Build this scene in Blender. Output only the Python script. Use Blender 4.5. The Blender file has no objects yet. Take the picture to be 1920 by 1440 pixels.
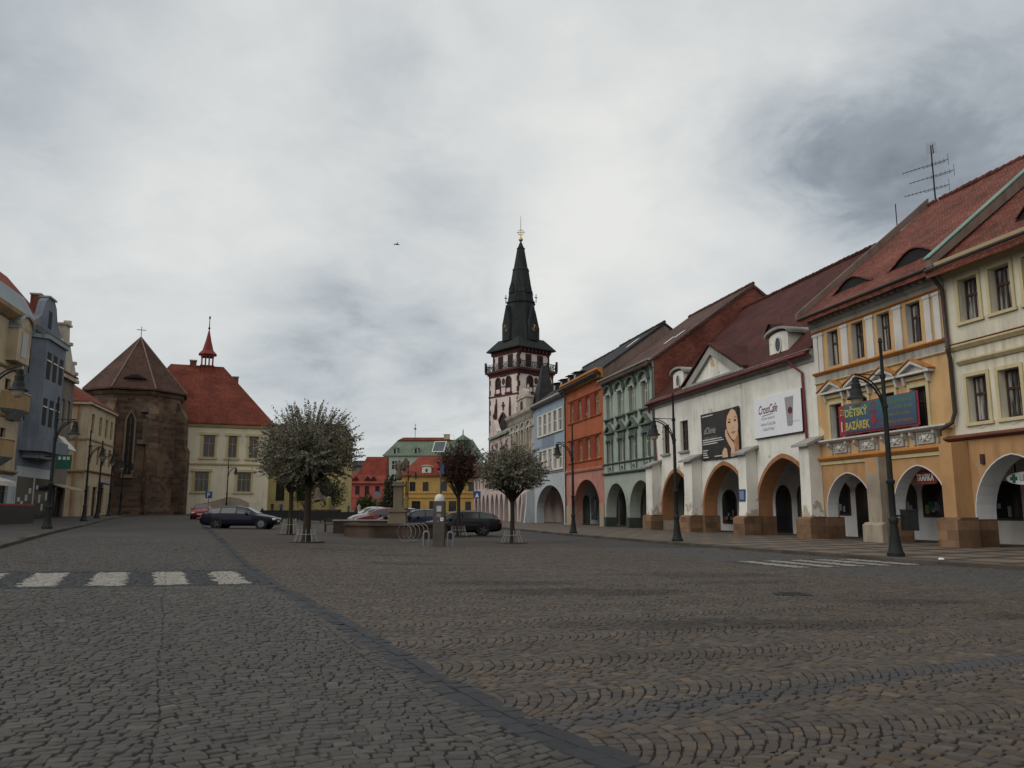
import bpy, bmesh, math, random
import numpy as np
from mathutils import Vector, Matrix, noise
random.seed(11); rng = np.random.default_rng(11)
SC = bpy.context.scene; COL = SC.collection
R = math.radians

# ------------------------------------------------------------------ camera, sky, sun, exposure
cam = bpy.data.cameras.new("camera"); camo = bpy.data.objects.new("camera", cam); COL.objects.link(camo)
camo.location = (0, 0, 1.5)
PITCH = math.atan(238/1490)
camo.rotation_euler = (math.pi/2 + PITCH, 0, 0)
cam.sensor_width = 36; cam.lens = 36*1490/1920; cam.clip_start = .1; cam.clip_end = 3000
SC.camera = camo
SC.view_settings.view_transform = 'Standard'; SC.view_settings.look = 'None'
SC.view_settings.exposure = 0.0; SC.view_settings.gamma = 1

def pixdir(px, py):
    x = (px-960)/1490; y = (720-py)/1490; c, s = math.cos(PITCH), math.sin(PITCH)
    return Vector((x, c-y*s, s+y*c)).normalized()

world = bpy.data.worlds.new("World"); SC.world = world; world.use_nodes = True
wn = world.node_tree; wn.nodes.clear(); L_ = wn.links.new
wout = wn.nodes.new('ShaderNodeOutputWorld'); bg = wn.nodes.new('ShaderNodeBackground'); bg.inputs['Strength'].default_value = 0.1
L_(bg.outputs[0], wout.inputs[0])
SUN_EL, SUN_AZ = 42, -112          # azimuth from +Y towards +X
sky = wn.nodes.new('ShaderNodeTexSky'); sky.sky_type = 'NISHITA'; sky.sun_disc = False
sky.sun_elevation = R(SUN_EL); sky.sun_rotation = R(SUN_AZ)
tc = wn.nodes.new('ShaderNodeTexCoord'); sep = wn.nodes.new('ShaderNodeSeparateXYZ'); L_(tc.outputs['Generated'], sep.inputs[0])
def wmath(op, a, b=None, c=None):
    m = wn.nodes.new('ShaderNodeMath'); m.operation = op
    for i, v in enumerate((a, b, c)):
        if v is None: continue
        if isinstance(v, (int, float)): m.inputs[i].default_value = v
        else: L_(v, m.inputs[i])
    return m.outputs[0]
zc = wmath('ADD', wmath('MAXIMUM', sep.outputs[2], 0.0), 0.30)
comb = wn.nodes.new('ShaderNodeCombineXYZ')
L_(wmath('DIVIDE', sep.outputs[0], zc), comb.inputs[0]); L_(wmath('DIVIDE', sep.outputs[1], zc), comb.inputs[1])
def wnoise(scale, detail, rough, dist, off):
    mp = wn.nodes.new('ShaderNodeMapping'); mp.inputs['Location'].default_value = off; L_(comb.outputs[0], mp.inputs[0])
    n = wn.nodes.new('ShaderNodeTexNoise'); n.inputs['Scale'].default_value = scale; n.inputs['Detail'].default_value = detail
    n.inputs['Roughness'].default_value = rough; n.inputs['Distortion'].default_value = dist; L_(mp.outputs[0], n.inputs['Vector'])
    return n.outputs['Fac']
nA = wnoise(1.1, 7, .55, .2, (3.1, 1.7, 0)); nB = wnoise(3.6, 9, .6, .35, (7.7, 2.2, 0)); nC = wnoise(7.5, 8, .6, .5, (1.7, 5.2, 0))
val = wmath('ADD', wmath('ADD', wmath('MULTIPLY_ADD', nA, .54, .46), wmath('MULTIPLY_ADD', nB, .42, -.20)), wmath('MULTIPLY_ADD', nC, .22, -.11))
bk = wn.nodes.new('ShaderNodeMapRange'); bk.interpolation_type = 'SMOOTHSTEP'; L_(sep.outputs[1], bk.inputs[0]); bk.inputs[1].default_value = .35; bk.inputs[2].default_value = -.6; bk.inputs[3].default_value = 0; bk.inputs[4].default_value = .30; val = wmath('ADD', val, bk.outputs[0])   # unseen sky behind the camera, brightened to light the facades facing it
# cloud masses seen in the sky: (px, py, inner, outer radius in degrees, amount)
wob = wmath('MULTIPLY_ADD', nB, .11, -.055)
for px, py, r0, r1, amt in [(80, 90, 1, 16, -.28), (1640, 220, 1, 8, -.24), (1880, 220, 1, 13, -.35), (1580, 370, 1, 7, -.22), (1480, 190, 1, 6, -.14), (1760, 340, 1, 9, -.15), (1450, 300, 1, 6, -.12), (1250, 20, 1, 9, -.12), (680, 30, 1, 8, -.10), (640, 760, 1, 7, -.08),
                            (740, 700, 1, 11, -.22), (860, 650, 1, 6, -.09), (560, 660, 1, 7, -.12), (200, 640, 2, 7, -.03), (820, 340, 1, 5, -.13), (720, 160, 1, 6, -.10), (620, 545, .3, 2.2, -.07),
                            (450, 260, 2, 12, .10), (1090, 470, 1, 8, .22), (1000, 560, 1, 4, .12), (1250, 330, 2, 12, .08), (1150, 120, 2, 12, .10), (330, 400, 2, 12, .12), (150, 480, 2, 12, .12), (1300, 520, 1, 6, .08), (1420, 260, 1, 7, -.06), (1150, 640, 1, 4, -.10)]:
    d = pixdir(px, py)
    vm = wn.nodes.new('ShaderNodeVectorMath'); vm.operation = 'DOT_PRODUCT'; L_(tc.outputs['Generated'], vm.inputs[0]); vm.inputs[1].default_value = d
    ang = wmath('ADD', wmath('ARCCOSINE', wmath('MINIMUM', vm.outputs['Value'], 1.0)), wob)
    mr = wn.nodes.new('ShaderNodeMapRange'); mr.interpolation_type = 'SMOOTHSTEP'; L_(ang, mr.inputs[0])
    mr.inputs[1].default_value = R(r1); mr.inputs[2].default_value = R(r0); mr.inputs[3].default_value = 0; mr.inputs[4].default_value = amt*.85
    val = wmath('ADD', val, mr.outputs[0])
ramp = wn.nodes.new('ShaderNodeValToRGB'); L_(val, ramp.inputs[0]); cr = ramp.color_ramp
cr.elements[0].position = .05; cr.elements[0].color = (.20, .225, .255, 1)
cr.elements[1].position = .98; cr.elements[1].color = (.82, .825, .80, 1)
for p_, c_ in [(.30, (.305, .345, .385, 1)), (.50, (.495, .535, .565, 1)), (.70, (.64, .665, .67, 1))]:
    e = cr.elements.new(p_); e.color = c_
mulc = wn.nodes.new('ShaderNodeMix'); mulc.data_type = 'RGBA'; mulc.blend_type = 'MULTIPLY'; mulc.inputs['Factor'].default_value = 1
L_(ramp.outputs[0], mulc.inputs['A']); mulc.inputs['B'].default_value = (10, 10, 10, 1)
mixc = wn.nodes.new('ShaderNodeMix'); mixc.data_type = 'RGBA'; mixc.inputs['Factor'].default_value = .95
L_(sky.outputs[0], mixc.inputs['A']); L_(mulc.outputs['Result'], mixc.inputs['B']); L_(mixc.outputs['Result'], bg.inputs['Color'])

sl = bpy.data.lights.new("sun", 'SUN'); sl.energy = 1.3; sl.angle = R(60); sl.color = (1, .97, .92)
so = bpy.data.objects.new("sun", sl); COL.objects.link(so)
sd = Vector((math.sin(R(SUN_AZ))*math.cos(R(SUN_EL)), math.cos(R(SUN_AZ))*math.cos(R(SUN_EL)), math.sin(R(SUN_EL))))
so.rotation_euler = sd.to_track_quat('Z', 'Y').to_euler()

# ------------------------------------------------------------------ materials
def newmat(name):
    m = bpy.data.materials.new(name); m.use_nodes = True
    nt = m.node_tree; b = nt.nodes['Principled BSDF']; return m, nt, b
def lk(nt, a, b): nt.links.new(a, b)
def obj_coord(nt, scale=(1, 1, 1), loc=(0, 0, 0)):
    t = nt.nodes.new('ShaderNodeTexCoord'); mp = nt.nodes.new('ShaderNodeMapping')
    mp.inputs['Scale'].default_value = scale; mp.inputs['Location'].default_value = loc
    lk(nt, t.outputs['Object'], mp.inputs[0]); return mp.outputs[0]
def noise_n(nt, vec, scale, detail=5, rough=.55):
    n = nt.nodes.new('ShaderNodeTexNoise'); n.inputs['Scale'].default_value = scale; n.inputs['Detail'].default_value = detail
    n.inputs['Roughness'].default_value = rough
    lk(nt, vec, n.inputs['Vector']); return n.outputs['Fac']
def rampn(nt, fac, stops):
    r = nt.nodes.new('ShaderNodeValToRGB'); lk(nt, fac, r.inputs[0]); e = r.color_ramp.elements
    e[0].position, e[0].color = stops[0][0], (*stops[0][1], 1); e[1].position, e[1].color = stops[-1][0], (*stops[-1][1], 1)
    for p, c in stops[1:-1]: k = e.new(p); k.color = (*c, 1)
    return r.outputs[0]
def mixn(nt, fac, a, b, mode='MIX'):
    m = nt.nodes.new('ShaderNodeMix'); m.data_type = 'RGBA'; m.blend_type = mode
    for sock, v in ((m.inputs['Factor'], fac), (m.inputs['A'], a), (m.inputs['B'], b)):
        if isinstance(v, (int, float)): sock.default_value = v
        elif isinstance(v, tuple): sock.default_value = (*v, 1)
        else: lk(nt, v, sock)
    return m.outputs['Result']
def bumpn(nt, b, h, strength=.3, dist=.02):
    bp = nt.nodes.new('ShaderNodeBump'); bp.inputs['Strength'].default_value = strength; bp.inputs['Distance'].default_value = dist
    lk(nt, h, bp.inputs['Height']); lk(nt, bp.outputs[0], b.inputs['Normal'])
sc_ = lambda c, k: tuple(min(1, x*k) for x in c)
def plain(name, col, rough=.6, metal=0, var=.2, scale=3, spec=.3):
    m, nt, b = newmat(name); v = obj_coord(nt)
    lk(nt, rampn(nt, noise_n(nt, v, scale), [(.3, sc_(col, 1-var)), (.7, sc_(col, 1+var))]), b.inputs['Base Color'])
    b.inputs['Roughness'].default_value = rough; b.inputs['Metallic'].default_value = metal; b.inputs['Specular IOR Level'].default_value = spec
    return m
def plaster(name, col, stain=.35, patch=None, pamt=.66, low=None):
    """painted render: soft blotches, vertical rain streaks, fine grain, optional patches of exposed older coat"""
    m, nt, b = newmat(name); v = obj_coord(nt)
    c = rampn(nt, noise_n(nt, v, .55, 6), [(.3, sc_(col, 1-stain*.6)), (.52, col), (.8, sc_(col, 1.08))])
    st = noise_n(nt, obj_coord(nt, (2.2, 2.2, .22)), 1.3, 6, .65)
    sm = rampn(nt, noise_n(nt, v, .35, 4), [(.38, (0, 0, 0)), (.62, (1, 1, 1))]); c = mixn(nt, sm, c, mixn(nt, 1.0, c, rampn(nt, st, [(.34, (1-stain,)*3), (.56, (1, 1, 1))]), 'MULTIPLY'))
    g = noise_n(nt, v, 26, 3)
    c = mixn(nt, 1.0, c, rampn(nt, g, [(.25, (.88,)*3), (.75, (1.0,)*3)]), 'MULTIPLY')
    if patch:
        pm = rampn(nt, noise_n(nt, obj_coord(nt, loc=(3, 1, 5)), .8, 7, .6), [(pamt, (0, 0, 0)), (pamt+.02, (1, 1, 1))])
        c = mixn(nt, pm, c, patch)
    if low:   # flaking bare patches low on the wall
        sz = nt.nodes.new('ShaderNodeSeparateXYZ'); lk(nt, v, sz.inputs[0]); ma = nt.nodes.new('ShaderNodeMath'); ma.operation = 'MULTIPLY_ADD'; lk(nt, sz.outputs[2], ma.inputs[0]); ma.inputs[1].default_value = -.16; lk(nt, noise_n(nt, obj_coord(nt, loc=(4, 7, 2)), 1.5, 7, .65), ma.inputs[2])
        c = mixn(nt, rampn(nt, ma.outputs[0], [(low[1], (0, 0, 0)), (low[1]+.03, (.85, .85, .85))]), c, low[0])
    lk(nt, c, b.inputs['Base Color']); b.inputs['Roughness'].default_value = .9; b.inputs['Specular IOR Level'].default_value = .15
    bumpn(nt, b, g, .25, .01); return m
def tiles(name, col, var=.35, row=.17, wid=.19):
    m, nt, b = newmat(name); t = nt.nodes.new('ShaderNodeTexCoord'); s = nt.nodes.new('ShaderNodeSeparateXYZ'); lk(nt, t.outputs['Object'], s.inputs[0])
    a = nt.nodes.new('ShaderNodeMath'); a.operation = 'MULTIPLY_ADD'; lk(nt, s.outputs[1], a.inputs[0]); a.inputs[1].default_value = .35; lk(nt, s.outputs[0], a.inputs[2])
    z = nt.nodes.new('ShaderNodeMath'); z.operation = 'MULTIPLY'; lk(nt, s.outputs[2], z.inputs[0]); z.inputs[1].default_value = 1.55
    cb = nt.nodes.new('ShaderNodeCombineXYZ'); lk(nt, a.outputs[0], cb.inputs[0]); lk(nt, z.outputs[0], cb.inputs[1])
    br = nt.nodes.new('ShaderNodeTexBrick'); lk(nt, cb.outputs[0], br.inputs['Vector']); br.inputs['Scale'].default_value = 1
    br.inputs['Brick Width'].default_value = wid; br.inputs['Row Height'].default_value = row; br.inputs['Mortar Size'].default_value = .012; br.inputs['Mortar Smooth'].default_value = .6
    br.inputs['Color1'].default_value = (*sc_(col, 1-var), 1); br.inputs['Color2'].default_value = (*sc_(col, 1+var*.6), 1); br.inputs['Mortar'].default_value = (*sc_(col, .35), 1)
    v = obj_coord(nt)
    c = mixn(nt, 1.0, br.outputs['Color'], rampn(nt, noise_n(nt, v, .5, 7, .65), [(.3, (.5, .5, .49)), (.65, (1.1, 1.07, 1.02))]), 'MULTIPLY')
    c = mixn(nt, rampn(nt, noise_n(nt, v, 2.4, 7, .7), [(.56, (0, 0, 0)), (.66, (.45, .45, .45))]), c, sc_(col, .4))
    lk(nt, c, b.inputs['Base Color']); b.inputs['Roughness'].default_value = .85; b.inputs['Specular IOR Level'].default_value = .2
    inv = nt.nodes.new('ShaderNodeMath'); inv.operation = 'SUBTRACT'; inv.inputs[0].default_value = 1; lk(nt, br.outputs['Fac'], inv.inputs[1]); bumpn(nt, b, inv.outputs[0], .7, .03)
    return m
def bricks(name, col, mortar, w=.6, h=.3, var=.4, ms=.02, blot=None):
    m, nt, b = newmat(name); t = nt.nodes.new('ShaderNodeTexCoord'); s = nt.nodes.new('ShaderNodeSeparateXYZ'); lk(nt, t.outputs['Object'], s.inputs[0])
    a = nt.nodes.new('ShaderNodeMath'); a.operation = 'ADD'; lk(nt, s.outputs[0], a.inputs[0]); lk(nt, s.outputs[1], a.inputs[1])
    cb = nt.nodes.new('ShaderNodeCombineXYZ'); lk(nt, a.outputs[0], cb.inputs[0]); lk(nt, s.outputs[2], cb.inputs[1])
    br = nt.nodes.new('ShaderNodeTexBrick'); lk(nt, cb.outputs[0], br.inputs['Vector']); br.inputs['Scale'].default_value = 1
    br.inputs['Brick Width'].default_value = w; br.inputs['Row Height'].default_value = h; br.inputs['Mortar Size'].default_value = ms; br.inputs['Mortar Smooth'].default_value = .4
    br.inputs['Color1'].default_value = (*sc_(col, 1-var), 1); br.inputs['Color2'].default_value = (*sc_(col, 1+var), 1); br.inputs['Mortar'].default_value = (*mortar, 1)
    v = obj_coord(nt); n1 = noise_n(nt, v, .45, 8, .65)
    c = mixn(nt, 1.0, br.outputs['Color'], rampn(nt, n1, [(.32, (.52, .50, .49)), (.62, (1.05, 1.03, 1.0))]), 'MULTIPLY')
    if blot: c = mixn(nt, rampn(nt, noise_n(nt, obj_coord(nt, loc=(9, 2, 4)), .3, 7, .6), [(.52, (0, 0, 0)), (.6, (.7, .7, .7))]), c, blot)
    lk(nt, c, b.inputs['Base Color']); b.inputs['Roughness'].default_value = .92; b.inputs['Specular IOR Level'].default_value = .12
    bumpn(nt, b, noise_n(nt, v, 14, 5), .4, .03); return m
def glassmat(name, col=(.012, .014, .017), curtain=None):
    m, nt, b = newmat(name)
    if curtain:
        v = obj_coord(nt, (7, 1, .6)); lk(nt, rampn(nt, noise_n(nt, v, 1.0, 3), [(.42, col), (.62, curtain)]), b.inputs['Base Color'])
    else: b.inputs['Base Color'].default_value = (*col, 1)
    b.inputs['Roughness'].default_value = .12; b.inputs['Specular IOR Level'].default_value = .45; return m
def seamed(name, col, col2, pitch=.6):
    m, nt, b = newmat(name); w = nt.nodes.new('ShaderNodeTexWave'); w.bands_direction = 'X'; w.inputs['Scale'].default_value = 1/pitch*.314; w.inputs['Distortion'].default_value = .3
    v = obj_coord(nt); lk(nt, v, w.inputs['Vector'])
    c = rampn(nt, noise_n(nt, obj_coord(nt, (1, 1, .3)), .6, 6), [(.35, col), (.65, col2)])
    c = mixn(nt, rampn(nt, w.outputs['Fac'], [(.9, (0, 0, 0)), (.97, (.6, .6, .6))]), c, sc_(col, .5))
    lk(nt, c, b.inputs['Base Color']); b.inputs['Roughness'].default_value = .75; b.inputs['Specular IOR Level'].default_value = .2; return m
M = dict(
 cream=plaster('cream_render', (.63, .585, .46), .35, (.50, .45, .36), .66), cream2=plaster('pale_cream_render', (.68, .62, .47), .2), yellow2=plaster('hall_yellow_render', (.52, .42, .19), .25), ochre=plaster('ochre_render', (.54, .345, .165), .3, (.58, .46, .3), .66),
 ochre_low=plaster('orange_render', (.44, .255, .12), .35, (.34, .24, .15), .63, ((.30, .235, .17), .30)), white=plaster('white_render', (.70, .68, .615), .3, (.46, .34, .19), .635, ((.36, .29, .215), .24)), white2=plaster('arcade_white', (.6, .6, .6), .2),
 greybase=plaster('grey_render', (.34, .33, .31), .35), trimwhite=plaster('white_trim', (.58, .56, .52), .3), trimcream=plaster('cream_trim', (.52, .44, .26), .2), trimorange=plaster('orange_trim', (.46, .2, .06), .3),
 relief=plaster('stone_relief', (.36, .35, .32), .45), green=plaster('pale_green_render', (.33, .375, .32), .35), green_l=plaster('grey_green_render', (.34, .375, .33), .25), greend=plaster('dark_green_trim', (.115, .145, .12), .35),
 orange=plaster('orange_red_render', (.35, .105, .05), .35, (.50, .34, .22), .65), redpanel=plaster('red_panel', (.25, .042, .034), .3), pink=plaster('salmon_render', (.41, .19, .15), .35, (.40, .28, .22), .66, ((.30, .235, .19), .28)), blue=plaster('grey_blue_render', (.27, .335, .40), .2),
 bluel=plaster('pale_blue_render', (.40, .43, .45), .25), bluep=plaster('slate_blue_panel', (.19, .22, .28), .15), sand=plaster('sandstone_ornate', (.46, .41, .34), .5), rose=plaster('pale_pink_render', (.52, .42, .39), .3),
 beige=plaster('beige_render', (.44, .36, .245), .35), beiged=plaster('tan_balcony', (.32, .22, .115), .35), lblue=plaster('dull_blue_render', (.165, .188, .225), .35), dull=plaster('dull_brown_render', (.17, .145, .12), .4),
 redh=plaster('pink_red_render', (.37, .09, .08), .25), yellow=plaster('mustard_render', (.45, .285, .09), .25), pgreen=plaster('pale_mint_render', (.33, .40, .34), .2), frieze=plaster('cornice_grey', (.31, .30, .28), .4),
 gable=plaster('brown_gable', (.20, .15, .125), .35), dkpeel=plaster('peeling_pier', (.34, .29, .22), .5, (.40, .22, .1), .58),
 brickred=bricks('red_brick', (.185, .052, .036), (.17, .10, .08), .25, .08, .35, .012), stone=bricks('sandstone_block', (.20, .122, .075), (.15, .10, .07), .75, .38, .32, .012), church=bricks('church_stone', (.098, .066, .050), (.115, .085, .066), .85, .36, .4, .02, (.15, .105, .066)),
 archstone=plaster('arch_sandstone', (.34, .165, .08), .35), basinstone=bricks('basin_stone', (.085, .062, .047), (.05, .04, .03), 1.4, .5, .25, .01), statue=plaster('statue_stone', (.13, .105, .08), .45), column=plaster('column_stone', (.185, .145, .105), .35),
 tred=tiles('red_tiles', (.185, .062, .045)), tdark=tiles('dark_red_tiles', (.082, .026, .022), .25), tchurch=tiles('brown_tiles', (.088, .046, .036), .3), tbright=tiles('bright_red_tiles', (.25, .056, .038), .22), tdred=tiles('deep_red_tiles', (.185, .048, .031), .28), tbrown=tiles('old_brown_tiles', (.11, .06, .05), .3),
 slate=tiles('slate', (.045, .045, .05), .3, .2, .25), copper=seamed('green_copper', (.13, .215, .17), (.18, .28, .23)), rust=plaster('rust_red_ledge', (.15, .058, .042), .4), coppold=seamed('patchy_copper', (.085, .125, .09), (.13, .15, .11), .8), bluemetal=seamed('blue_grey_sheet', (.2, .23, .25), (.25, .27, .29), .8), spire=seamed('dark_spire_sheet', (.012, .014, .016), (.024, .027, .028), .5),
 redmetal=seamed('red_sheet', (.16, .03, .025), (.19, .045, .035), .5),
 glass=glassmat('window_glass'), glassd=glassmat('net_curtain_glass', (.03, .032, .034), (.36, .35, .32)), glassc=glassmat('curtained_glass', (.016, .018, .02), (.27, .265, .24)), carglass=glassmat('car_glass', (.04, .044, .046)),
 wood=plain('dark_wood', (.05, .026, .018), .5), woodw=plain('white_window_paint', (.55, .53, .48), .6, var=.1), woody=plain('ochre_window_paint', (.32, .215, .10), .6), woodg=plain('grey_window_paint', (.3, .3, .26), .6), door=plain('door_wood', (.035, .02, .014), .5), dark=plain('dark_void', (.012, .011, .011), .8),
 iron=plain('dark_iron', (.016, .019, .018), .65, .1, spec=.2), ironb=plain('black_iron', (.012, .012, .013), .5), galv=plain('galvanised', (.17, .175, .18), .45, .5, .15), gold=plain('gilding', (.55, .36, .11), .3, .9, .1), pipe=plain('brown_pipe', (.045, .03, .024), .5), pipered=plain('red_pipe', (.14, .022, .022), .45), lampglass=plain('lamp_glass', (.33, .29, .21), .25, var=.1),
 tred_t=plaster('tower_red', (.082, .034, .031), .35), tower=plaster('tower_white', (.62, .535, .495), .28), rubber=plain('rubber', (.012, .012, .012), .85), rim=plain('alloy', (.16, .165, .17), .4, .6, .05), lightred=plain('tail_light', (.32, .012, .015), .2, var=.05), lightw=plain('headlight', (.55, .57, .6), .15, var=.05), plate=plain('plate', (.6, .6, .58), .5),
 grass=plain('shrub', (.045, .06, .02), .8), bark=plain('bark', (.028, .021, .016), .95, var=.4, scale=12), asphalt=plain('asphalt', (.082, .080, .078), .9, var=.2, scale=1.5), kerb=bricks('granite_kerb', (.085, .073, .062), (.035, .03, .03), 1.0, .5, .15, .008), paint=plain('road_paint', (.38, .36, .33), .8, var=.15, scale=6),
 skin=plain('skin', (.42, .25, .17), .6, var=.05), white_b=plain('white_board', (.66, .67, .70), .6, var=.03), black_b=plain('black_print', (.022, .02, .021), .5, var=.1), maroon=plain('maroon', (.1, .018, .022), .6, var=.05), textgrey=plain('grey_print', (.2, .19, .2), .6), textw=plain('white_print', (.62, .6, .58), .6, var=.05), texty=plain('yellow_print', (.40, .33, .07), .6, var=.1), textyd=plain('dull_yellow_print', (.20, .165, .05), .6), redp=plain('red_print', (.24, .025, .035), .6, var=.05), blueb=plain('blue_sign', (.02, .06, .2), .4), greenb=plain('green_sign', (.02, .11, .08), .5), signpanel=plain('solar_cells', (.03, .045, .06), .25), offw=plain('off_white', (.5, .48, .44), .6), steel=plain('brown_steel', (.07, .058, .05), .5, .2), hair=plain('poster_hair', (.035, .018, .012), .6), skin2=plain('poster_skin', (.55, .36, .235), .7, var=.08, scale=1.2), lips=plain('poster_lips', (.36, .13, .1), .6), skind=plain('poster_skin_tone', (.34, .17, .085), .7), gpaint=plain('green_print', (.02, .13, .07), .6),
)
def carpaint(name, col, rough=.25):
    m, nt, b = newmat(name); b.inputs['Base Color'].default_value = (*col, 1); b.inputs['Roughness'].default_value = rough; b.inputs['Specular IOR Level'].default_value = .2; b.inputs['Coat Weight'].default_value = .1; b.inputs['Coat Roughness'].default_value = .12
    return m

# ------------------------------------------------------------------ mesh helpers
def tag(o, label=None, cat=None, group=None, kind=None):
    if label: o['label'] = label
    if cat: o['category'] = cat
    if group: o['group'] = group
    if kind: o['kind'] = kind
    return o
def thing(name, label, cat, loc=(0, 0, 0), rz=0, group=None):
    o = bpy.data.objects.new(name, None); COL.objects.link(o); o.location = loc; o.rotation_euler = (0, 0, rz); o.empty_display_size = .3
    return tag(o, label, cat, group)
class MB:
    def __init__(s): s.v = []; s.f = []; s.m = []; s.mi = 0
    def add(s, vs, fs, mi=None):
        b = len(s.v); s.v += [tuple(p) for p in vs]; s.f += [tuple(b+i for i in f) for f in fs]; s.m += [s.mi if mi is None else mi]*len(fs); return s
    def quad(s, a, b, c, d, mi=None): return s.add([a, b, c, d], [(0, 1, 2, 3)], mi)
    def box(s, x0, x1, y0, y1, z0, z1, mi=None):
        v = [(x, y, z) for x in (x0, x1) for y in (y0, y1) for z in (z0, z1)]
        return s.add(v, [(0, 1, 3, 2), (4, 6, 7, 5), (0, 4, 5, 1), (2, 3, 7, 6), (0, 2, 6, 4), (1, 5, 7, 3)], mi)
    def _prism(s, A, B, mi):
        n = len(A); return s.add(A+B, [tuple(range(n))[::-1], tuple(range(n, 2*n))]+[(i, (i+1) % n, n+(i+1) % n, n+i) for i in range(n)], mi)
    def px(s, yz, x0, x1, mi=None): return s._prism([(x0, y, z) for y, z in yz], [(x1, y, z) for y, z in yz], mi)
    def py(s, xz, y0, y1, mi=None): return s._prism([(x, y0, z) for x, z in xz], [(x, y1, z) for x, z in xz], mi)
    def pz(s, xy, z0, z1, mi=None): return s._prism([(x, y, z0) for x, y in xy], [(x, y, z1) for x, y in xy], mi)
    def tube(s, pts, rad, n=8, mi=None, cap=True):
        pts = [Vector(p) for p in pts]; rad = rad if isinstance(rad, (list, tuple)) else [rad]*len(pts); base = len(s.v); up = None
        for i, p in enumerate(pts):
            t = (pts[min(i+1, len(pts)-1)]-pts[max(i-1, 0)]).normalized()
            if up is None: up = Vector((0, 0, 1)) if abs(t.z) < .9 else Vector((1, 0, 0))
            a = t.cross(up).normalized(); b_ = a.cross(t).normalized(); up = b_
            for k in range(n):
                an = 2*math.pi*k/n; s.v.append(tuple(p+(a*math.cos(an)+b_*math.sin(an))*rad[i]))
        for i in range(len(pts)-1):
            for k in range(n):
                s.f.append((base+i*n+k, base+i*n+(k+1) % n, base+(i+1)*n+(k+1) % n, base+(i+1)*n+k)); s.m.append(s.mi if mi is None else mi)
        if cap:
            s.f.append(tuple(base+k for k in range(n))[::-1]); s.m.append(s.mi if mi is None else mi)
            s.f.append(tuple(base+(len(pts)-1)*n+k for k in range(n))); s.m.append(s.mi if mi is None else mi)
        return s
    def lathe(s, prof, n=12, cx=0, cy=0, mi=None, ph=0):
        base = len(s.v)
        for r, z in prof:
            for k in range(n):
                an = 2*math.pi*k/n+ph; s.v.append((cx+r*math.cos(an), cy+r*math.sin(an), z))
        q = s.mi if mi is None else mi
        for i in range(len(prof)-1):
            for k in range(n): s.f.append((base+i*n+k, base+i*n+(k+1) % n, base+(i+1)*n+(k+1) % n, base+(i+1)*n+k)); s.m.append(q)
        s.f.append(tuple(base+k for k in range(n))[::-1]); s.m.append(q)
        s.f.append(tuple(base+(len(prof)-1)*n+k for k in range(n))); s.m.append(q); return s
    def ball(s, c, r, n=10, sz=1, mi=None):
        return s.lathe([(max(.002, r*math.sin(math.pi*i/8)), c[2]-r*sz*math.cos(math.pi*i/8)) for i in range(9)], n, c[0], c[1], mi)
    def build(s, name, mats, parent=None, smooth=False, loc=(0, 0, 0), bevel=0, rz=0, recalc=True):
        me = bpy.data.meshes.new(name); me.from_pydata(s.v, [], s.f); me.update()
        mats = mats if isinstance(mats, (list, tuple)) else [mats]
        for m in mats: me.materials.append(m)
        if len(mats) > 1: me.polygons.foreach_set('material_index', s.m)
        if recalc:
            bm = bmesh.new(); bm.from_mesh(me); bmesh.ops.recalc_face_normals(bm, faces=bm.faces); bm.to_mesh(me); bm.free()
        if smooth: me.shade_smooth(); me.set_sharp_from_angle(angle=R(40))
        o = bpy.data.objects.new(name, me); COL.objects.link(o); o.location = loc; o.rotation_euler = (0, 0, rz)
        if parent: o.parent = parent
        if bevel:
            md = o.modifiers.new('bevel', 'BEVEL'); md.width = bevel; md.segments = 2; md.limit_method = 'ANGLE'
        return o
def copytree(o, parent=None):
    c = o.copy(); COL.objects.link(c); c.parent = parent
    for ch in o.children: copytree(ch, c)
    return c
FONT = None
def text(body, x, z, w, h, y, mat, parent, name='lettering', shear=0, bold=.0, facing=1):
    """letters fitted into a box w x h whose lower left corner is (x, z), on the plane y (facing -y)"""
    cu = bpy.data.curves.new(name, 'FONT'); cu.body = body; cu.shear = shear; cu.offset = bold; cu.extrude = .0
    to = bpy.data.objects.new(name, cu); COL.objects.link(to)
    me = bpy.data.meshes.new_from_object(to.evaluated_get(bpy.context.evaluated_depsgraph_get())); bpy.data.objects.remove(to); bpy.data.curves.remove(cu)
    n = len(me.vertices); co = np.empty(n*3); me.vertices.foreach_get('co', co); co = co.reshape(-1, 3)
    mn, mx = co.min(0), co.max(0); out = np.zeros_like(co)
    out[:, 0] = x+(co[:, 0]-mn[0])/(mx[0]-mn[0])*w; out[:, 2] = z+(co[:, 1]-mn[1])/(mx[1]-mn[1])*h; out[:, 1] = y
    me.vertices.foreach_set('co', out.ravel()); me.materials.clear(); me.materials.append(mat); me.update()
    o = bpy.data.objects.new(name, me); COL.objects.link(o); o.parent = parent; return o

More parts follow.
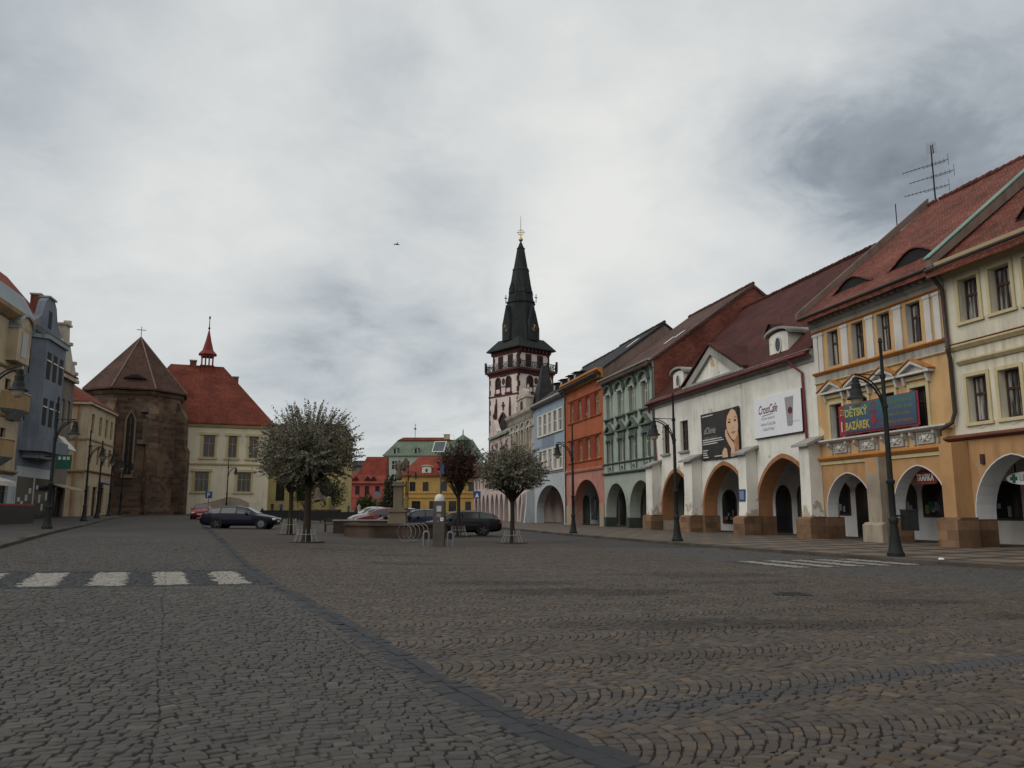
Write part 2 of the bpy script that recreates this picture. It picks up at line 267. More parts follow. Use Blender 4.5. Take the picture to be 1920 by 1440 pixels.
# ------------------------------------------------------------------ terrain
def gz(x, y):
    u = max(0.0, -x); A = .75*(1-math.exp(-(u/24)**1.3)) if u > 0 else 0.
    return A+min(1, u/15)*.008*max(0., y-55)
def gzn(x, y):
    u = np.maximum(0, -x); return .75*(1-np.exp(-(u/24)**1.3))+np.minimum(1, u/15)*.008*np.maximum(0, y-55)
def poly(pts): 
    ys = [p[0] for p in pts]; xs = [p[1] for p in pts]
    return lambda y: float(np.interp(y, ys, xs))
kerbL = poly([(-30, -4), (5, -8.5), (25, -15.8), (38.7, -21.9), (69.9, -35.1), (88.3, -42.1), (110, -51)])
strip = poly([(-30, 18), (2, 2.75), (5, .69), (5.78, .15), (7.18, -.57), (10.9, -2.26), (15.5, -4.5), (20.36, -6.65), (42.74, -15.8), (58.2, -22.3), (75, -29.2), (88, -34.8), (110, -44)])
kerbR = poly([(-30, 24), (5, 19), (15, 15.4), (20, 13.3), (22, 12.1), (24.5, 11.2), (27, 10.3), (30, 9.2), (37, 7.0), (50, 3.3), (70, -1.2), (100, -8), (140, -17)])
roadR = poly([(-30, 21), (5, 13.6), (15.1, 9.47), (19, 7.97), (23.2, 6.5), (29.6, 4.67), (40.5, 2.13), (51, -.34), (70, -4.8), (100, -12), (140, -21)])
facR = lambda y: 25.5-.24*y
facL = lambda y: -23.7-.24*y
def pattern_mat(name, c1, c2, mortar, w=.115, h=.11, var=.0):
    m, nt, b = newmat(name); v = obj_coord(nt); nd = nt.nodes.new('ShaderNodeTexNoise'); nd.inputs['Scale'].default_value = .9; nd.inputs['Detail'].default_value = 2; lk(nt, v, nd.inputs['Vector'])
    vm = nt.nodes.new('ShaderNodeVectorMath'); vm.operation = 'MULTIPLY_ADD'; lk(nt, nd.outputs['Color'], vm.inputs[0]); vm.inputs[1].default_value = (.5, .5, 0); lk(nt, v, vm.inputs[2])
    br = nt.nodes.new('ShaderNodeTexBrick'); lk(nt, vm.outputs[0], br.inputs['Vector']); br.inputs['Scale'].default_value = 1
    br.inputs['Brick Width'].default_value = w; br.inputs['Row Height'].default_value = h; br.inputs['Mortar Size'].default_value = .012; br.inputs['Mortar Smooth'].default_value = .5
    br.inputs['Color1'].default_value = (*c1, 1); br.inputs['Color2'].default_value = (*c2, 1); br.inputs['Mortar'].default_value = (*mortar, 1)
    c = mixn(nt, 1.0, br.outputs['Color'], rampn(nt, noise_n(nt, v, .22, 7, .6), [(.34, (.66, .66, .68)), (.6, (1.02, 1.01, 1.0))]), 'MULTIPLY')
    lk(nt, c, b.inputs['Base Color']); b.inputs['Roughness'].default_value = .82; b.inputs['Specular IOR Level'].default_value = .25
    bumpn(nt, b, noise_n(nt, v, 9, 4), .5, .02); return m
M['setts'] = pattern_mat('plaza_setts', (.056, .045, .037), (.075, .060, .048), (.022, .019, .017))
M['roadsetts'] = pattern_mat('road_setts', (.050, .047, .044), (.062, .058, .054), (.025, .023, .022))
M['farsetts'] = pattern_mat('far_setts', (.05, .043, .037), (.06, .053, .046), (.03, .027, .024), .5, .4)
def strip_sheet(name, fa, fb, y0, y1, dz, mat, ny=80, nx=8, skirt=0, mats=None):
    mb = MB(); ys = np.linspace(y0, y1, ny); V = []
    for y in ys:
        a, b_ = fa(y), fb(y)
        for i in range(nx+1):
            x = a+(b_-a)*i/nx; V.append((x, y, gz(x, y)+dz))
    F = [(j*(nx+1)+i, j*(nx+1)+i+1, (j+1)*(nx+1)+i+1, (j+1)*(nx+1)+i) for j in range(ny-1) for i in range(nx)]
    mb.add(V, F); o = mb.build(name, mat, recalc=False); return tag(o, kind='structure')
xs = np.concatenate([np.linspace(-900, -80, 12), np.linspace(-70, 60, 66), np.linspace(80, 900, 12)]); ys = np.concatenate([np.linspace(-500, -20, 8), np.linspace(-10, 130, 60), np.linspace(140, 900, 22)])
mb = MB(); mb.add([(x, y, min(gz(x, y), 2.6)) for y in ys for x in xs], [(j*len(xs)+i, j*len(xs)+i+1, (j+1)*len(xs)+i+1, (j+1)*len(xs)+i) for j in range(len(ys)-1) for i in range(len(xs)-1)])
tag(mb.build('ground', M['setts'], recalc=False), kind='structure')
strip_sheet('road', lambda y: kerbL(y), lambda y: strip(y), -20, 96, .004, M['roadsetts'])
strip_sheet('street', lambda y: roadR(y), lambda y: kerbR(y), -20, 135, .004, M['roadsetts'])
# mosaic pavement with darker diamonds beside the arcades
def mosaic():
    m, nt, b = newmat('mosaic_pavement'); v = obj_coord(nt); mp = nt.nodes.new('ShaderNodeMapping'); mp.inputs['Rotation'].default_value = (0, 0, R(45+13.5)); lk(nt, v, mp.inputs[0])
    ck = nt.nodes.new('ShaderNodeTexBrick'); lk(nt, mp.outputs[0], ck.inputs['Vector']); ck.offset = 0; ck.inputs['Scale'].default_value = 1; ck.inputs['Brick Width'].default_value = 1.9; ck.inputs['Row Height'].default_value = 1.9; ck.inputs['Mortar Size'].default_value = .26; ck.inputs['Mortar Smooth'].default_value = .1
    ck.inputs['Color1'].default_value = (.165, .12, .083, 1); ck.inputs['Color2'].default_value = (.14, .105, .074, 1); ck.inputs['Mortar'].default_value = (.038, .034, .032, 1)
    c = mixn(nt, 1.0, ck.outputs['Color'], rampn(nt, noise_n(nt, v, 18, 2), [(.3, (.7, .7, .7)), (.7, (1.1, 1.1, 1.1))]), 'MULTIPLY')
    c = mixn(nt, 1.0, c, rampn(nt, noise_n(nt, v, .5, 5), [(.3, (.75, .75, .75)), (.6, (1, 1, 1))]), 'MULTIPLY')
    lk(nt, c, b.inputs['Base Color']); b.inputs['Roughness'].default_value = .85; return m
M['mosaic'] = mosaic()
strip_sheet('pavement', lambda y: kerbR(y)+.3, lambda y: facR(y)+4.6, -20, 135, .12, M['mosaic'], nx=6)
strip_sheet('pavement', lambda y: facL(y)-4, lambda y: kerbL(y)-.3, -20, 92, .12, M['roadsetts'], nx=10)
def kerb(f, side, y0, y1, n):
    mb = MB(); yy = np.linspace(y0, y1, n); V = []
    for y in yy:
        x = f(y); g = gz(x, y)
        V += [(x, y, g-.05), (x, y, g+.11), (x+side*.02, y, g+.125), (x+side*.3, y, g+.125), (x+side*.3, y, g-.05)]
    F = [(j*5+i, j*5+i+1, j*5+5+i+1, j*5+5+i) for j in range(n-1) for i in range(4)]
    mb.add(V, F); tag(mb.build('kerb', M['kerb'], recalc=True), kind='structure')
kerb(kerbR, 1, -20, 135, 130); kerb(kerbL, -1, -20, 92, 110)

# ------------------------------------------------------------------ setts laid stone by stone over the near part of the square
YN, YF = 3.2, 33.
def inwedge(x, y): return (y > YN) & (y < YF) & (np.abs(x) < .70*y+3.0)
vs = np.vectorize(strip); vkL = np.vectorize(kerbL); vrR = np.vectorize(roadR); vkR = np.vectorize(kerbR)
def fan_cells(axis, wcol, h, wst, sag, ext, jit, seed):
    """arched rows of setts: returns centres and corner points (n,4,2)"""
    r = np.random.default_rng(seed); a = np.array([math.cos(axis), math.sin(axis)]); b = np.array([-a[1], a[0]])
    cells = []; nc = int(ext/wcol)+2; nr = int(ext/h)+2; tt = np.linspace(0, 1, 200); ds = np.sqrt(1+(4*sag*(2*tt-1)/wcol)**2); cum = np.concatenate([[0], np.cumsum((ds[1:]+ds[:-1])/2*np.diff(tt))]); nj = max(4, round(wcol*cum[-1]/wst)); cum /= cum[-1]
    rows = np.arange(-nr, nr+1)
    for c in range(-nc, nc+1):
        off = r.uniform(-.5, .5, (len(rows)))/nj; sj = np.linspace(0, 1, nj+1)
        aj = sj[None, :]+off[:, None]*np.minimum(1, 4*np.sin(sj*math.pi))[None, :]+r.normal(0, .011, (len(rows), nj+1))*np.array([0]+[1]*(nj-1)+[0])[None, :]
        tj = np.interp(aj, cum, tt); m = -4*sag*(2*tj-1)/wcol; tk = np.clip(tj-m/(1+m*m)*h/wcol, 0, 1)
        def P(t, row):
            v = row*h+sag*(1-(2*t-1)**2); u = (c+t)*wcol
            return a[None, None, :]*v[..., None]+b[None, None, :]*u[..., None]
        R0 = rows[:, None].astype(float)+c*.37
        A = P(tj, R0); B = P(tk, R0+1)
        cells.append(np.stack([A[:, :-1], A[:, 1:], B[:, 1:], B[:, :-1]], 2).reshape(-1, 4, 2))
    q = np.concatenate(cells); q += r.normal(0, jit, q.shape); return q
def warp(Q, amt, s, seed):
    x, y = Q[..., 0], Q[..., 1]; return np.stack([x+amt*lownoise(x, y, s, seed), y+amt*lownoise(x, y, s, seed+50)], -1)
def lownoise(x, y, s, seed):
    r = np.random.default_rng(seed); v = np.zeros_like(x)
    for k in range(7):
        f = s*(1.6**k); a = r.uniform(0, 6.28); p = r.uniform(0, 6.28, 2)
        v += np.sin(f*(x*math.cos(a)+y*math.sin(a))+p[0])*np.cos(f*(-x*math.sin(a)+y*math.cos(a))*.8+p[1])/(1.35**k)/(1+0*k)
    return v/2.5
def sett_mesh(name, Q, cols, gap, top, mats_rough, seed, shift=(0, 0)):
    r = np.random.default_rng(seed); n = len(Q); cen = Q.mean(1, keepdims=True)
    d = Q-cen; ln = np.linalg.norm(d, axis=2, keepdims=True)
    def ring(g): return cen+d*np.maximum(.25, 1-g/ln)
    g = (gap*r.lognormal(0, .55, n))[:, None, None]; o0 = ring(g); o1 = ring(g+.003); o2 = ring(g+.011)
    hz = gzn(cen[:, 0, 0], cen[:, 0, 1])[:, None]; th = (top+r.normal(0, .0022, n))[:, None]
    tilt = r.normal(0, .02, (n, 2)); t2 = (d*tilt[:, None, :]).sum(2)
    V = np.empty((n, 12, 3)); V[:, 0:4, :2] = o0; V[:, 0:4, 2] = hz-.012
    V[:, 4:8, :2] = o1; V[:, 4:8, 2] = hz+th-.006+t2; V[:, 8:12, :2] = o2; V[:, 8:12, 2] = hz+th+t2
    F = [(8, 9, 10, 11)]+[(i, (i+1) % 4, 4+(i+1) % 4, 4+i) for i in range(4)]+[(4+i, 4+(i+1) % 4, 8+(i+1) % 4, 8+i) for i in range(4)]
    F = np.array(F); faces = (np.arange(n)[:, None, None]*12+F[None]).reshape(-1)
    nf = n*9; me = bpy.data.meshes.new(name); me.vertices.add(n*12); me.vertices.foreach_set('co', V.ravel())
    me.loops.add(nf*4); me.loops.foreach_set('vertex_index', faces.astype(np.int32)); me.polygons.add(nf); me.polygons.foreach_set('loop_start', np.arange(0, nf*4, 4, dtype=np.int32))
    me.polygons.foreach_set('use_smooth', np.tile([False]+[True]*8, n)); me.update(calc_edges=True)
    ca = me.color_attributes.new('stone', 'FLOAT_COLOR', 'POINT'); cc = np.ones((n, 12, 4)); cc[:, :, :3] = cols[:, None, :]; ca.data.foreach_set('color', cc.ravel())
    me.materials.append(mats_rough); o = bpy.data.objects.new(name, me); COL.objects.link(o); return tag(o, kind='structure')
def stonemat():
    m, nt, b = newmat('sett_stone'); at = nt.nodes.new('ShaderNodeAttribute'); at.attribute_name = 'stone'; v = obj_coord(nt)
    c = mixn(nt, 1.0, at.outputs['Color'], rampn(nt, noise_n(nt, v, 30, 5, .6), [(.3, (.78, .78, .78)), (.7, (1.12, 1.12, 1.12))]), 'MULTIPLY')
    lk(nt, c, b.inputs['Base Color']); b.inputs['Roughness'].default_value = .72; b.inputs['Specular IOR Level'].default_value = .3; bumpn(nt, b, noise_n(nt, v, 55, 4), .35, .006); return m
M['sett'] = stonemat()
# damp dark patches lying on the square (x, y, long, short, amount)
DAMP = [(1.3, 15.2, 2.2, .7, .5), (3.0, 10.9, 2.3, .6, .5), (-.2, 17, 1.6, .6, .45), (-2.8, 22.5, 1.6, .6, .4), (-3.6, 26.5, 1.5, .7, .35), (4.6, 19.2, 2.0, .8, .35), (6.6, 13.6, 1.3, .4, .45), (8.0, 11.6, 1.6, .5, .55), (5.0, 17.2, 1.4, .5, .3), (-6.0, 29, 1.6, .8, .3), (2.0, 8.6, 1.5, .25, .25)]
def damp(x, y):
    k = np.ones_like(x); w = lownoise(x, y, 2.2, 5)*.35
    for cx, cy, a, b_, am in DAMP:
        e = np.sqrt(((x-cx)/a)**2+((y-cy)/b_)**2)+w; k *= 1-am*np.clip((1.15-e)/.5, 0, 1)
    return k*(1+.15*lownoise(x, y, .35, 8)+.06*lownoise(x, y, 2.5, 18))
def palette(n, base, r, pal):
    c = np.array(pal)[r.choice(len(pal), n, p=base)]; return c*r.lognormal(0, .13, n)[:, None]
# the square
Q = warp(fan_cells(R(22), 1.42, .106, .118, .40, 46, .006, 3), .035, .9, 31); c = Q.mean(1); x, y = c[:, 0], c[:, 1]
sx = vs(y); k = inwedge(x, y) & (x > sx+.14) & (x < vrR(y)-.02); 
ln = lambda p, q, x, y: ((x-p[0])*(q[1]-p[1])-(y-p[1])*(q[0]-p[0]))/math.hypot(q[0]-p[0], q[1]-p[1])
dist_line = ln((.34, 5.94), (5.21, 8.51), x, y)
Q = Q[k]; x, y = x[k], y[k]; dist_line = np.abs(dist_line[k]+.05*lownoise(x, y, 1.2, 2)); r = np.random.default_rng(5)
cols = palette(len(Q), [.30, .28, .20, .12, .10], r, [(.060, .047, .038), (.054, .044, .037), (.069, .054, .042), (.078, .056, .037), (.050, .045, .042)])
bl = (dist_line < .17); cols[bl] = cols[bl]*.35+np.array([.036, .039, .046])*.65
cols *= damp(x, y)[:, None]; sett_mesh('ground', Q, cols, .0058, .016, M['sett'], 21)
# the carriageway on the left, with the zebra crossing laid in white and dark setts
Q = warp(fan_cells(R(113), 1.9, .098, .112, .18, 46, .008, 4), .05, 1.1, 33); Q = warp(Q, .028, 4.5, 35); c = Q.mean(1); x, y = c[:, 0], c[:, 1]
k = inwedge(x, y) & (x < vs(y)-.14) & (x > vkL(y)); Q = Q[k]; x, y = x[k], y[k]; r = np.random.default_rng(6)
cols = palette(len(Q), [.4, .35, .25], r, [(.052, .047, .0425), (.047, .043, .0395), (.057, .051, .046)]); cols *= (1+.12*lownoise(x, y, .5, 9))[:, None]
O_ = np.array([-6.65, 15.2]); U_ = np.array([.912, .41]); W_ = np.array([-.41, .912])
u = (x-O_[0])*U_[0]+(y-O_[1])*U_[1]; v = (x-O_[0])*W_[0]+(y-O_[1])*W_[1]
band = (v > -.42) & (v < 3.55); stripe = (v > .0) & (v < 3.05) & ((u % 1.12) < .60) & (u < 1.7)
cols[band] = np.array([.026, .027, .030])*r.lognormal(0, .15, band.sum())[:, None]
cols[stripe] = np.array([.23, .215, .19])*r.lognormal(0, .10, stripe.sum())[:, None]
sett_mesh('road', Q, cols, .0050, .014, M['sett'], 22)
# row of big bluish blocks between road and square
def strip_row():
    qs = []; cl = []; r = np.random.default_rng(9)
    for row, (a, b_) in enumerate([(-.14, -.0), (.0, .14)]):
        y = 2.2
        while y < 58:
            L = r.uniform(.17, .24); p = []
            for yy, off in ((y, a), (y, b_), (y+L, b_), (y+L, a)): p.append((strip(yy)+off*1.12+r.normal(0, .006), yy+off*.5+r.normal(0, .006)))
            qs.append(p); cl.append(np.array([.020, .021, .0245])*r.lognormal(0, .18)); y += L*.9
    return np.array(qs), np.array(cl)
Q, cols = strip_row(); sett_mesh('road', Q, cols, .010, .017, M['sett'], 23)
# street on the right
Q = fan_cells(R(105), 2.2, .10, .115, .2, 46, .004, 8); c = Q.mean(1); x, y = c[:, 0], c[:, 1]
k = inwedge(x, y) & (x > vrR(y)+.02) & (x < vkR(y)); Q = Q[k]; x, y = x[k], y[k]; r = np.random.default_rng(7)
cols = palette(len(Q), [.5, .5], r, [(.058, .055, .052), (.053, .050, .048)])
U2 = np.array([.955, .297]); W2 = np.array([-.297, .955]); u = (x-6.75)*U2[0]+(y-24.3)*U2[1]; v = (x-6.75)*W2[0]+(y-24.3)*W2[1]
band = (v > -3.0) & (v < .35); cols[band] *= .6; st = (v > -2.75) & (v < .1) & ((u % .92) < .48) & (u > 0) & (u < 5.4); cols[st] = np.array([.22, .20, .175])*r.lognormal(0, .1, st.sum())[:, None]
sett_mesh('street', Q, cols, .004, .012, M['sett'], 24)
# dark joint filling under the laid setts
mb = MB(); yy = np.linspace(YN-.4, YF, 60); V = []
for y_ in yy:
    for i in range(41):
        w = .70*y_+2.9; x_ = -w+2*w*i/40; V.append((min(x_, kerbR(y_)), y_, gz(x_, y_)+.005+.0045*float(lownoise(np.array(x_), np.array(y_), 1.4, 12))))
mb.add(V, [(j*41+i, j*41+i+1, j*41+42+i, j*41+41+i) for j in range(59) for i in range(40)])
M['joint'] = plain('joint_sand', (.012, .010, .009), .95, var=.3, scale=20)
tag(mb.build('joint_sand', M['joint'], recalc=False), kind='structure')
t = thing('manhole_cover', 'round iron manhole cover set in the cobbled square', 'manhole cover', (5.05, 14.75, .012))
MB().lathe([(.33, -.02), (.33, .016), (.30, .016)], 28).build('frame', M['iron'], t); m_ = MB().lathe([(.285, -.02), (.285, .014), (.02, .014)], 28)
for a in range(-2, 3): m_.box(-.2, .2, a*.08-.012, a*.08+.012, .0142, .019)
m_.build('lid', M['iron'], t)

# ------------------------------------------------------------------ building helpers
RO = (-.9, 110.0); RD = (.24/math.hypot(1, .24), -1/math.hypot(1, .24)); RANG = math.atan2(RD[1], RD[0])
LO = (-35.7, 50.0); LD = (-.24/math.hypot(1, .24), 1/math.hypot(1, .24)); LANG = math.atan2(LD[1], LD[0])
class House:
    def __init__(s, name, label, cat, x, y, ang, w, group=None):
        s.o = thing(name, label, cat, (x, y, 0), ang, group); s.w = w
    def part(s, mb, name, mat, **k): return mb.build(name, mat, k.pop('parent', s.o), **k)
def RH(name, label, s0, s1, group='houses along the arcaded street front'): return House(name, label, 'house', RO[0]+RD[0]*s0, RO[1]+RD[1]*s0, RANG, s1-s0, group)
def LH(name, label, s0, s1, group='houses along the left street front', off=0):
    return House(name, label, 'house', LO[0]+LD[0]*s0-LD[1]*off, LO[1]+LD[1]*s0+LD[0]*off, LANG, s1-s0, group)
def grid_wall(mb, x0, x1, z0, z1, y, ops, dep, mi=0, mr=None):
    xs = sorted({x0, x1, *[o[0] for o in ops], *[o[1] for o in ops]}); zs = sorted({z0, z1, *[o[2] for o in ops], *[o[3] for o in ops]})
    for i in range(len(xs)-1):
        for j in range(len(zs)-1):
            cx, cz = (xs[i]+xs[i+1])/2, (zs[j]+zs[j+1])/2
            if any(o[0] < cx < o[1] and o[2] < cz < o[3] for o in ops): continue
            mb.quad((xs[i], y, zs[j]), (xs[i+1], y, zs[j]), (xs[i+1], y, zs[j+1]), (xs[i], y, zs[j+1]), mi)
    q = mi if mr is None else mr
    for a, b, c, d in ops:
        mb.quad((a, y, c), (a, y+dep, c), (a, y+dep, d), (a, y, d), q); mb.quad((b, y, c), (b, y, d), (b, y+dep, d), (b, y+dep, c), q)
        mb.quad((a, y, d), (a, y+dep, d), (b, y+dep, d), (b, y, d), q); mb.quad((a, y, c), (b, y, c), (b, y+dep, c), (a, y+dep, c), q)
def arc(a, b, sp, ap, pt=0., n=18):
    out = []
    for i in range(n+1):
        t = math.pi*(1-i/n); cx = (a+b)/2; rr = (b-a)/2; zz = math.sin(t)
        zz = zz*(1-pt)+pt*(1-abs(math.cos(t)))**.75
        out.append((cx+rr*math.cos(t), sp+(ap-sp)*zz))
    return out
def arch_wall(mb, x0, x1, z0, z1, y0, y1, arches, mi=0):
    P = [(x0, z1), (x0, z0)]
    for a, b, sp, ap, pt in arches: P += [(a, z0)]+arc(a, b, sp, ap, pt)+[(b, z0)]
    P += [(x1, z0), (x1, z1)]; mb.py(P, y0, y1, mi)
def archband(mb, a, b, sp, ap, pt, w, y0, y1, z0=None, mi=0):
    inn = arc(a, b, sp, ap, pt); out = arc(a-w, b+w, sp, ap+w, pt)
    if z0 is not None: inn = [(a, z0)]+inn+[(b, z0)]; out = [(a-w, z0)]+out+[(b+w, z0)]
    n = len(inn)
    for i in range(n-1): mb.py([inn[i], inn[i+1], out[i+1], out[i]], y0, y1, mi)
def window(h, x0, x1, z0, z1, y=.2, nx=2, tr=(.64,), fm='wood', gm='glassc', name='window', t=.07, parent=None):
    mb = MB(); d = .07
    mb.box(x0, x0+t, y, y+d, z0, z1); mb.box(x1-t, x1, y, y+d, z0, z1); mb.box(x0+t, x1-t, y, y+d, z0, z0+t); mb.box(x0+t, x1-t, y, y+d, z1-t, z1)
    for i in range(1, nx): xc = x0+(x1-x0)*i/nx; mb.box(xc-.04, xc+.04, y-.004, y+d-.01, z0+t, z1-t)
    for f in tr: zc = z0+(z1-z0)*f; mb.box(x0+t, x1-t, y-.008, y+d-.02, zc-.045, zc+.045)
    o = h.part(mb, name, M[fm], parent=parent or h.o)
    if gm == 'glassc': gm = random.choice(['glass', 'glassc', 'glassc', 'glassd'])
    MB().quad((x0+t*.5, y+.045, z0+t*.5), (x1-t*.5, y+.045, z0+t*.5), (x1-t*.5, y+.045, z1-t*.5), (x0+t*.5, y+.045, z1-t*.5)).build('pane', M[gm], o, recalc=False)
    return o
def roof(h, x0, x1, ez, ry, rz, ov, mat, t=.2, ey=0., back=True):
    sl = (rz-ez)/(ry-ey); P = [(ey-ov, ez-ov*sl), (ry, rz), (2*ry+ov, ez-ov*sl), (2*ry+ov, ez-ov*sl-t), (ry, rz-t*1.3), (ey-ov, ez-ov*sl-t)]
    q = len(P); st_ = np.linspace(x0, x1, 15); rj = random.Random(int(x1*10)); V = []
    for xx in st_:
        jr = rj.uniform(-.045, .03); je = rj.uniform(-.02, .02)
        V += [(xx, y, z+(jr if abs(y-ry) < .01 else je)) for y, z in P]
    o = h.part(MB().add(V, [(i*q+a_, i*q+(a_+1) % q, (i+1)*q+(a_+1) % q, (i+1)*q+a_) for i in range(14) for a_ in range(q)]+[tuple(range(q))[::-1], tuple(14*q+a_ for a_ in range(q))]), 'roof', M[mat]); n = int((x1-x0)/.42); k = MB()
    for i in range(n): xa = x0+(x1-x0)*i/n; jz = random.uniform(-.02, .02); k.tube([(xa, ry, rz+.02+jz), (xa+(x1-x0)/n*.97, ry, rz+.045+jz)], [.13, .15], 7)
    k.build('ridge_tiles', M[mat], o); return o
def shell(h, zb, ez, ry, rz, mat, zg=None, gd=3.6, sides=('l', 'r'), gmat=None, name='side_wall'):
    """end walls with their gables and the rear wall"""
    for sd in sides:
        P = [(gd if zg else .02, zb)]+([(gd, zg), (.02, zg)] if zg else [])+[(.02, ez-.1), (ry, rz-.28), (2*ry, ez-.1), (2*ry, zb)]
        x0, x1 = (.003, .3) if sd == 'l' else (h.w-.3, h.w-.003)
        h.part(MB().px(P, x0, x1), name, M[gmat if (gmat and sd == 'r') else mat])
    h.part(MB().box(.3, h.w-.3, 2*ry-.3, 2*ry-.02, zb, ez-.15), 'rear_wall', M[mat])
def arcade(h, zc, mat, gd=3.6, zb=.1, y0=.86):
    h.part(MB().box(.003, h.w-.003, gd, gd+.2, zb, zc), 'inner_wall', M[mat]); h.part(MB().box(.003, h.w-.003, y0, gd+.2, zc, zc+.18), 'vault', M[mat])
def shop(h, x0, x1, z0, z1, gd=3.6, kind='shop_window', mat='wood', rounded=0):
    P = [(x0, z0), (x1, z0)]+(arc(x0, x1, z1-rounded, z1)[::-1] if rounded else [(x1, z1), (x0, z1)])
    o = h.part(MB().py(P, gd-.06, gd-.002), kind, M[mat]); k = .1
    P = [(x0+k, z0+k), (x1-k, z0+k)]+(arc(x0+k, x1-k, z1-rounded, z1-k)[::-1] if rounded else [(x1-k, z1-k), (x0+k, z1-k)])
    MB().py(P, gd-.075, gd-.061).build('pane', M['glass'], o)
    if kind == 'shop_window':
        for i in range(5):
            w_ = random.uniform(.15, .4); xa = x0+.2+(x1-x0-.6)*i/4.5; za = z0+.15+random.uniform(0, .5)*(z1-z0-rounded-.7); MB().box(xa, xa+w_, gd-.082, gd-.0755, za, za+random.uniform(.2, .45)).build('printed_sheet', M[random.choice(['textgrey', 'redp', 'gpaint', 'dull', 'bluep', 'textyd', 'bluel'])], o)
    return o
def buttress(h, x0, x1, pr, z0, zt, mat, basemat=None, bz=1.1, flare=.0, cap=None, slope=.35):
    fl = flare
    P = [(-pr-fl, z0), (-pr, z0+(2.4 if fl else .01)), (-pr, zt), (-.02, zt+slope), (-.02, z0)]
    o = h.part(MB().px(P, x0, x1), 'buttress', M[mat])
    if basemat: MB().px([(-pr-.22-fl, z0), (-pr-.22-fl, bz-.12), (-pr-.03-fl*.6, bz), (-.03, bz), (-.03, z0)], x0-.18, x1+.22).build('plinth', M[basemat], o)
    if cap: MB().px([(-pr-.28, zt-.04), (-pr-.28, zt+.08), (-.02, zt+slope+.16), (-.02, zt+slope-.0)], x0-.25, x1+.3).build('cap', M[cap], o)
    return o
def profile(h, pts, x0, x1, mat, name='cornice', parent=None): return h.part(MB().px(pts, x0, x1), name, M[mat], parent=parent or h.o)
def ledge(h, x0, x1, z, pr, ht, mat, name='ledge'): return profile(h, [(-.01, z-ht), (-pr*.4, z-ht), (-pr, z-ht*.35), (-pr, z), (-.01, z+.04)], x0, x1, mat, name)
def downpipe(h, pts, mat='pipe', r=.06): return h.part(MB().tube(pts, r, 8), 'downpipe', M[mat], smooth=True)
def gutter(h, x0, x1, y, z, mat='pipe', r=.08): return h.part(MB().tube([(x0, y, z), (x1, y, z)], r, 8), 'gutter', M[mat], smooth=True)
def eyebrow(h, rf, xc, w, zb, ht, yb, sl, mat):
    pts = [(xc+w*(i/14-.5), zb+ht*(math.sin(math.pi*i/14)**1.5)) for i in range(15)]; ln = ht/sl+.5
    mb = MB(); n = len(pts)
    V = [(x, yb-.12, z+.06) for x, z in pts]+[(x+0*(z), yb+(z-zb)/sl+.25+.3*0, z+.10+(z-zb)*.12) for x, z in pts]
    mb.add(V, [(i, i+1, n+i+1, n+i) for i in range(n-1)]); V2 = [(x, yb-.12, z+.0) for x, z in pts]
    mb.add([(x, yb-.12, z+.06) for x, z in pts]+V2, [(i, i+1, n+i+1, n+i) for i in range(n-1)])
    d = mb.build('dormer', M[mat], rf); MB().py(pts+[(xc+w/2, zb-.25), (xc-w/2, zb-.25)], yb-.02, yb+.15).build('pane', M['dark'], d); return d
def boxdormer(h, rf, xc, w, z0, z1, yf, depth, wall, top, oval=True, curved=.25):
    P = [(xc-w/2, z0), (xc+w/2, z0), (xc+w/2, z1)]+arc(xc-w/2, xc+w/2, z1, z1+curved)[::-1]+[(xc-w/2, z1)]
    d = MB().py(P, yf, yf+depth).build('dormer', M[wall], rf)
    tp = MB()
    A = arc(xc-w/2-.22, xc+w/2+.22, z1+.02, z1+curved+.14); 
    for i in range(len(A)-1): tp.py([A[i], A[i+1], (A[i+1][0], A[i+1][1]+.14), (A[i][0], A[i][1]+.14)], yf-.2, yf+depth)
    tp.build('dormer_roof', M[top], d)
    if oval:
        fr = MB(); O1 = [(xc+.34*math.cos(a), (z0+z1)/2+.12+.5*math.sin(a)) for a in np.linspace(0, 2*math.pi, 21)[:-1]]; O2 = [(xc+.25*math.cos(a), (z0+z1)/2+.12+.4*math.sin(a)) for a in np.linspace(0, 2*math.pi, 21)[:-1]]
        for i in range(20): j = (i+1) % 20; fr.py([O2[i], O2[j], O1[j], O1[i]], yf-.06, yf-.002)
        f = fr.build('window', M['trimwhite'], d); MB().py(O2, yf-.03, yf-.003).build('pane', M['glass'], f)
    return d
def chimney(h, rf, x, y, z0, z1, a=.9, b=.6, mat='brickred'):
    c = MB().box(x-a/2, x+a/2, y-b/2, y+b/2, z0, z1).build('chimney', M[mat], rf); MB().box(x-a/2-.07, x+a/2+.07, y-b/2-.07, y+b/2+.07, z1, z1+.14).build('cap', M['frieze'], c); return c

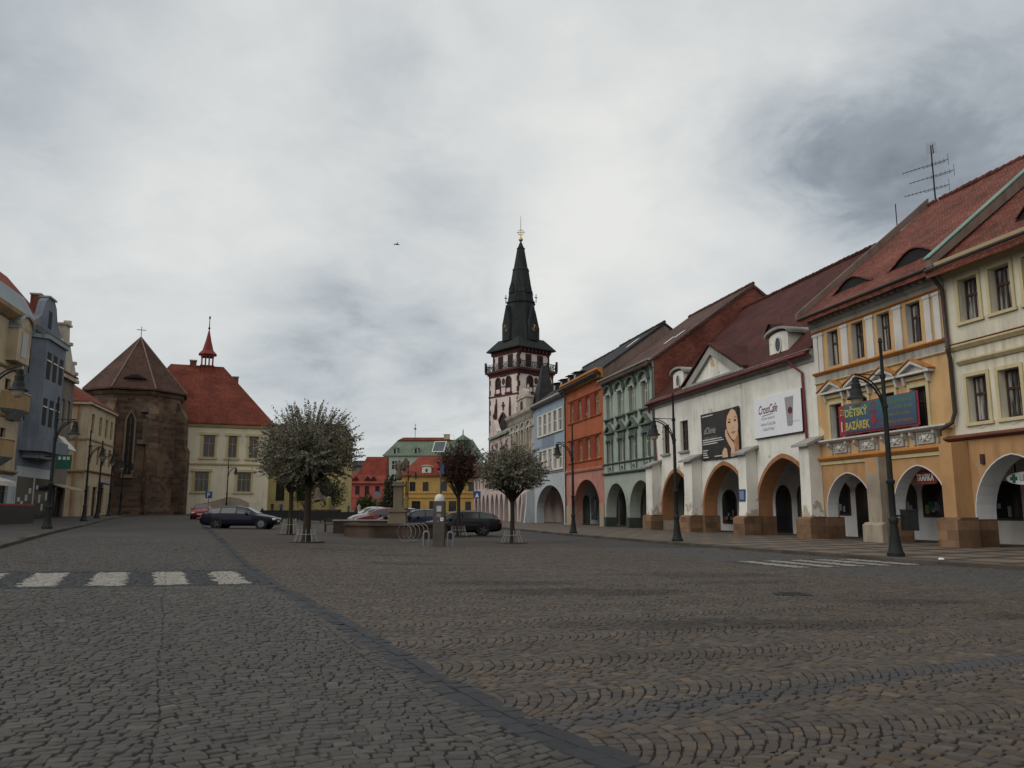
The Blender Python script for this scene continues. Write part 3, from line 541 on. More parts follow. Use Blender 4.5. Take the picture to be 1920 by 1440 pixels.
# ------------------------------------------------------------------ H1: cream house with the pharmacy, nearest on the right
S0 = 80.32; h = RH('cream_house', 'cream house over an orange arcade that holds the white oval pharmacy sign', S0, S0+18.2); W = h.w; X = lambda s: s-S0
ops = []; ups = [81.70+1.52*i for i in range(11)]
for c in ups: ops += [(X(c)-.55, X(c)+.42, 8.98, 10.70), (X(c)-.55, X(c)+.42, 4.93, 6.74)]
mb = MB(); grid_wall(mb, 0, W, 4.35, 11.6, 0, ops, .36); h.part(mb, 'wall', M['cream'], recalc=False)
for a, b, c, d in ops:
    w_ = window(h, a+.03, b-.02, c+.02, d-.02, .27, 2, (.62,), 'wood', 'glassc'); t = .14; k = MB()
    k.box(a-t, a, -.06, -.002, c-.02, d+t); k.box(b, b+t, -.06, -.002, c-.02, d+t); k.box(a, b, -.06, -.002, d, d+t); k.box(a-t-.05, b+t+.05, -.10, -.002, c-.14, c-.02); k.build('surround', M['trimcream'], w_)
mb = MB(); arch_wall(mb, 0, W, .1, 4.33, .0, .9, [(.67, X(84.75), 1.4, 3.62, .12), (X(86.1), X(89.9), 1.4, 3.62, .12), (X(91.2), X(95.0), 1.4, 3.62, .12)]); h.part(mb, 'arcade_wall', M['ochre_low'])
mb = MB()
for a, b in ((80.32+.67, 84.75), (86.1, 89.9), (91.2, 95)):
    I = arc(X(a)-.004, X(b)+.004, 1.4, 3.618, .12); I2 = arc(X(a)+.05, X(b)-.05, 1.4, 3.57, .12); I = [(X(a)-.0, 1.18)]+I+[(X(b), 1.18)]; I2 = [(X(a)+.05, 1.18)]+I2+[(X(b)-.05, 1.18)]
    mb = MB(); [mb.py([I2[i], I2[i+1], I[i+1], I[i]], -.012, .92) for i in range(len(I)-1)]; h.part(mb, 'arch_lining', M['white2'])
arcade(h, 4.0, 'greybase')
for x0, x1 in ((1.6, 5.2), (6.2, 10), (11, 15)): shop(h, x0, x1, 1.25, 3.0)
buttress(h, -.06, .60, .8, .1, 4.15, 'ochre_low', 'stone', 1.25, slope=.05)
h.part(MB().box(.53, .70, -.06, .96, .1, 1.18), 'plinth', M['stone']); h.part(MB().box(4.42, 5.82, -.1, .96, .1, 1.18), 'plinth', M['stone'])
h.part(MB().box(1.2, 1.36, -.09, .0, 3.28, 3.66), 'wall_box', M['pipe'])
profile(h, [(-.0, 4.26), (-.12, 4.28), (-.26, 4.35), (-.26, 4.40), (-.0, 4.5)], -.4, W, 'rust', 'ledge')
ledge(h, 0, W, 8.08, .2, .2, 'trimcream'); ledge(h, .5, W, 7.44, .18, .18, 'trimcream'); profile(h, [(-.0, 8.1), (-.16, 8.1), (-.16, 8.15), (0, 8.2)], .0, W, 'tdred', 'ledge')
profile(h, [(0, 11.0), (-.1, 11.0), (-.18, 11.2), (-.42, 11.45), (-.48, 11.62), (0, 11.62)], 0, W, 'trimcream')
for c in ups: h.part(MB().py([(X(c)-.42, 4.76), (X(c)-.05, 4.64), (X(c)+.32, 4.76), (X(c)-.05, 4.88)], -.02, -.003), 'diamond_panel', M['offw'])
rf = roof(h, -.0, W+.3, 11.75, 8.2, 18.3, .75, 'tred'); shell(h, .1, 11.75, 8.2, 18.3, 'cream', 4.0)
gutter(h, 0, W, -.78, 11.28); downpipe(h, [(.1, -.72, 11.2), (.1, -.45, 10.9), (.12, -.14, 10.5), (.15, -.14, 8.4), (.32, -.3, 8.1), (.32, -.3, 7.9), (.22, -.14, 7.6), (.22, -.14, 5.4), (.1, -.2, 5.0), (-.35, -.42, 4.75), (-.36, -.42, 4.5)], 'pipe', .085)
eyebrow(h, rf, 4.2, 2.6, 12.55, .8, .95, .8, 'tred'); eyebrow(h, rf, 9.2, 2.6, 12.55, .8, .95, .8, 'tred')
mb = MB(); mb.px([(-.55, 11.5), (-.55, 11.85), (8.2, 18.95), (8.2, 18.3)], -.2, .12); fw = h.part(mb, 'fire_wall', M['gable']); MB().px([(-.62, 11.86), (-.62, 11.92), (8.2, 19.03), (8.2, 18.96)], -.24, .14).build('coping', M['copper'], fw)
t = thing('shop_sign', 'white oval pharmacy sign with green cross reading LÉKÁRNA under the arch', 'sign', h.o.location, RANG); y_ = 1.0; cx = X(82.55)
MB().py([(cx+.98*math.cos(a), 2.72+.25*math.sin(a)) for a in np.linspace(0, 2*math.pi, 33)[:-1]], y_, y_+.1).build('board', M['white_b'], t)
[MB().box(cx+q, cx+q+.04, y_+.03, y_+.07, 2.9, 4.0).build('hanger', M['iron'], t) for q in (-.6, .56)]
cr_ = MB().box(cx-.70, cx-.56, y_-.006, y_-.001, 2.55, 2.89).box(cx-.80, cx-.705, y_-.006, y_-.001, 2.65, 2.79).box(cx-.555, cx-.46, y_-.006, y_-.001, 2.65, 2.79); cr_.build('cross', M['gpaint'], t)
text('LÉKÁRNA', cx-.36, 2.63, 1.15, .24, y_-.004, M['gpaint'], t, bold=.01)

# ------------------------------------------------------------------ H2: yellow house with banner and tobacconist
S0 = 71.35; h = RH('yellow_house', 'ochre yellow house with white pilasters and a painted blue banner, three storeys', S0, 80.3); W = h.w
ops = []; cs = [72.95, 74.85, 76.68, 78.58]
up = [(X(c)-.48, X(c)+.38, 8.68, 10.48) for c in cs]; lo = [(X(c)-.55, X(c)+.40, 5.02, 6.75) for c in cs]; ops = up+lo
mb = MB(); grid_wall(mb, 0, W, 4.0, 11.3, 0, ops, .34, 0, 1); h.part(mb, 'wall', [M['ochre'], M['trimwhite']], recalc=False)
for a, b, c, d in up: window(h, a+.03, b-.02, c+.02, d-.02, .26, 2, (.66,), 'wood')
for a, b, c, d in lo:
    w_ = window(h, a+.03, b-.02, c+.02, d-.02, .26, 2, (.66,), 'wood', 'glass'); k = MB(); t = .16
    k.box(a-t, a, -.07, -.002, c, d+t); k.box(b, b+t, -.07, -.002, c, d+t); k.box(a, b, -.07, -.002, d, d+t); k.box(a-.2, b+.2, -.1, -.002, d+t+.15, d+t+.32); k.build('surround', M['trimcream'], w_)
    xc = (a+b)/2; k = MB(); k.py([(xc-1.0, 7.28), (xc+1.0, 7.28), (xc+1.0, 7.38), (xc-1.0, 7.38)], -.34, -.003); k.py([(xc-1.0, 7.38), (xc-.78, 7.38), (xc, 7.74), (xc+.78, 7.38), (xc+1, 7.38), (xc, 7.90)], -.34, -.003); k.py([(xc-.78, 7.385), (xc+.78, 7.385), (xc, 7.74)], -.1, -.003)
    pd = k.build('pediment', M['trimwhite'], w_); MB().py([(xc-1.06, 7.40), (xc, 7.92), (xc+1.06, 7.40), (xc+1.06, 7.45), (xc, 7.98), (xc-1.06, 7.45)], -.40, -.003).build('pediment_cover', M['trimorange'], pd)
    for q in (a-.28, b+.16): MB().px([(-.003, 6.85), (-.14, 6.9), (-.24, 7.27), (-.003, 7.27)], q, q+.12).build('bracket', M['trimwhite'], w_)
for s_ in (71.55, 71.98, 73.88, 75.75, 77.62, 79.42, 79.95):
    w2 = .17 if s_ in (71.55, 71.98, 79.42, 79.95) else .24
    k = MB().box(X(s_)-w2, X(s_)+w2, -.07, -.002, 8.52, 10.55).box(X(s_)-w2-.05, X(s_)+w2+.05, -.1, -.002, 10.4, 10.52); h.part(k, 'pilaster', M['trimwhite'])
ledge(h, 0, W, 8.50, .22, .16, 'trimorange'); h.part(MB().box(0, W, -.05, -.002, 7.98, 8.33), 'frieze', M['relief']); ledge(h, 0, W, 7.98, .1, .08, 'trimcream')
profile(h, [(0, 10.62), (-.06, 10.62), (-.08, 10.85), (-.2, 10.95), (-.2, 11.32), (-.5, 11.42), (-.55, 11.55), (0, 11.6)], -.1, W+.1, 'frieze'); ledge(h, 0, W, 10.68, .12, .08, 'trimorange')
for i in range(20): h.part(MB().box(.15+i*.44, .37+i*.44, -.42, -.19, 11.06, 11.32), 'bracket', M['frieze'])
rf = roof(h, -.25, W+.0, 11.9, 8.1, 18.55, .72, 'tred'); shell(h, .1, 11.9, 8.1, 18.55, 'ochre', 4.0)
gutter(h, -.2, W, -.75, 11.38)
eyebrow(h, rf, X(73.6), 3.2, 12.5, .58, .85, .82, 'tred'); eyebrow(h, rf, X(77.9), 3.4, 12.5, .66, .85, .82, 'tred')
h.part(MB().px([(-.72, 11.42), (-.72, 11.75), (8.1, 18.98), (8.1, 18.5)], -.42, -.26), 'verge_board', M['gable'])
profile(h, [(0, 4.82), (-.2, 4.86), (-.34, 4.93), (-.34, 5.0), (0, 5.02)], 0, W-.1, 'trimwhite', 'ledge'); profile(h, [(0, 3.95), (-.12, 3.95), (-.26, 4.08), (-.26, 4.16), (0, 4.2)], 0, W, 'trimorange', 'ledge'); profile(h, [(0, 3.78), (-.07, 3.78), (-.07, 3.94), (0, 3.94)], 0, W, 'trimcream', 'ledge')
for c in (73.05, 75.05, 76.95, 78.75):
    k = MB(); xc = X(c); k.box(xc-.5, xc+.5, -.05, -.002, 4.3, 4.78); k.box(xc-.5, xc+.5, -.09, -.051, 4.72, 4.78); k.box(xc-.5, xc+.5, -.09, -.051, 4.3, 4.36); k.box(xc-.5, xc-.44, -.09, -.051, 4.36, 4.72); k.box(xc+.44, xc+.5, -.09, -.051, 4.36, 4.72)
    pn = h.part(k, 'relief_panel', M['relief']); k = MB(); k.ball((xc, -.09, 4.54), .12, 10); 
    for a in range(6): an = a*math.pi/3; k.ball((xc+.27*math.cos(an), -.075, 4.54+.12*math.sin(an)), .06, 6)
    k.build('ornament', M['trimwhite'], pn)
    for xx in (xc-.72, xc+.62): MB().px([(-.002, 4.25), (-.08, 4.28), (-.1, 4.5), (-.3, 4.68), (-.3, 4.81), (-.002, 4.81)], xx, xx+.12).build('bracket', M['relief'], pn)
mb = MB(); A2 = [(.25, 3.75, 1.55, 3.36, .12), (5.05, 8.35, 1.55, 3.46, .12)]; arch_wall(mb, 0, W, .1, 3.99, 0, .58, A2); h.part(mb, 'arcade_wall', M['ochre_low'])
mb = MB()
for a, b, sp, ap, pt in A2:
    I = [(a, 1.2)]+arc(a-.004, b+.004, sp, ap-.002, pt)+[(b, 1.2)]; I2 = [(a+.05, 1.2)]+arc(a+.05, b-.05, sp, ap-.05, pt)+[(b-.05, 1.2)]
    mb = MB(); [mb.py([I2[i], I2[i+1], I[i+1], I[i]], -.012, .60) for i in range(len(I)-1)]; h.part(mb, 'arch_lining', M['white2'])
arcade(h, 3.8, 'white2', y0=.5)
buttress(h, 4.02, 4.92, .5, .1, 3.9, 'dkpeel', 'dkpeel', 1.0, slope=.02); h.part(MB().box(-.1, .3, -.12, .95, .1, 1.2), 'plinth', M['stone']); h.part(MB().box(3.7, 5.1, -.1, .95, .1, 1.15), 'plinth', M['stone'])
shop(h, .9, 2.3, 1.2, 2.9, rounded=.6); shop(h, 2.7, 4.2, 1.2, 3.0, rounded=.7); shop(h, 5.4, 8.3, 1.1, 2.75); h.part(MB().box(4.6, 8.4, 3.5, 3.597, .1, 1.05), 'inner_plinth', M['trimwhite'])
t = thing('shop_sign', 'dark red board reading TRAFIKA hung in an ochre arch', 'sign', h.o.location, RANG); a_, b_ = X(77.05), X(78.45)
MB().py([(a_+.1, 2.64), (b_-.1, 2.64), (b_, 2.74), (b_, 3.16), (b_-.1, 3.26), (a_+.1, 3.26), (a_, 3.16), (a_, 2.74)], .62, .70).build('board', M['tdred'], t); text('TRAFIKA', a_+.2, 2.78, 1.0, .30, .615, M['textw'], t, bold=.03)
for q in (a_+.2, b_-.24): MB().box(q, q+.04, .64, .68, 3.24, 3.8).build('hanger', M['iron'], t)
# banners on the parapet
bm_, nt, b = newmat('banner_print'); s_ = nt.nodes.new('ShaderNodeSeparateXYZ'); lk(nt, obj_coord(nt, (1, 1, .7), (0, 0, -3.5)), s_.inputs[0]); lk(nt, rampn(nt, s_.outputs[2], [(.1, (.05, .042, .085)), (.45, (.035, .062, .115)), (.95, (.025, .105, .13))]), b.inputs['Base Color']); b.inputs['Roughness'].default_value = .55
def cloth(x0, x1, z0, z1, y, amp, mat, name, parent, nx=26, nz=8, ph=0., sag=0.):
    V = []; 
    for j in range(nz+1):
        for i in range(nx+1):
            u, v = i/nx, j/nz; V.append((x0+(x1-x0)*u, y+amp*math.sin(u*9+ph)*math.sin(v*3.1+.4)+.5*amp*math.sin(u*21+v*4), z0+(z1-z0)*v+sag*(math.sin(u*7+ph)*.5)))
    n = len(V); V += [(a, b_+.02, c) for a, b_, c in V]; F = [(j*(nx+1)+i, j*(nx+1)+i+1, (j+1)*(nx+1)+i+1, (j+1)*(nx+1)+i) for j in range(nz) for i in range(nx)]
    mb = MB(); mb.add(V, F+[tuple(n+k for k in f[::-1]) for f in F]); return mb.build(name, mat, parent, smooth=True, recalc=False)
t = thing('banner', 'dark red banner end behind the blue one with a pale ZE', 'banner', h.o.location, RANG, 'banners on the yellow house')
cloth(X(73.42), X(74.05), 5.06, 6.52, -.30, .006, M['redp'], 'sheet', t, 6); text('ZE', X(73.55), 6.05, .38, .28, -.33, M['texty'], t); text('1.', X(73.62), 5.25, .3, .5, -.33, M['textw'], t)
t = thing('banner', 'blue and purple banner reading DĚTSKÝ BAZÁREK in yellow', 'banner', h.o.location, RANG, 'banners on the yellow house'); y_ = -.44
cloth(X(73.98), X(78.92), 5.08, 6.53, y_+.03, .0, M['redp'], 'hem', t); cloth(X(74.05), X(78.8), 5.16, 6.49, y_, .0, bm_, 'sheet', t)
text('DĚTSKÝ', X(74.1), 5.90, 1.62, .50, y_-.008, M['texty'], t, bold=.03); text('BAZÁREK', X(74.1), 5.28, 1.72, .48, y_-.008, M['texty'], t, bold=.03); text('VCHOD', X(75.88), 5.86, .42, .20, y_-.008, M['redp'], t, bold=.03)
for i, s in enumerate(('• OBLEČENÍ OD 0 DO 14 LET', '• BAZAR, KABÁTY, TEXTIL', '• AUTOSEDAČKY A JINÉ', '• OTEVŘENO OD 9 HODIN')): text(s, X(76.6), 6.18-i*.29, (2.0, 2.02, 1.78, 1.95)[i], .17, y_-.008, M['textyd'], t, bold=.015)
MB().py([(X(75.98), 5.82), (X(76.22), 5.82), (X(76.22), 5.56), (X(76.34), 5.56), (X(76.1), 5.36), (X(75.86), 5.56), (X(75.98), 5.56)], y_-.012, y_-.006).build('arrow', M['redp'], t)
k = MB(); [k.quad((X(76.1)+.08*math.cos(a-.25), y_-.008, 6.28+.06*math.sin(a-.25)), (X(76.1)+.22*math.cos(a-.12), y_-.008, 6.28+.16*math.sin(a-.12)), (X(76.1)+.22*math.cos(a+.12), y_-.008, 6.28+.16*math.sin(a+.12)), (X(76.1)+.08*math.cos(a+.25), y_-.008, 6.28+.06*math.sin(a+.25))) for a in np.linspace(0, 5.5, 8)]; k.build('star', M['redp'], t)

# ------------------------------------------------------------------ H3: long white two-storey house with the posters
S0 = 50.35; h = RH('white_house', 'long low white house with three orange stone arches and two posters', S0, 71.33); W = h.w
ops = [(X(52.1), X(53.3), 5.68, 7.79), (X(55.15), X(56.4), 5.68, 7.79)]
mb = MB(); grid_wall(mb, 0, W, 4.75, 9.6, 0, ops, .3); h.part(mb, 'wall', M['white'], recalc=False)
for a, b, c, d in ops:
    w_ = window(h, a+.02, b-.02, c+.02, d-.02, .2, 2, (.35, .7), 'wood', 'glass'); MB().box(a-.15, b+.15, -.18, -.002, c-.16, c-.02).build('sill', M['frieze'], w_)
A3 = [(X(51.75), X(56.6), 1.7, 4.34, .16), (X(58.4), X(64.05), 1.7, 4.42, .16), (X(65.1), X(70.65), 1.7, 4.45, .16)]
mb = MB(); arch_wall(mb, 0, W, .1, 4.748, 0, .9, A3); h.part(mb, 'arcade_wall', M['white'])
mb = MB()
for a, b, sp, ap, pt in A3:
    I = [(a, .9)]+arc(a-.18, b+.18, sp, ap+.2, pt)+[(b, .9)]; I2 = [(a+.05, .9)]+arc(a+.05, b-.05, sp, ap-.05, pt)+[(b-.05, .9)]
    I[0] = (a-.18, .9); I[-1] = (b+.18, .9)
    mb = MB(); [mb.py([I2[i], I2[i+1], I[i+1], I[i]], -.03, .92) for i in range(len(I)-1)]; h.part(mb, 'arch_lining', M['archstone'])
arcade(h, 4.55, 'white2')
for i, (a, b) in enumerate(((50.45, 51.6), (57.0, 58.2), (64.3, 65.2), (70.55, 71.4))): buttress(h, X(a), X(b), .72, .1, 4.78, 'white', 'stone', 1.22, .16 if i in (1, 2) else .05, 'frieze')
for a, b in ((56.65, 58.4), (64.1, 65.1)): h.part(MB().box(X(a)-.12, X(b)+.25, -.14, 1.0, .1, 1.2), 'plinth', M['stone'])
shop(h, X(61.2), X(62.9), .1, 3.1, kind='door', mat='door', rounded=1.0); shop(h, X(63.6), X(64.4), 1.0, 3.0, rounded=.6); shop(h, X(54.2), X(56.2), .6, 3.0, rounded=.8); shop(h, X(66.4), X(68.6), 1.25, 3.2, rounded=.6); shop(h, X(69.1), X(70.1), .1, 3.0, kind='door', mat='door', rounded=.5); shop(h, X(51.8), X(53.2), .6, 2.9, rounded=.7)
profile(h, [(0, 9.2), (-.07, 9.2), (-.1, 9.45), (-.3, 9.62), (-.36, 9.85), (0, 9.9)], -.05, W, 'frieze')
rf = roof(h, -.1, W-.0, 10.15, 8.0, 17.65, .5, 'tdark'); shell(h, .1, 10.15, 8.0, 17.65, 'white', 4.5)
gutter(h, -.1, W, -.55, 9.6, 'pipered'); downpipe(h, [(.1, -.5, 9.6), (.35, -.12, 9.1), (.45, -.1, 8), (.75, -.1, 5.3), (.8, -.1, .4)], 'pipered'); downpipe(h, [(W-1.6, -.5, 9.55), (W-1.45, -.4, 9.2), (W-1.0, -.12, 8.75), (W-.95, -.1, 5.2)], 'pipered', .07)
k = MB().py([(X(57.2), 9.92), (X(64.2), 9.92), (X(60.65), 12.0)], -.16, 3.5); g_ = h.part(k, 'gable', M['white']); k = MB()
k.py([(X(56.6), 9.9), (X(57.6), 9.9), (X(60.65), 11.6), (X(63.7), 9.9), (X(64.7), 9.9), (X(60.65), 12.15)], -.36, -.161); k.py([(X(56.5), 9.88), (X(64.8), 9.88), (X(64.8), 10.02), (X(56.5), 10.02)], -.4, -.162); k.build('moulding', M['frieze'], g_)
MB().py([(X(56.4), 10.0), (X(60.65), 12.2), (X(64.9), 10.0), (X(64.9), 10.12), (X(60.65), 12.36), (X(56.4), 10.12)], -.48, 2.4).build('gable_roof', M['tdark'], g_)
boxdormer(h, rf, X(54.6), 1.7, 10.1, 11.3, .25, 1.6, 'white', 'frieze'); boxdormer(h, rf, X(67.7), 1.9, 10.1, 11.3, .25, 1.6, 'white', 'frieze'); eyebrow(h, rf, X(63.6), 1.3, 12.45, .6, 2.35, .94, 'tdark')
h.part(MB().tube([(X(68.6), 8, 17.6), (X(68.6), 8, 19.6)], .03, 6), 'lightning_rod', M['iron'])
# posters
t = thing('poster', 'black salon poster showing a woman resting her cheek on one hand', 'poster', h.o.location, RANG, 'posters on the white house'); y_ = -.10
px0, pz1, pw, ph = X(58.55), 7.84, 5.05, 3.07; pp = lambda L: [(px0+u*pw, pz1-v*ph) for u, v in L]
cloth(px0, px0+pw, pz1-ph, pz1, y_, .012, M['black_b'], 'sheet', t, 30, 12, .6, .03)
def flat(L, k, mat, name): return MB().py(pp(L), y_-.03-k*.004, y_-.028-k*.004).build(name, M[mat], t)
ell = lambda cx, cy, a, b, n=14, rot=0: [(cx+a*math.cos(q)*math.cos(rot)-b*math.sin(q)*math.sin(rot), cy+a*math.cos(q)*math.sin(rot)+b*math.sin(q)*math.cos(rot)) for q in np.linspace(0, 2*math.pi, n+1)[:-1]]
flat([(.64, .02), (.97, .02), (.995, .3), (.97, .98), (.62, .98), (.66, .55), (.655, .25)], 0, 'hair', 'printed_hair')
flat([(.86, .6), (.97, .52), (.98, .97), (.80, .985), (.86, .8)], 1, 'skind', 'printed_neck'); flat([(.56, .985), (.565, .86), (.62, .78), (.68, .82), (.70, .985)], 1, 'skin2', 'printed_shoulder')
flat([(.70, .13), (.76, .045), (.85, .03), (.92, .08), (.965, .2), (.975, .40), (.955, .55), (.90, .645), (.86, .665), (.81, .63), (.755, .545), (.70, .42), (.685, .27)], 2, 'skin2', 'printed_face')
flat([(.655, .45), (.675, .415), (.70, .44), (.715, .52), (.76, .60), (.80, .65), (.845, .70), (.875, .78), (.87, .985), (.77, .985), (.79, .82), (.735, .73), (.68, .62), (.655, .54)], 3, 'skin2', 'printed_hand')
flat([(.64, .03), (.72, .03), (.86, .02), (.79, .06), (.72, .15), (.695, .26), (.69, .4), (.66, .40), (.65, .2)], 3, 'hair', 'printed_fringe')
for q in (ell(.765, .285, .034, .02), ell(.91, .27, .03, .02)): flat(q, 4, 'hair', 'printed_eye')
flat([(.72, .245), (.76, .215), (.81, .235), (.80, .245), (.76, .228)], 4, 'hair', 'printed_brow'); flat([(.875, .225), (.92, .195), (.955, .215), (.95, .225), (.92, .207)], 4, 'hair', 'printed_brow')
flat([(.80, .50), (.84, .48), (.86, .488), (.885, .478), (.915, .49), (.875, .53), (.84, .533)], 4, 'lips', 'printed_lips'); flat([(.825, .41), (.85, .42), (.875, .405), (.865, .425), (.835, .43)], 4, 'skind', 'printed_nose')
text('alChimie', px0+.45, pz1-1.35, 1.6, .42, y_-.04, M['offw'], t, shear=.35, bold=-.012); text('kadeřnictví & vizáž', px0+.5, pz1-1.68, 1.75, .17, y_-.04, M['textgrey'], t)
k = MB()
for i, (a, w_, v) in enumerate([(.05, .30, .055), (.05, .52, .565), (.05, .56, .61), (.05, .4, .655), (.05, .14, .79), (.05, .1, .84), (.05, .12, .885), (.05, .15, .935), (.36, .2, .935)]): k.box(px0+a*pw, px0+(a+w_)*pw, y_-.042, y_-.040, pz1-v*ph-.035, pz1-v*ph+.03)
k.build('small_print', M['offw'], t)
t = thing('poster', 'white coffee house poster with a tall paper cup', 'poster', h.o.location, RANG, 'posters on the white house'); px0, pz1, pw, ph = X(65.38), 7.95, 4.75, 2.28; y_ = -.12
MB().box(px0, px0+pw, y_, -.004, pz1-ph, pz1).build('board', M['white_b'], t); MB().box(px0-.02, px0+pw+.02, y_-.01, -.003, pz1-ph-.06, pz1-ph-.001).box(px0+pw+.001, px0+pw+.05, y_-.01, -.003, pz1-ph-.06, pz1).build('frame', M['iron'], t)
text('CrossCafe', px0+.5, pz1-.95, 1.95, .5, y_-.006, M['maroon'], t, shear=.35, bold=.012); MB().py(pp([(.18, .46), (.42, .44), (.42, .452), (.18, .475)]), y_-.008, y_-.004).build('underline', M['maroon'], t)
for i, s in enumerate(('Už jste navštívili', 'kavárnu CrossCafe', 'v Galerii Pošta?')): text(s, px0+(.75, .68, .8)[i], pz1-1.34-i*.30, (1.35, 1.5, 1.25)[i], .2, y_-.006, M['textgrey'], t)
text('... jen lepší den', px0+3.75, pz1-1.72, .75, .09, y_-.006, M['textgrey'], t)
cupm = plain('printed_cup', (.27, .25, .26), .6, var=.22, scale=9)
MB().py(pp([(.665, .10), (.685, .06), (.84, .06), (.86, .10), (.85, .14), (.81, .80), (.795, .83), (.72, .83), (.705, .80), (.675, .14)]), y_-.008, y_-.004).build('printed_cup', cupm, t); MB().py(pp(ell(.775, .46, .045, .085, 18)), y_-.014, y_-.010).build('printed_badge', M['maroon'], t)
MB().py(pp([(.665, .10), (.685, .05), (.84, .05), (.86, .10), (.85, .13), (.675, .13)]), y_-.013, y_-.009).build('printed_lid', M['white_b'], t)
t = thing('shop_sign', 'dark board with pale letters deep in the middle white arch', 'sign', h.o.location, RANG); MB().box(X(61.3), X(63.6), 1.6, 1.68, 2.95, 3.75).build('board', M['ironb'], t); text('GALERIE', X(61.5), 3.12, 1.75, .34, 1.595, M['textw'], t); [MB().box(X(q), X(q+.04), 1.62, 1.66, 3.75, 4.55).build('hanger', M['iron'], t) for q in (61.5, 63.3)]
t = thing('notice_plaque', 'small blue-grey notice plaque on a white buttress', 'plaque', h.o.location, RANG); MB().box(X(64.36), X(65.05), -.79, -.735, 2.05, 2.75).build('frame', M['blueb'], t); k = MB().box(X(64.46), X(64.95), -.796, -.791, 2.15, 2.65); k.build('panel', M['bluep'], t)
t = thing('shop_sign', 'small oval hanging sign under a bar in the right white arch', 'sign', h.o.location, RANG); MB().py([(X(68.6)+.5*math.cos(a), 2.95+.18*math.sin(a)) for a in np.linspace(0, 6.28, 25)[:-1]], 2.6, 2.66).build('board', M['iron'], t); MB().box(X(67.6), X(69.6), 2.6, 2.66, 3.32, 3.4).box(X(68.2), X(68.23), 2.62, 2.64, 3.1, 3.34).box(X(69), X(69.03), 2.62, 2.64, 3.1, 3.34).build('bar', M['iron'], t)

# ------------------------------------------------------------------ H4: green house
S0 = 39.35; h = RH('green_house', 'pale green ornate house with round window hoods and triangular pediments', S0, 50.85); W = h.w; cs = [41.1, 43.9, 46.5, 49.2]
ops = [(X(c)-.6, X(c)+.48, 9.58, 11.7) for c in cs]+[(X(c)-.58, X(c)+.48, 5.68, 7.6) for c in cs]
mb = MB(); grid_wall(mb, 0, W, 4.7, 12.6, 0, ops, .3); h.part(mb, 'wall', M['green'], recalc=False)
k = MB(); [k.box(0, W, -.018, -.002, 9.5+.42*i, 9.5+.42*i+.36) for i in range(0)]
for i, (a, b, c, d) in enumerate(ops):
    w_ = window(h, a+.02, b-.02, c+.02, d-.02, .2, 2, (.66,), 'woodw', 'glass', t=.09); k = MB(); xc = (a+b)/2; t = .16
    k.box(a-t, a, -.12, -.002, c-.02, d); k.box(b, b+t, -.12, -.002, c-.02, d); k.box(a-t-.08, b+t+.08, -.16, -.002, d, d+.16)
    k.box(a-t-.06, a+.02, -.2, -.121, d-.25, d); k.box(b-.02, b+t+.06, -.2, -.121, d-.25, d); k.build('surround', M['greend' if i >= 4 else 'green_l'], w_)
    if i < 4:
        k = MB(); archband(k, xc-.78, xc+.78, 11.9, 12.42, 0, .16, -.30, -.003); k.box(xc-1.0, xc-.7, -.25, -.003, 11.74, 11.92); k.box(xc+.7, xc+1.0, -.25, -.003, 11.74, 11.92); k.build('hood', M['greend'], w_)
        k = MB(); k.box(xc-1.0, xc+1.0, -.28, -.003, 9.42, 9.55); [k.px([(-.003, 9.0), (-.1, 9.02), (-.24, 9.41), (-.003, 9.41)], xc+q, xc+q+.16) for q in (-.85, .69)]; k.build('sill', M['greend'], w_)
    else:
        k = MB(); k.py([(xc-1.12, 8.2), (xc+1.12, 8.2), (xc+1.12, 8.34), (xc-1.12, 8.34)], -.28, -.003); k.py([(xc-1.1, 8.34), (xc-.75, 8.34), (xc, 8.88), (xc+.75, 8.34), (xc+1.1, 8.34), (xc, 9.1)], -.28, -.003); k.box(xc-.75, xc+.75, -.08, -.003, 7.8, 8.18); k.build('pediment', M['greend'], w_)
ledge(h, 0, W, 5.62, .16, .14, 'greend'); profile(h, [(0, 4.6), (-.15, 4.62), (-.26, 4.72), (-.26, 4.8), (0, 4.84)], 0, W, 'greend', 'ledge')
for c in cs:
    pn = h.part(MB().box(X(c)-.55, X(c)+.55, -.04, -.002, 4.95, 5.4), 'relief_panel', M['green_l']); MB().ball((X(c), -.05, 5.17), .16, 8).box(X(c)-.62, X(c)-.52, -.1, -.041, 4.9, 5.45).box(X(c)+.52, X(c)+.62, -.1, -.041, 4.9, 5.45).build('ornament', M['greend'], pn)
profile(h, [(0, 12.5), (-.08, 12.5), (-.1, 12.75), (-.2, 12.8), (-.2, 12.98), (-.5, 13.08), (-.55, 13.2), (0, 13.25)], -.1, W, 'green_l')
for i in range(32): h.part(MB().box(.12+i*.36, .30+i*.36, -.42, -.19, 12.8, 12.98), 'bracket', M['greend'])
rf = roof(h, -.1, W+.12, 13.3, 8.88, 19.75, .6, 'tbrown'); shell(h, .1, 13.3, 8.88, 19.75, 'green', 4.5, gmat='brickred')
k = MB(); [k.add([(x_, y_, z_), (x_+.5, y_, z_), (x_+.5, y_+.9, z_+.655), (x_, y_+.9, z_+.655)], [(0, 1, 2, 3)]) for x_, y_ in ((7.6, 2.6), (8.8, 3.0)) for z_ in (13.3+y_*.726+.04,)]; k.build('skylight', M['white_b'], rf, recalc=False)
downpipe(h, [(W-.35, -.5, 13.0), (W-.1, -.1, 12.2), (W-.1, -.1, 4.9)], 'greend')
mb = MB(); A4 = [(.45, 5.35, 1.4, 3.85, .0), (5.95, 10.8, 1.4, 3.92, .0)]; arch_wall(mb, 0, W, .1, 4.698, 0, .9, A4); h.part(mb, 'arcade_wall', M['green_l'])

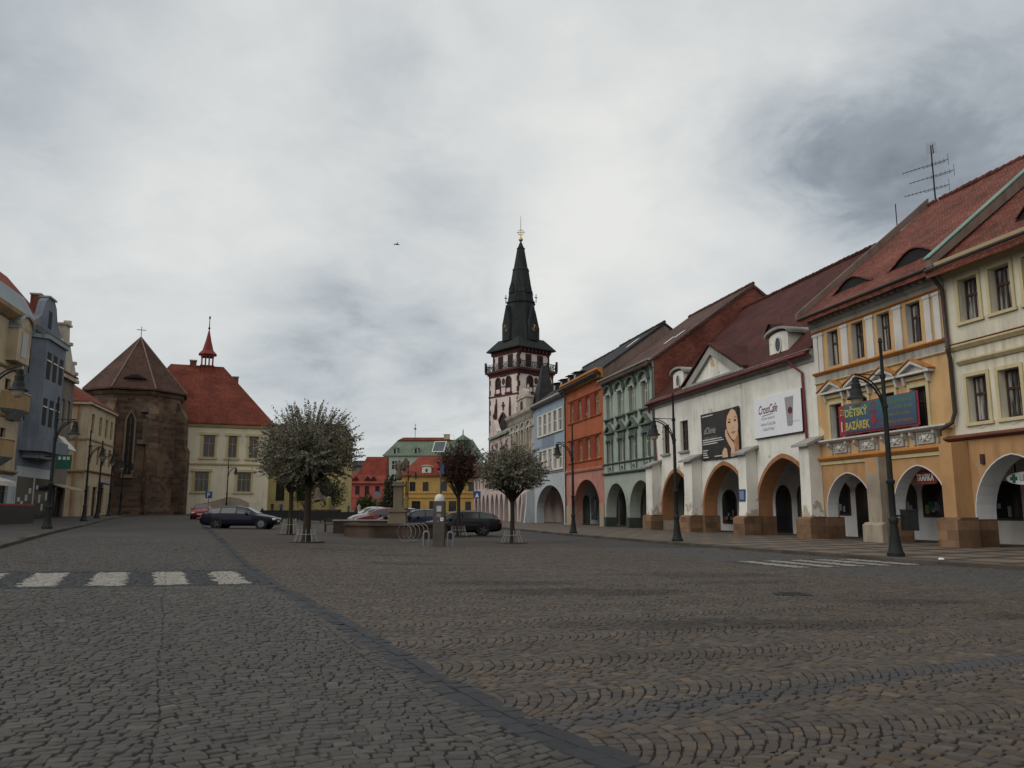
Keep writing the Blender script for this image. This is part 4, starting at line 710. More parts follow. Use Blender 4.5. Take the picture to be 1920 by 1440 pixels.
for a, b, sp, ap, pt in A4: k = MB(); archband(k, a, b, sp, ap, pt, .4, -.04, -.002, z0=1.0); h.part(k, 'archivolt', M['green']); [h.part(MB().box(a, b, -.1, .98, .1, .95), 'plinth', M['greend']) for a, b in ((-.0, .47), (5.3, 6.0), (10.75, 11.4))]; arcade(h, 4.4, 'green_l')
shop(h, 2.6, 5.0, .9, 3.0, rounded=.9); shop(h, 8.4, 10.6, .1, 2.9, kind='door', mat='door', rounded=.8); h.part(MB().box(2.5, 5.5, 3.4, 3.59, .1, .85), 'inner_plinth', M['textgrey'])

# ------------------------------------------------------------------ H5: orange-red house
S0 = 27.9; h = RH('orange_house', 'brick orange house with red panels between its windows and one wide arch', S0, 39.33); W = h.w; cs = [30.2, 32.72, 35.2, 37.72]
ops = [(X(c)-.72, X(c)+.55, 10.36, 12.4) for c in cs]+[(X(c)-.72, X(c)+.55, 6.36, 8.4) for c in cs]
mb = MB(); grid_wall(mb, 0, W, 5.45, 13.9, 0, ops, .28); h.part(mb, 'wall', M['orange'], recalc=False)
for a, b, c, d in ops: window(h, a+.02, b-.02, c+.02, d-.02, .18, 3, (.62,), 'woody', 'glassc', t=.12)
for c0, c1 in zip(cs, cs[1:]):
    for z0, z1 in ((10.36, 12.4), (6.36, 8.4)): h.part(MB().box(X(c0)+.62, X(c1)-.8, -.03, -.002, z0, z1), 'panel', M['redpanel'])
for z in (10.33, 12.62, 6.3, 8.62): ledge(h, X(28.9), X(38.9), z, .14, .14, 'orange', 'sill')
profile(h, [(0, 5.2), (-.12, 5.25), (-.2, 5.4), (-.2, 5.5), (0, 5.55)], 0, W, 'pink', 'ledge'); profile(h, [(0, 13.6), (-.1, 13.6), (-.12, 13.95), (-.45, 14.2), (-.62, 14.32), (-.62, 14.5), (0, 14.55)], -.15, W+.1, 'trimorange')
for i in range(18): h.part(MB().box(.2+i*.62, .46+i*.62, -.4, -.11, 13.66, 13.98), 'bracket', M['trimcream'])
rf = roof(h, -.1, W+.06, 14.5, 6.3, 19.1, .75, 'slate'); shell(h, .1, 14.5, 6.3, 19.1, 'gable', 5.0); k = MB(); k.add([(8.6, 3.4, 17.05), (9.6, 3.4, 17.05), (9.6, 4.6, 17.95), (8.6, 4.6, 17.95)], [(0, 1, 2, 3)]); k.build('skylight', M['glassc'], rf, recalc=False); gutter(h, -.1, W, -.78, 13.95); downpipe(h, [(.05, -.7, 13.9), (.08, -.1, 13.2), (.08, -.1, .3)])
mb = MB(); A5 = [(X(30.35), X(38.1), 1.5, 4.47, .0)]; arch_wall(mb, 0, W, .1, 5.448, 0, .9, A5); h.part(mb, 'arcade_wall', M['pink']); arcade(h, 4.8, 'dull'); h.part(MB().box(X(28.2), X(30.3), -.1, .95, .1, 2.0), 'plinth', M['dkpeel']); h.part(MB().box(X(38.15), X(39.3), -.1, .95, .1, 2.2), 'plinth', M['dkpeel'])
shop(h, 3.0, 5.4, .3, 3.2); shop(h, 5.8, 7.4, .1, 3.2, kind='door', mat='door'); shop(h, 7.8, 10.2, .6, 3.2)

# ------------------------------------------------------------------ H6: grey-blue house
S0 = 15.2; h = RH('blue_house', 'plain grey-blue house with long rows of white framed windows and slate roof', S0, 27.88); W = h.w; cs = [18.05, 20.1, 22.1, 24.1, 26.1]
mb = MB(); fr = [(X(16.9), X(27.05), 9.96, 12.5), (X(16.9), X(27.05), 5.9, 8.42)]; grid_wall(mb, 0, W, 5.6, 13.7, 0, fr, .1); h.part(mb, 'wall', M['blue'], recalc=False)
for a, b, z0, z1 in fr:
    op = [(X(c)-.72, X(c)+.66, z0+.1, z1-.12) for c in cs]; k = MB(); grid_wall(k, a+.002, b-.002, z0+.002, z1-.002, -.05, op, .2); f_ = h.part(k, 'window_surround', M['woodw'], recalc=False)
    for o_ in op: window(h, *o_, .06, 2, (.52,), 'woodw', 'glassc', t=.08)
    ledge(h, a-.1, b+.1, z0-.01, .14, .1, 'frieze', 'sill')
h.part(MB().box(X(18.8), X(23.6), -.012, -.002, 8.6, 9.8), 'panel', M['bluep']); profile(h, [(0, 13.6), (-.1, 13.62), (-.3, 13.85), (-.4, 14.05), (0, 14.1)], -.05, W, 'woodw')
rf = roof(h, -.05, W+.02, 14.15, 6.3, 18.95, .5, 'slate'); shell(h, .1, 14.15, 6.3, 18.95, 'blue', 5.0); downpipe(h, [(W-.12, -.45, 13.9), (W-.12, -.1, 13.4), (W-.12, -.1, .2)], 'trimwhite')
for xc in (3.4, 6.2, 9.0, 11.2):
    d = MB().py([(xc-.5, 15.3), (xc+.5, 15.3), (xc+.5, 16.2), (xc-.5, 16.2)], 1.6, 3.2).build('dormer', M['slate'], rf); MB().box(xc-.3, xc+.3, 1.57, 1.6, 15.5, 16.05).build('pane', M['glassc'], d); MB().px([(1.35, 16.2), (1.35, 16.28), (3.4, 16.6), (3.4, 16.5)], xc-.62, xc+.62).build('dormer_roof', M['slate'], d)
mb = MB(); A6 = [(X(16.2), X(27.0), 1.3, 4.33, .0)]; arch_wall(mb, 0, W, .1, 5.598, 0, .9, A6); h.part(mb, 'arcade_wall', M['bluel']); arcade(h, 4.7, 'bluel'); ledge(h, 0, W, 5.7, .1, .1, 'frieze')
shop(h, 5.0, 6.6, .1, 2.9, kind='door', mat='door', rounded=.8); shop(h, 7.4, 9.6, .1, 3.2, kind='door', mat='door', rounded=.9); shop(h, 10.2, 12, .6, 3.0, rounded=.7)

# ------------------------------------------------------------------ H7: ornate sandstone house with turret roof
S0 = 2.3; h = RH('ornate_house', 'narrow ornate stone house with carved gable and steep dark turret roof', S0, 15.18); W = h.w; cs = [4.6, 7.4, 10.2, 13.0]
ops = [(X(c)-.6, X(c)+.6, 8.6, 11.2) for c in cs]+[(X(c)-.6, X(c)+.6, 4.9, 7.3) for c in cs]
mb = MB(); grid_wall(mb, 0, W, 4.2, 14.0, 0, ops, .35); h.part(mb, 'wall', M['sand'], recalc=False)
for i, (a, b, c, d) in enumerate(ops):
    w_ = window(h, a+.02, b-.02, c+.02, d-.02, .26, 2, (.64,), 'wood', 'glass'); k = MB(); k.box(a-.3, a-.02, -.22, -.002, c-.1, d+.1); k.box(b+.02, b+.3, -.22, -.002, c-.1, d+.1); archband(k, a, b, d, d+.45, 0, .28, -.25, -.003); k.box(a-.35, b+.35, -.3, -.002, c-.3, c-.1); k.build('surround', M['sand'], w_)
k = MB(); [k.box(.25+i*.9, .6+i*.9, -.3, -.002, 12.75, 13.25) for i in range(14)]; [archband(k, X(c)-.9, X(c)+.9, 11.9, 12.5, 0, .18, -.2, -.003) for c in cs]; h.part(k, 'carving', M['relief']); profile(h, [(0, 13.2), (-.15, 13.2), (-.55, 13.6), (-.65, 13.95), (0, 14.0)], -.1, W+.1, 'sand'); ledge(h, 0, W, 8.1, .3, .3, 'sand'); ledge(h, 0, W, 11.75, .2, .2, 'sand')
k = MB().box(X(7.4), X(11.9), -.15, .8, 13.95, 15.6).box(X(7.2), X(12.1), -.3, .85, 15.6, 15.85).py([(X(7.9), 15.85), (X(11.4), 15.85), (X(10.8), 16.6), (X(9.65), 17.0), (X(8.5), 16.6)], -.12, .7); [k.lathe([(.28, 15.85), (.32, 16.3), (.1, 16.6), (.2, 16.8), (.02, 17.3)], 8, x_, .2) for x_ in (X(7.5), X(11.8))]
g_ = h.part(k, 'gable', M['sand']); MB().box(X(9.1), X(10.3), -.17, -.151, 14.1, 15.3).build('window', M['dark'], g_)
h.part(MB().add([(X(10.0), .9, 14), (X(13.6), .9, 14), (X(13.6), 3.6, 14), (X(10.0), 3.6, 14), (X(11.5), 2.0, 19.6), (X(12.2), 2.0, 19.6), (X(12.2), 2.5, 19.6), (X(11.5), 2.5, 19.6)], [(0, 1, 5, 4), (1, 2, 6, 5), (2, 3, 7, 6), (3, 0, 4, 7), (4, 5, 6, 7), (0, 3, 2, 1)]), 'turret_roof', M['slate'])
rf = roof(h, 0, W, 14.05, 6, 17.8, .4, 'slate'); shell(h, .1, 14.05, 6, 17.8, 'sand', 4.0); mb = MB(); arch_wall(mb, 0, W, .1, 4.198, 0, .9, [(.8, 4.3, 1.5, 3.6, 0), (5.1, 8.4, 1.5, 3.6, 0), (9.2, 12.3, 1.5, 3.6, 0)]); h.part(mb, 'arcade_wall', M['rose']); arcade(h, 3.9, 'rose'); buttress(h, 12.3, 12.85, .9, .1, 3.8, 'bluel', None, slope=.4, flare=.3); buttress(h, 8.5, 9.1, .5, .1, 3.5, 'rose', None, slope=.4, flare=.25)

# ------------------------------------------------------------------ H8: pink house with copper roof, H9: low arcade house
S0 = -10.4; h = RH('pink_house', 'pale pink arcaded house with green copper gable roof below the tower', S0, 2.28); W = h.w; cs = [-8.6, -5.6, -2.6, .4]
ops = [(X(c)-.6, X(c)+.6, 9.0, 11.2) for c in cs]+[(X(c)-.6, X(c)+.6, 5.2, 7.4) for c in cs]; mb = MB(); grid_wall(mb, 0, W, 4.3, 12.3, 0, ops, .3); h.part(mb, 'wall', M['rose'], recalc=False)
for a, b, c, d in ops: window(h, a+.02, b-.02, c+.02, d-.02, .2, 2, (.6,), 'wood', 'glass')
k = MB().py([(-.2, 12.3), (5.2, 12.3), (5.2, 13.0), (4.4, 13.4), (2.5, 15.0), (.6, 13.4), (-.2, 13.0)], -.1, .6); g_ = h.part(k, 'gable', M['rose']); MB().lathe([(.25, 15), (.35, 15.5), (.12, 16), (.02, 17.2)], 8, 2.5, .2).build('pinnacle', M['tred_t'], g_); ledge(h, 0, W, 12.4, .3, .25, 'rose', 'cornice'); ledge(h, 0, W, 8.3, .15, .15, 'rose')
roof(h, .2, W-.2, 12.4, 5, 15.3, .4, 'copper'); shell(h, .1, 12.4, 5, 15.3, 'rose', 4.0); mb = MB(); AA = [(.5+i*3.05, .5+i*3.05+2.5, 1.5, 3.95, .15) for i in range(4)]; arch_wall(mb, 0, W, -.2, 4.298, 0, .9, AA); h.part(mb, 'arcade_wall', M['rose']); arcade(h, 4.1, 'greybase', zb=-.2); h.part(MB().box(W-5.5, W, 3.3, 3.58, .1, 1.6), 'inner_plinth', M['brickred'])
S0 = -23; h = RH('arcade_house', 'low white arcaded house at the far end of the right row', S0, -10.42); W = h.w
ops = [(1+i*3, 2.1+i*3, 4.9, 6.4) for i in range(4)]; mb = MB(); grid_wall(mb, 0, W, 4.3, 7.3, 0, ops, .3); h.part(mb, 'wall', M['rose'], recalc=False); [window(h, *o_, .2, 2, (.6,), 'wood', 'glass') for o_ in ops]
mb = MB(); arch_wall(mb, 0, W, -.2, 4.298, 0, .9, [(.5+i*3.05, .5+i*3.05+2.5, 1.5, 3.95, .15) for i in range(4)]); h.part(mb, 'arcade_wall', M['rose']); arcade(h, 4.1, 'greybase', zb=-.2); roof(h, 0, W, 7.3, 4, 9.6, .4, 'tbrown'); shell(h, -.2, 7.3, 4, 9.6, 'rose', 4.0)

# rooftop aerial on the yellow house
hx = lambda s, y: (RO[0]+RD[0]*s+RD[1]*-1*y*1.0, RO[1]+RD[1]*s+RD[0]*y)
ax_, ay_ = hx(71.6, 8.1); t = thing('television_aerial', 'tall rooftop mast with several television aerials and a small dish', 'aerial', (ax_, ay_, 18.3)); t.scale = (.86, .86, .84); MB().tube([(0, 0, -.1), (0, 0, 4.3)], [.055, .04], 8).build('mast', M['iron'], t)
camv = Vector((ay_, -ax_, 0)).normalized()   # the booms lie roughly across the view
def yagi(z, l0, l1, tilt, n):
    k = MB(); a = camv*l0+Vector((0, 0, z-tilt*.5)); b_ = camv*l1+Vector((0, 0, z+tilt*.5)); k.tube([a, b_], .022, 6); dr = camv.cross(Vector((0, 0, 1)))
    for i in range(n): p = a.lerp(b_, i/(n-1)); hl = .18+.22*i/(n-1); k.tube([p-dr*hl, p+dr*hl], .011, 5)
    k.tube([b_+Vector((0, 0, -.4)), b_+Vector((0, 0, .4))], .014, 5); k.tube([a.lerp(b_, .45)-Vector((0, 0, .1)), a.lerp(b_, .95)-Vector((0, 0, .1))], .014, 5); k.build('aerial', M['iron'], t)
yagi(2.9, -1.75, .92, .42, 12); yagi(2.1, -1.4, 1.2, .42, 11); yagi(1.2, -1.75, .85, .32, 12)
MB().tube([(0, 0, 3.7), camv*.12+Vector((0, 0, 3.75)), camv*.1+Vector((0, 0, 4.35))], .035, 6).build('bracket', M['iron'], t); k = MB(); [k.tube([camv*q+Vector((0, 0, 3.75)), camv*q+Vector((0, 0, 4.5))], .007, 4) for q in np.linspace(-.28, .3, 9)]; [k.tube([camv*-.28+Vector((0, 0, q)), camv*.3+Vector((0, 0, q))], .007, 4) for q in np.linspace(3.75, 4.5, 9)]; k.build('grid_panel', M['galv'], t)
k = MB(); k.lathe([(.01, 0), (.2, .03), (.38, .1), (.42, .14)], 18); d_ = k.build('dish', M['white_b'], t, smooth=True); d_.location = (.2, -.15, .25); d_.rotation_euler = (R(75), 0, R(30))

# ------------------------------------------------------------------ the town tower
tw = thing('town_tower', 'tall white and dark red town tower with gallery and black spire', 'tower', (1.62, 140, 0), R(39.5)); Hh = 4.02
def tp(mb, name, mat, parent=None, **k): return mb.build(name, mat, parent or tw, **k)
tp(MB().box(-Hh, Hh, -Hh, Hh, 0, 25.6), 'wall', M['tower']); tp(MB().box(-3.56, 3.56, -3.56, 3.56, 26.0, 29.3), 'upper_wall', M['tower'])
k = MB()
for (cx, cy) in ((-1, -1), (-1, 1), (1, -1), (1, 1)):
    for i in range(26):
        l = .42 if i % 2 else .18; z = 2+i*.9
        k.box(cx*(Hh+.05), cx*(Hh-l), cy*(Hh+.05), cy*(Hh-.02), z, z+.88); k.box(cx*(Hh+.052), cx*(Hh-.02), cy*(Hh-.022), cy*(Hh-(.6-l)), z, z+.88)
    for i in range(4): z = 26+i*.8; l = .6 if i % 2 else .35; k.box(cx*3.6, cx*(3.56-l), cy*3.6, cy*3.5, z, z+.78); k.box(cx*3.602, cx*3.5, cy*3.498, cy*(3.56-.95+l), z, z+.78)
tp(k, 'quoins', M['tred_t'])
k = MB(); k.box(-Hh-.12, Hh+.12, -Hh-.12, Hh+.12, 21.3, 21.55); k.box(-Hh-.1, Hh+.1, -Hh-.1, Hh+.1, 24.9, 25.3); k.box(-4.6, 4.6, -4.6, 4.6, 25.58, 25.95); k.box(-4.3, 4.3, -4.3, 4.3, 25.3, 25.59); tp(k, 'gallery_floor', M['tred_t'])
k = MB()
for s in (-1, 1):
    for i in range(25): q = -4.5+9*i/24; k.box(q-.04, q+.04, s*4.46, s*4.54, 25.95, 27.05); k.box(s*4.46, s*4.54, q-.04, q+.04, 25.95, 27.05)
    k.box(-4.55, 4.55, s*4.42, s*4.56, 27.05, 27.15); k.box(s*4.42, s*4.56, -4.55, 4.55, 27.151, 27.2)
    for c in (-1, 1): k.box(s*4.35, s*4.65, c*4.35, c*4.65, 25.95, 27.7)
    for i in range(8): q = -4.5+9*i/8; k.tube([(q, s*4.5, 26.0), (q+1.1, s*4.5, 27.0)], .03, 5); k.tube([(q+1.1, s*4.5, 26.0), (q, s*4.5, 27.0)], .03, 5); k.tube([(s*4.5, q, 26.0), (s*4.5, q+1.1, 27.0)], .03, 5); k.tube([(s*4.5, q+1.1, 26.0), (s*4.5, q, 27.0)], .03, 5)
tp(k, 'railing', M['ironb'])
def face_y(P): return [(x, -Hh, z) for x, z in P]
def onface(fi, mb_fn, name, mat, parent=None, half=Hh):
    """build a piece for the face looking -y, then turn it onto face fi (0: -y, 1: -x)"""
    k = MB(); mb_fn(k, half); o = k.build(name, mat, parent or tw)
    if fi == 1: o.data.transform(Matrix.Rotation(-math.pi/2, 4, 'Z'))
    return o
for fi in (0, 1):
    for c in (-1.45, 1.45):
        def fr(k, hf): archband(k, c-.55, c+.55, 24.0, 24.6, .3, .2, -hf-.16, -hf-.002, z0=21.9); k.box(c-.95, c+.95, -hf-.2, -hf-.002, 21.6, 21.9)
        w_ = onface(fi, fr, 'window', M['tred_t'])
        onface(fi, lambda k, hf: k.py([(c-.55, 22.6), (c+.55, 22.6)]+arc(c-.55, c+.55, 24.0, 24.6, .3)[::-1], -hf-.05, -hf-.003), 'pane', M['dark'], w_); onface(fi, lambda k, hf: k.box(c-.55, c+.55, -hf-.08, -hf-.003, 21.9, 22.6), 'sill_panel', M['tower'], w_)
    for zz in (22.9, 24.75): onface(fi, lambda k, hf: k.box(-.9, .9, -hf-.06, -hf-.003, zz, zz+.15), 'band', M['tred_t'])
    e_ = onface(fi, lambda k, hf: k.py([(.38*math.cos(a), 23.9+.62*math.sin(a)) for a in np.linspace(0, 6.28, 17)[:-1]], -hf-.08, -hf-.003), 'emblem', M['tred_t'])
    def gf(k, hf): archband(k, -.95, .95, 16.5, 18.1, .75, .42, -hf-.3, -hf-.002, z0=11.5); [k.box(q-.11, q+.11, -hf-.3, -hf-.002, 11.5, 19.2) for q in (-1.9, 1.9)]; [k.py([(q-.16, 19.2), (q+.16, 19.2), (q, 21.0)], -hf-.25, -hf-.002) for q in (-1.9, 1.9)]; k.box(-.1, .1, -hf-.2, -hf-.002, 18.8, 20.3); k.box(-.4, .4, -hf-.18, -hf-.003, 19.55, 19.8)
    g_ = onface(fi, gf, 'gothic_window', M['tred_t']); onface(fi, lambda k, hf: k.py([(-.95, 11.5), (.95, 11.5)]+arc(-.95, .95, 16.5, 18.1, .75)[::-1], -hf-.08, -hf-.003), 'pane', M['slate'], g_); onface(fi, lambda k, hf: [k.box(q-.05, q+.05, -hf-.14, -hf-.081, 11.5, 16.9) for q in (-.35, .35)], 'mullion', M['tred_t'], g_)
    for c in (-1.35, 1.35):
        w_ = onface(fi, lambda k, hf: (k.box(c-.65, c+.65, -hf-.12, -hf-.002, 26.4, 28.6)), 'window', M['tred_t'], None, 3.56); onface(fi, lambda k, hf: k.box(c-.4, c+.4, -hf-.14, -hf-.121, 26.4, 28.3), 'pane', M['dark'], w_, 3.56)
k = MB(); k.box(-3.7, 3.7, -3.7, 3.7, 28.75, 28.95); [[k.box(q-.2, q+.2, s*3.65, s*4.1, 28.96, 29.5) or k.box(s*3.65, s*4.1, q-.2, q+.2, 28.96, 29.5) for q in np.linspace(-3.4, 3.4, 9)] for s in (-1, 1)]; k.box(-3.66, 3.66, -3.66, 3.66, 28.95, 29.6); tp(k, 'cornice', M['tred_t'])
sq = lambda r, z: [(r*a, r*b_, z) for a, b_ in ((-1, -1), (1, -1), (1, 1), (-1, 1))]
k = MB(); P0, P1, P2 = sq(4.44, 29.55), sq(4.44, 29.75), sq(2.9, 31.7); k.add(P0+P1+P2, [(0, 1, 5, 4), (1, 2, 6, 5), (2, 3, 7, 6), (3, 0, 4, 7), (4, 5, 9, 8), (5, 6, 10, 9), (6, 7, 11, 10), (7, 4, 8, 11), (3, 2, 1, 0), (8, 9, 10, 11)]); tp(k, 'skirt_roof', M['spire'])
oc = math.pi/8
tp(MB().lathe([(3.55, 31.4), (3.4, 33), (2.95, 36.0), (2.55, 38.4), (2.75, 38.5), (2.75, 38.75), (2.5, 38.8), (2.3, 40.2), (2.35, 40.5), (2.1, 41.2), (1.55, 44.6), (1.62, 44.8), (1.35, 45.2), (.72, 48.85), (.82, 49.0), (.62, 49.1), (.14, 50.3)], 8, ph=oc), 'spire', M['spire'])
for a in (0, 1, 2, 3):
    an = a*math.pi/2
    k = MB(); k.box(-1.0, 1.0, -3.55, -2.0, 31.3, 34.4); k.py([(-1.0, 34.4), (1.0, 34.4), (0, 37.8)], -3.5, -1.9); o = tp(k, 'clock_dormer', M['spire']); o.rotation_euler = (0, 0, an)
    c = MB(); c.py([(.66*math.cos(q), 33.5+.66*math.sin(q)) for q in np.linspace(0, 6.28, 25)[:-1]], -3.60, -3.552); c = c.build('clock_face', M['ironb'], o); n_ = MB()
    for q in range(12): aa = q*math.pi/6; n_.tube([(.46*math.cos(aa), -3.62, 33.5+.46*math.sin(aa)), (.6*math.cos(aa), -3.62, 33.5+.6*math.sin(aa))], .05, 4)
    n_.tube([(0, -3.63, 33.5), (.12, -3.63, 33.95)], .04, 4).tube([(0, -3.63, 33.5), (-.25, -3.63, 33.3)], .04, 4); n_.build('clock_hands', M['gold'], o)
    an2 = an+math.pi/4; k = MB(); k.box(-.55, .55, -2.35, -1.2, 40.2, 41.0); k.py([(-.6, 41.0), (.6, 41.0), (0, 42.2)], -2.35, -1.0); o = tp(k, 'spire_dormer', M['spire']); o.rotation_euler = (0, 0, an)
    k = MB(); k.tube([(2.75*math.cos(an2), 2.75*math.sin(an2), 38.7), (2.75*math.cos(an2), 2.75*math.sin(an2), 40.3)], .07, 5); k.box(2.75*math.cos(an2)-.3, 2.75*math.cos(an2)+.3, 2.75*math.sin(an2)-.05, 2.75*math.sin(an2)+.05, 39.6, 39.75); tp(k, 'pinnacle', M['spire'])
tp(MB().ball((0, 0, 50.75), .42, 12), 'ball', M['gold'], smooth=True); k = MB(); k.tube([(0, 0, 51.1), (0, 0, 55.2)], [.06, .03], 6); tp(k, 'mast', M['iron'])
k = MB(); dv = Vector((math.cos(R(-39.5)), math.sin(R(-39.5)), 0)); k.tube([dv*.5*math.cos(a)+Vector((0, 0, 52.1+.5*math.sin(a))) for a in np.linspace(0, 6.283, 25)], .07, 6); k.tube([dv*-.75+Vector((0, 0, 52.1)), dv*.75+Vector((0, 0, 52.1))], .06, 6); k.tube([(0, 0, 51.3), (0, 0, 52.8)], .07, 6); tp(k, 'cross', M['gold'])

# ------------------------------------------------------------------ left street front
def hiproof(h, x0, x1, y0, y1, ez, rz, il, ir, mat, ov=.4, t=.15, name='roof'):
    ym = (y0+y1)/2; V = [(x0-ov, y0-ov, ez), (x1+ov, y0-ov, ez), (x1+ov, y1+ov, ez), (x0-ov, y1+ov, ez), (x0+il, ym, rz), (x1-ir, ym, rz)]
    V2 = [(x, y, z-t) for x, y, z in V[:4]]
    return h.part(MB().add(V+V2, [(0, 1, 5, 4), (1, 2, 5), (2, 3, 4, 5), (3, 0, 4), (6, 7, 1, 0), (7, 8, 2, 1), (8, 9, 3, 2), (9, 6, 0, 3), (9, 8, 7, 6)]), name, M[mat])
zb = .55
h = LH('beige_house', 'beige house with two rounded tan balconies and grey metal mansard', -14, 12.1); W = h.w; X = lambda s: s+14
ops = [(X(s), X(s)+1.1, z, z+2.0) for s in (-12, -9, -6, -3, 0, 3.0, 5.6, 8.6) for z in (5.6, 9.3, 12.7)]
mb = MB(); grid_wall(mb, 0, W, 4.3, 16.0, 0, ops, .3); h.part(mb, 'wall', M['beige'], recalc=False); [window(h, a+.02, b-.02, c+.02, d-.02, .2, 2, (.65,), 'wood', 'glass') for a, b, c, d in ops]
mb = MB(); so_ = [(X(s), X(s)+2.6, .9, 3.5) for s in (-11, -7, -3, 1, 5, 8.6)]; grid_wall(mb, 0, W, .3, 4.3, 0, so_, .3); h.part(mb, 'shop_wall', M['bluel'], recalc=False); [window(h, a+.02, b-.02, c+.02, d-.02, .2, 2, (.8,), 'wood', 'glass', 'shop_window') for a, b, c, d in so_]
h.part(MB().box(.02, W-.02, .4, 9, .3, 16.2), 'side_wall', M['beige']); profile(h, [(0, 15.6), (-.2, 15.7), (-.6, 16.1), (-.65, 16.4), (0, 16.5)], 0, W, 'beiged'); ledge(h, 0, W, 4.5, .3, .25, 'beiged'); ledge(h, 0, W, 12.2, .2, .2, 'beiged'); ledge(h, 0, W, 8.6, .2, .2, 'beiged')
h.part(MB().px([(-.6, 16.4), (.45, 18.3), (5, 19.6), (9, 16.4)], 0, W-.1), 'roof', M['bluemetal'])
for s, z in ((5.6, 5.35), (8.0, 9.0)):
    P = [(X(s)+4.4*i/12, -.02-1.05*math.sin(math.pi*i/12)**.45) for i in range(13)]
    b_ = h.part(MB().pz(P, z, z+1.25), 'balcony', M['beiged']); P2 = [(X(s)+2.2+(q[0]-X(s)-2.2)*.8, q[1]*.75) for q in P]; n = len(P); k = MB(); k.add([(x, y, z-.002) for x, y in P]+[(x*.5+(X(s)+2.2)*.5, y*.3, z-.7) for x, y in P2], [(i, i+1, n+i+1, n+i) for i in range(n-1)]); k.build('corbel', M['bluemetal'], b_); MB().pz([(x, y-.06) for x, y in P], z+1.251, z+1.34).build('rail', M['beige'], b_)
k = MB(); by0 = X(8.2); k.box(by0, by0+2.7, -.7, .1, 12.6, 15.2); b_ = h.part(k, 'bay', M['beige']); k = MB(); A = arc(by0-.1, by0+2.8, 15.2, 16.3); [k.py([A[i], A[i+1], (A[i+1][0], A[i+1][1]-.15), (A[i][0], A[i][1]-.15)], -.9, 1.2) for i in range(len(A)-1)]; k.build('barrel_roof', M['bluemetal'], b_); MB().py(A, -.72, .1).build('bay_front', M['beige'], b_); MB().box(by0+.8, by0+1.9, -.73, -.701, 13, 14.9).build('window', M['glass'], b_)
aw = h.part(MB().px([(-.02, 4.2), (-2.2, 3.5), (-2.2, 3.2), (-2.16, 3.2), (-2.16, 3.45), (-.02, 4.12)], X(-5), X(6.2)), 'awning', M['offw'])
h = LH('blue_gabled_house', 'dull blue town house with oriel, curved gable and bright red roof', 12.15, 21.4); W = h.w
ops = [(x, x+1.0, z, z+2.2) for x in (.8, 7.6) for z in (8.6, 12.4)]; mb = MB(); grid_wall(mb, 0, W, 4.6, 16.2, 0, ops, .3); h.part(mb, 'wall', M['lblue'], recalc=False); [window(h, *o_, .2, 2, (.65,), 'woodw', 'glass') for o_ in ops]
h.part(MB().box(.02, W-.02, .3, 9.5, .3, 16.6), 'side_wall', M['lblue'])
P = [(1.2, 16.2), (7.6, 16.2), (7.4, 17.0), (6.4, 17.6), (5.8, 18.9), (5.2, 19.35), (3.6, 19.35), (3.0, 18.9), (2.4, 17.6), (1.4, 17.0)]; g_ = h.part(MB().py(P, -.15, .45), 'gable', M['lblue']); MB().py([(3.5, 19.352), (5.3, 19.352), (5.3, 19.5), (3.5, 19.5)], -.3, .6).build('coping', M['bluemetal'], g_); k = MB(); k.box(4.0, 4.8, -.17, -.151, 16.8, 18.3); k.build('window', M['dark'], g_)
profile(h, [(0, 15.9), (-.3, 16.0), (-.55, 16.3), (0, 16.5)], 0, W, 'bluemetal')
OP = [(1.0, -.01), (1.6, -.95), (6.6, -.95), (7.2, -.01)]; b_ = h.part(MB().pz(OP, 7.0, 15.4), 'oriel', M['lblue']); MB().pz([(.8, -.01), (1.45, -1.15), (6.75, -1.15), (7.4, -.01)], 15.4, 15.7).build('oriel_roof', M['bluemetal'], b_); MB().pz([(.3, -.01), (1.0, -1.6), (7.2, -1.6), (8.0, -.01)], 6.2, 7.2).build('balcony', M['lblue'], b_); MB().pz([(1.2, -.01), (2, -1.1), (6.2, -1.1), (7, -.01)], 5.7, 6.2).build('corbel', M['bluemetal'], b_)
for z in (8.4, 12.2):
    k = MB(); [k.box(x, x+.9, -.98, -.951, z, z+2.2) for x in (2.0, 3.6, 5.2)]; k.build('window', M['dark'], b_); k = MB(); [k.box(x-.1, x+1.0, -1.02, -.981, z+1.45, z+1.55) for x in (2.0, 3.6, 5.2)]; k.build('transom', M['woodw'], b_)
k = MB(); k.box(.6, 8.6, -.03, -.002, .8, 4.2); sh = h.part(k, 'shop_window', M['glass']); k = MB(); k.box(.4, 8.8, -.05, -.002, 4.2, 5.0); k.box(.4, .6, -.05, -.002, .4, 4.2); k.box(8.6, 8.8, -.05, -.002, .4, 4.2); k.box(4.4, 4.7, -.05, -.031, .8, 4.2); k.build('frame', M['bluel'], sh)
r2 = np.random.default_rng(4); k = MB()
for i in range(9): x0 = .9+i*.82+r2.uniform(0, .2); z0 = 1.0+r2.uniform(0, 2.4); k.box(x0, x0+r2.uniform(.3, .6), -.04, -.031, z0, z0+r2.uniform(.3, .7))
k.build('printed_sheets', M['bluel'], sh); mb = MB(); grid_wall(mb, 0, W, .3, 4.6, 0, [(.6, 8.6, .8, 4.2)], .02); h.part(mb, 'shop_wall', M['bluel'], recalc=False)
rf = hiproof(h, -.3, W, .6, 9.4, 16.7, 22.3, 2.6, .5, 'tbright'); chimney(h, rf, 7.4, 2.0, 17.6, 20.4, .8, .8)
h = LH('ornate_narrow_house', 'narrow dull brown house with carved stone gable beside the blue gabled one', 21.45, 25.4); W = h.w
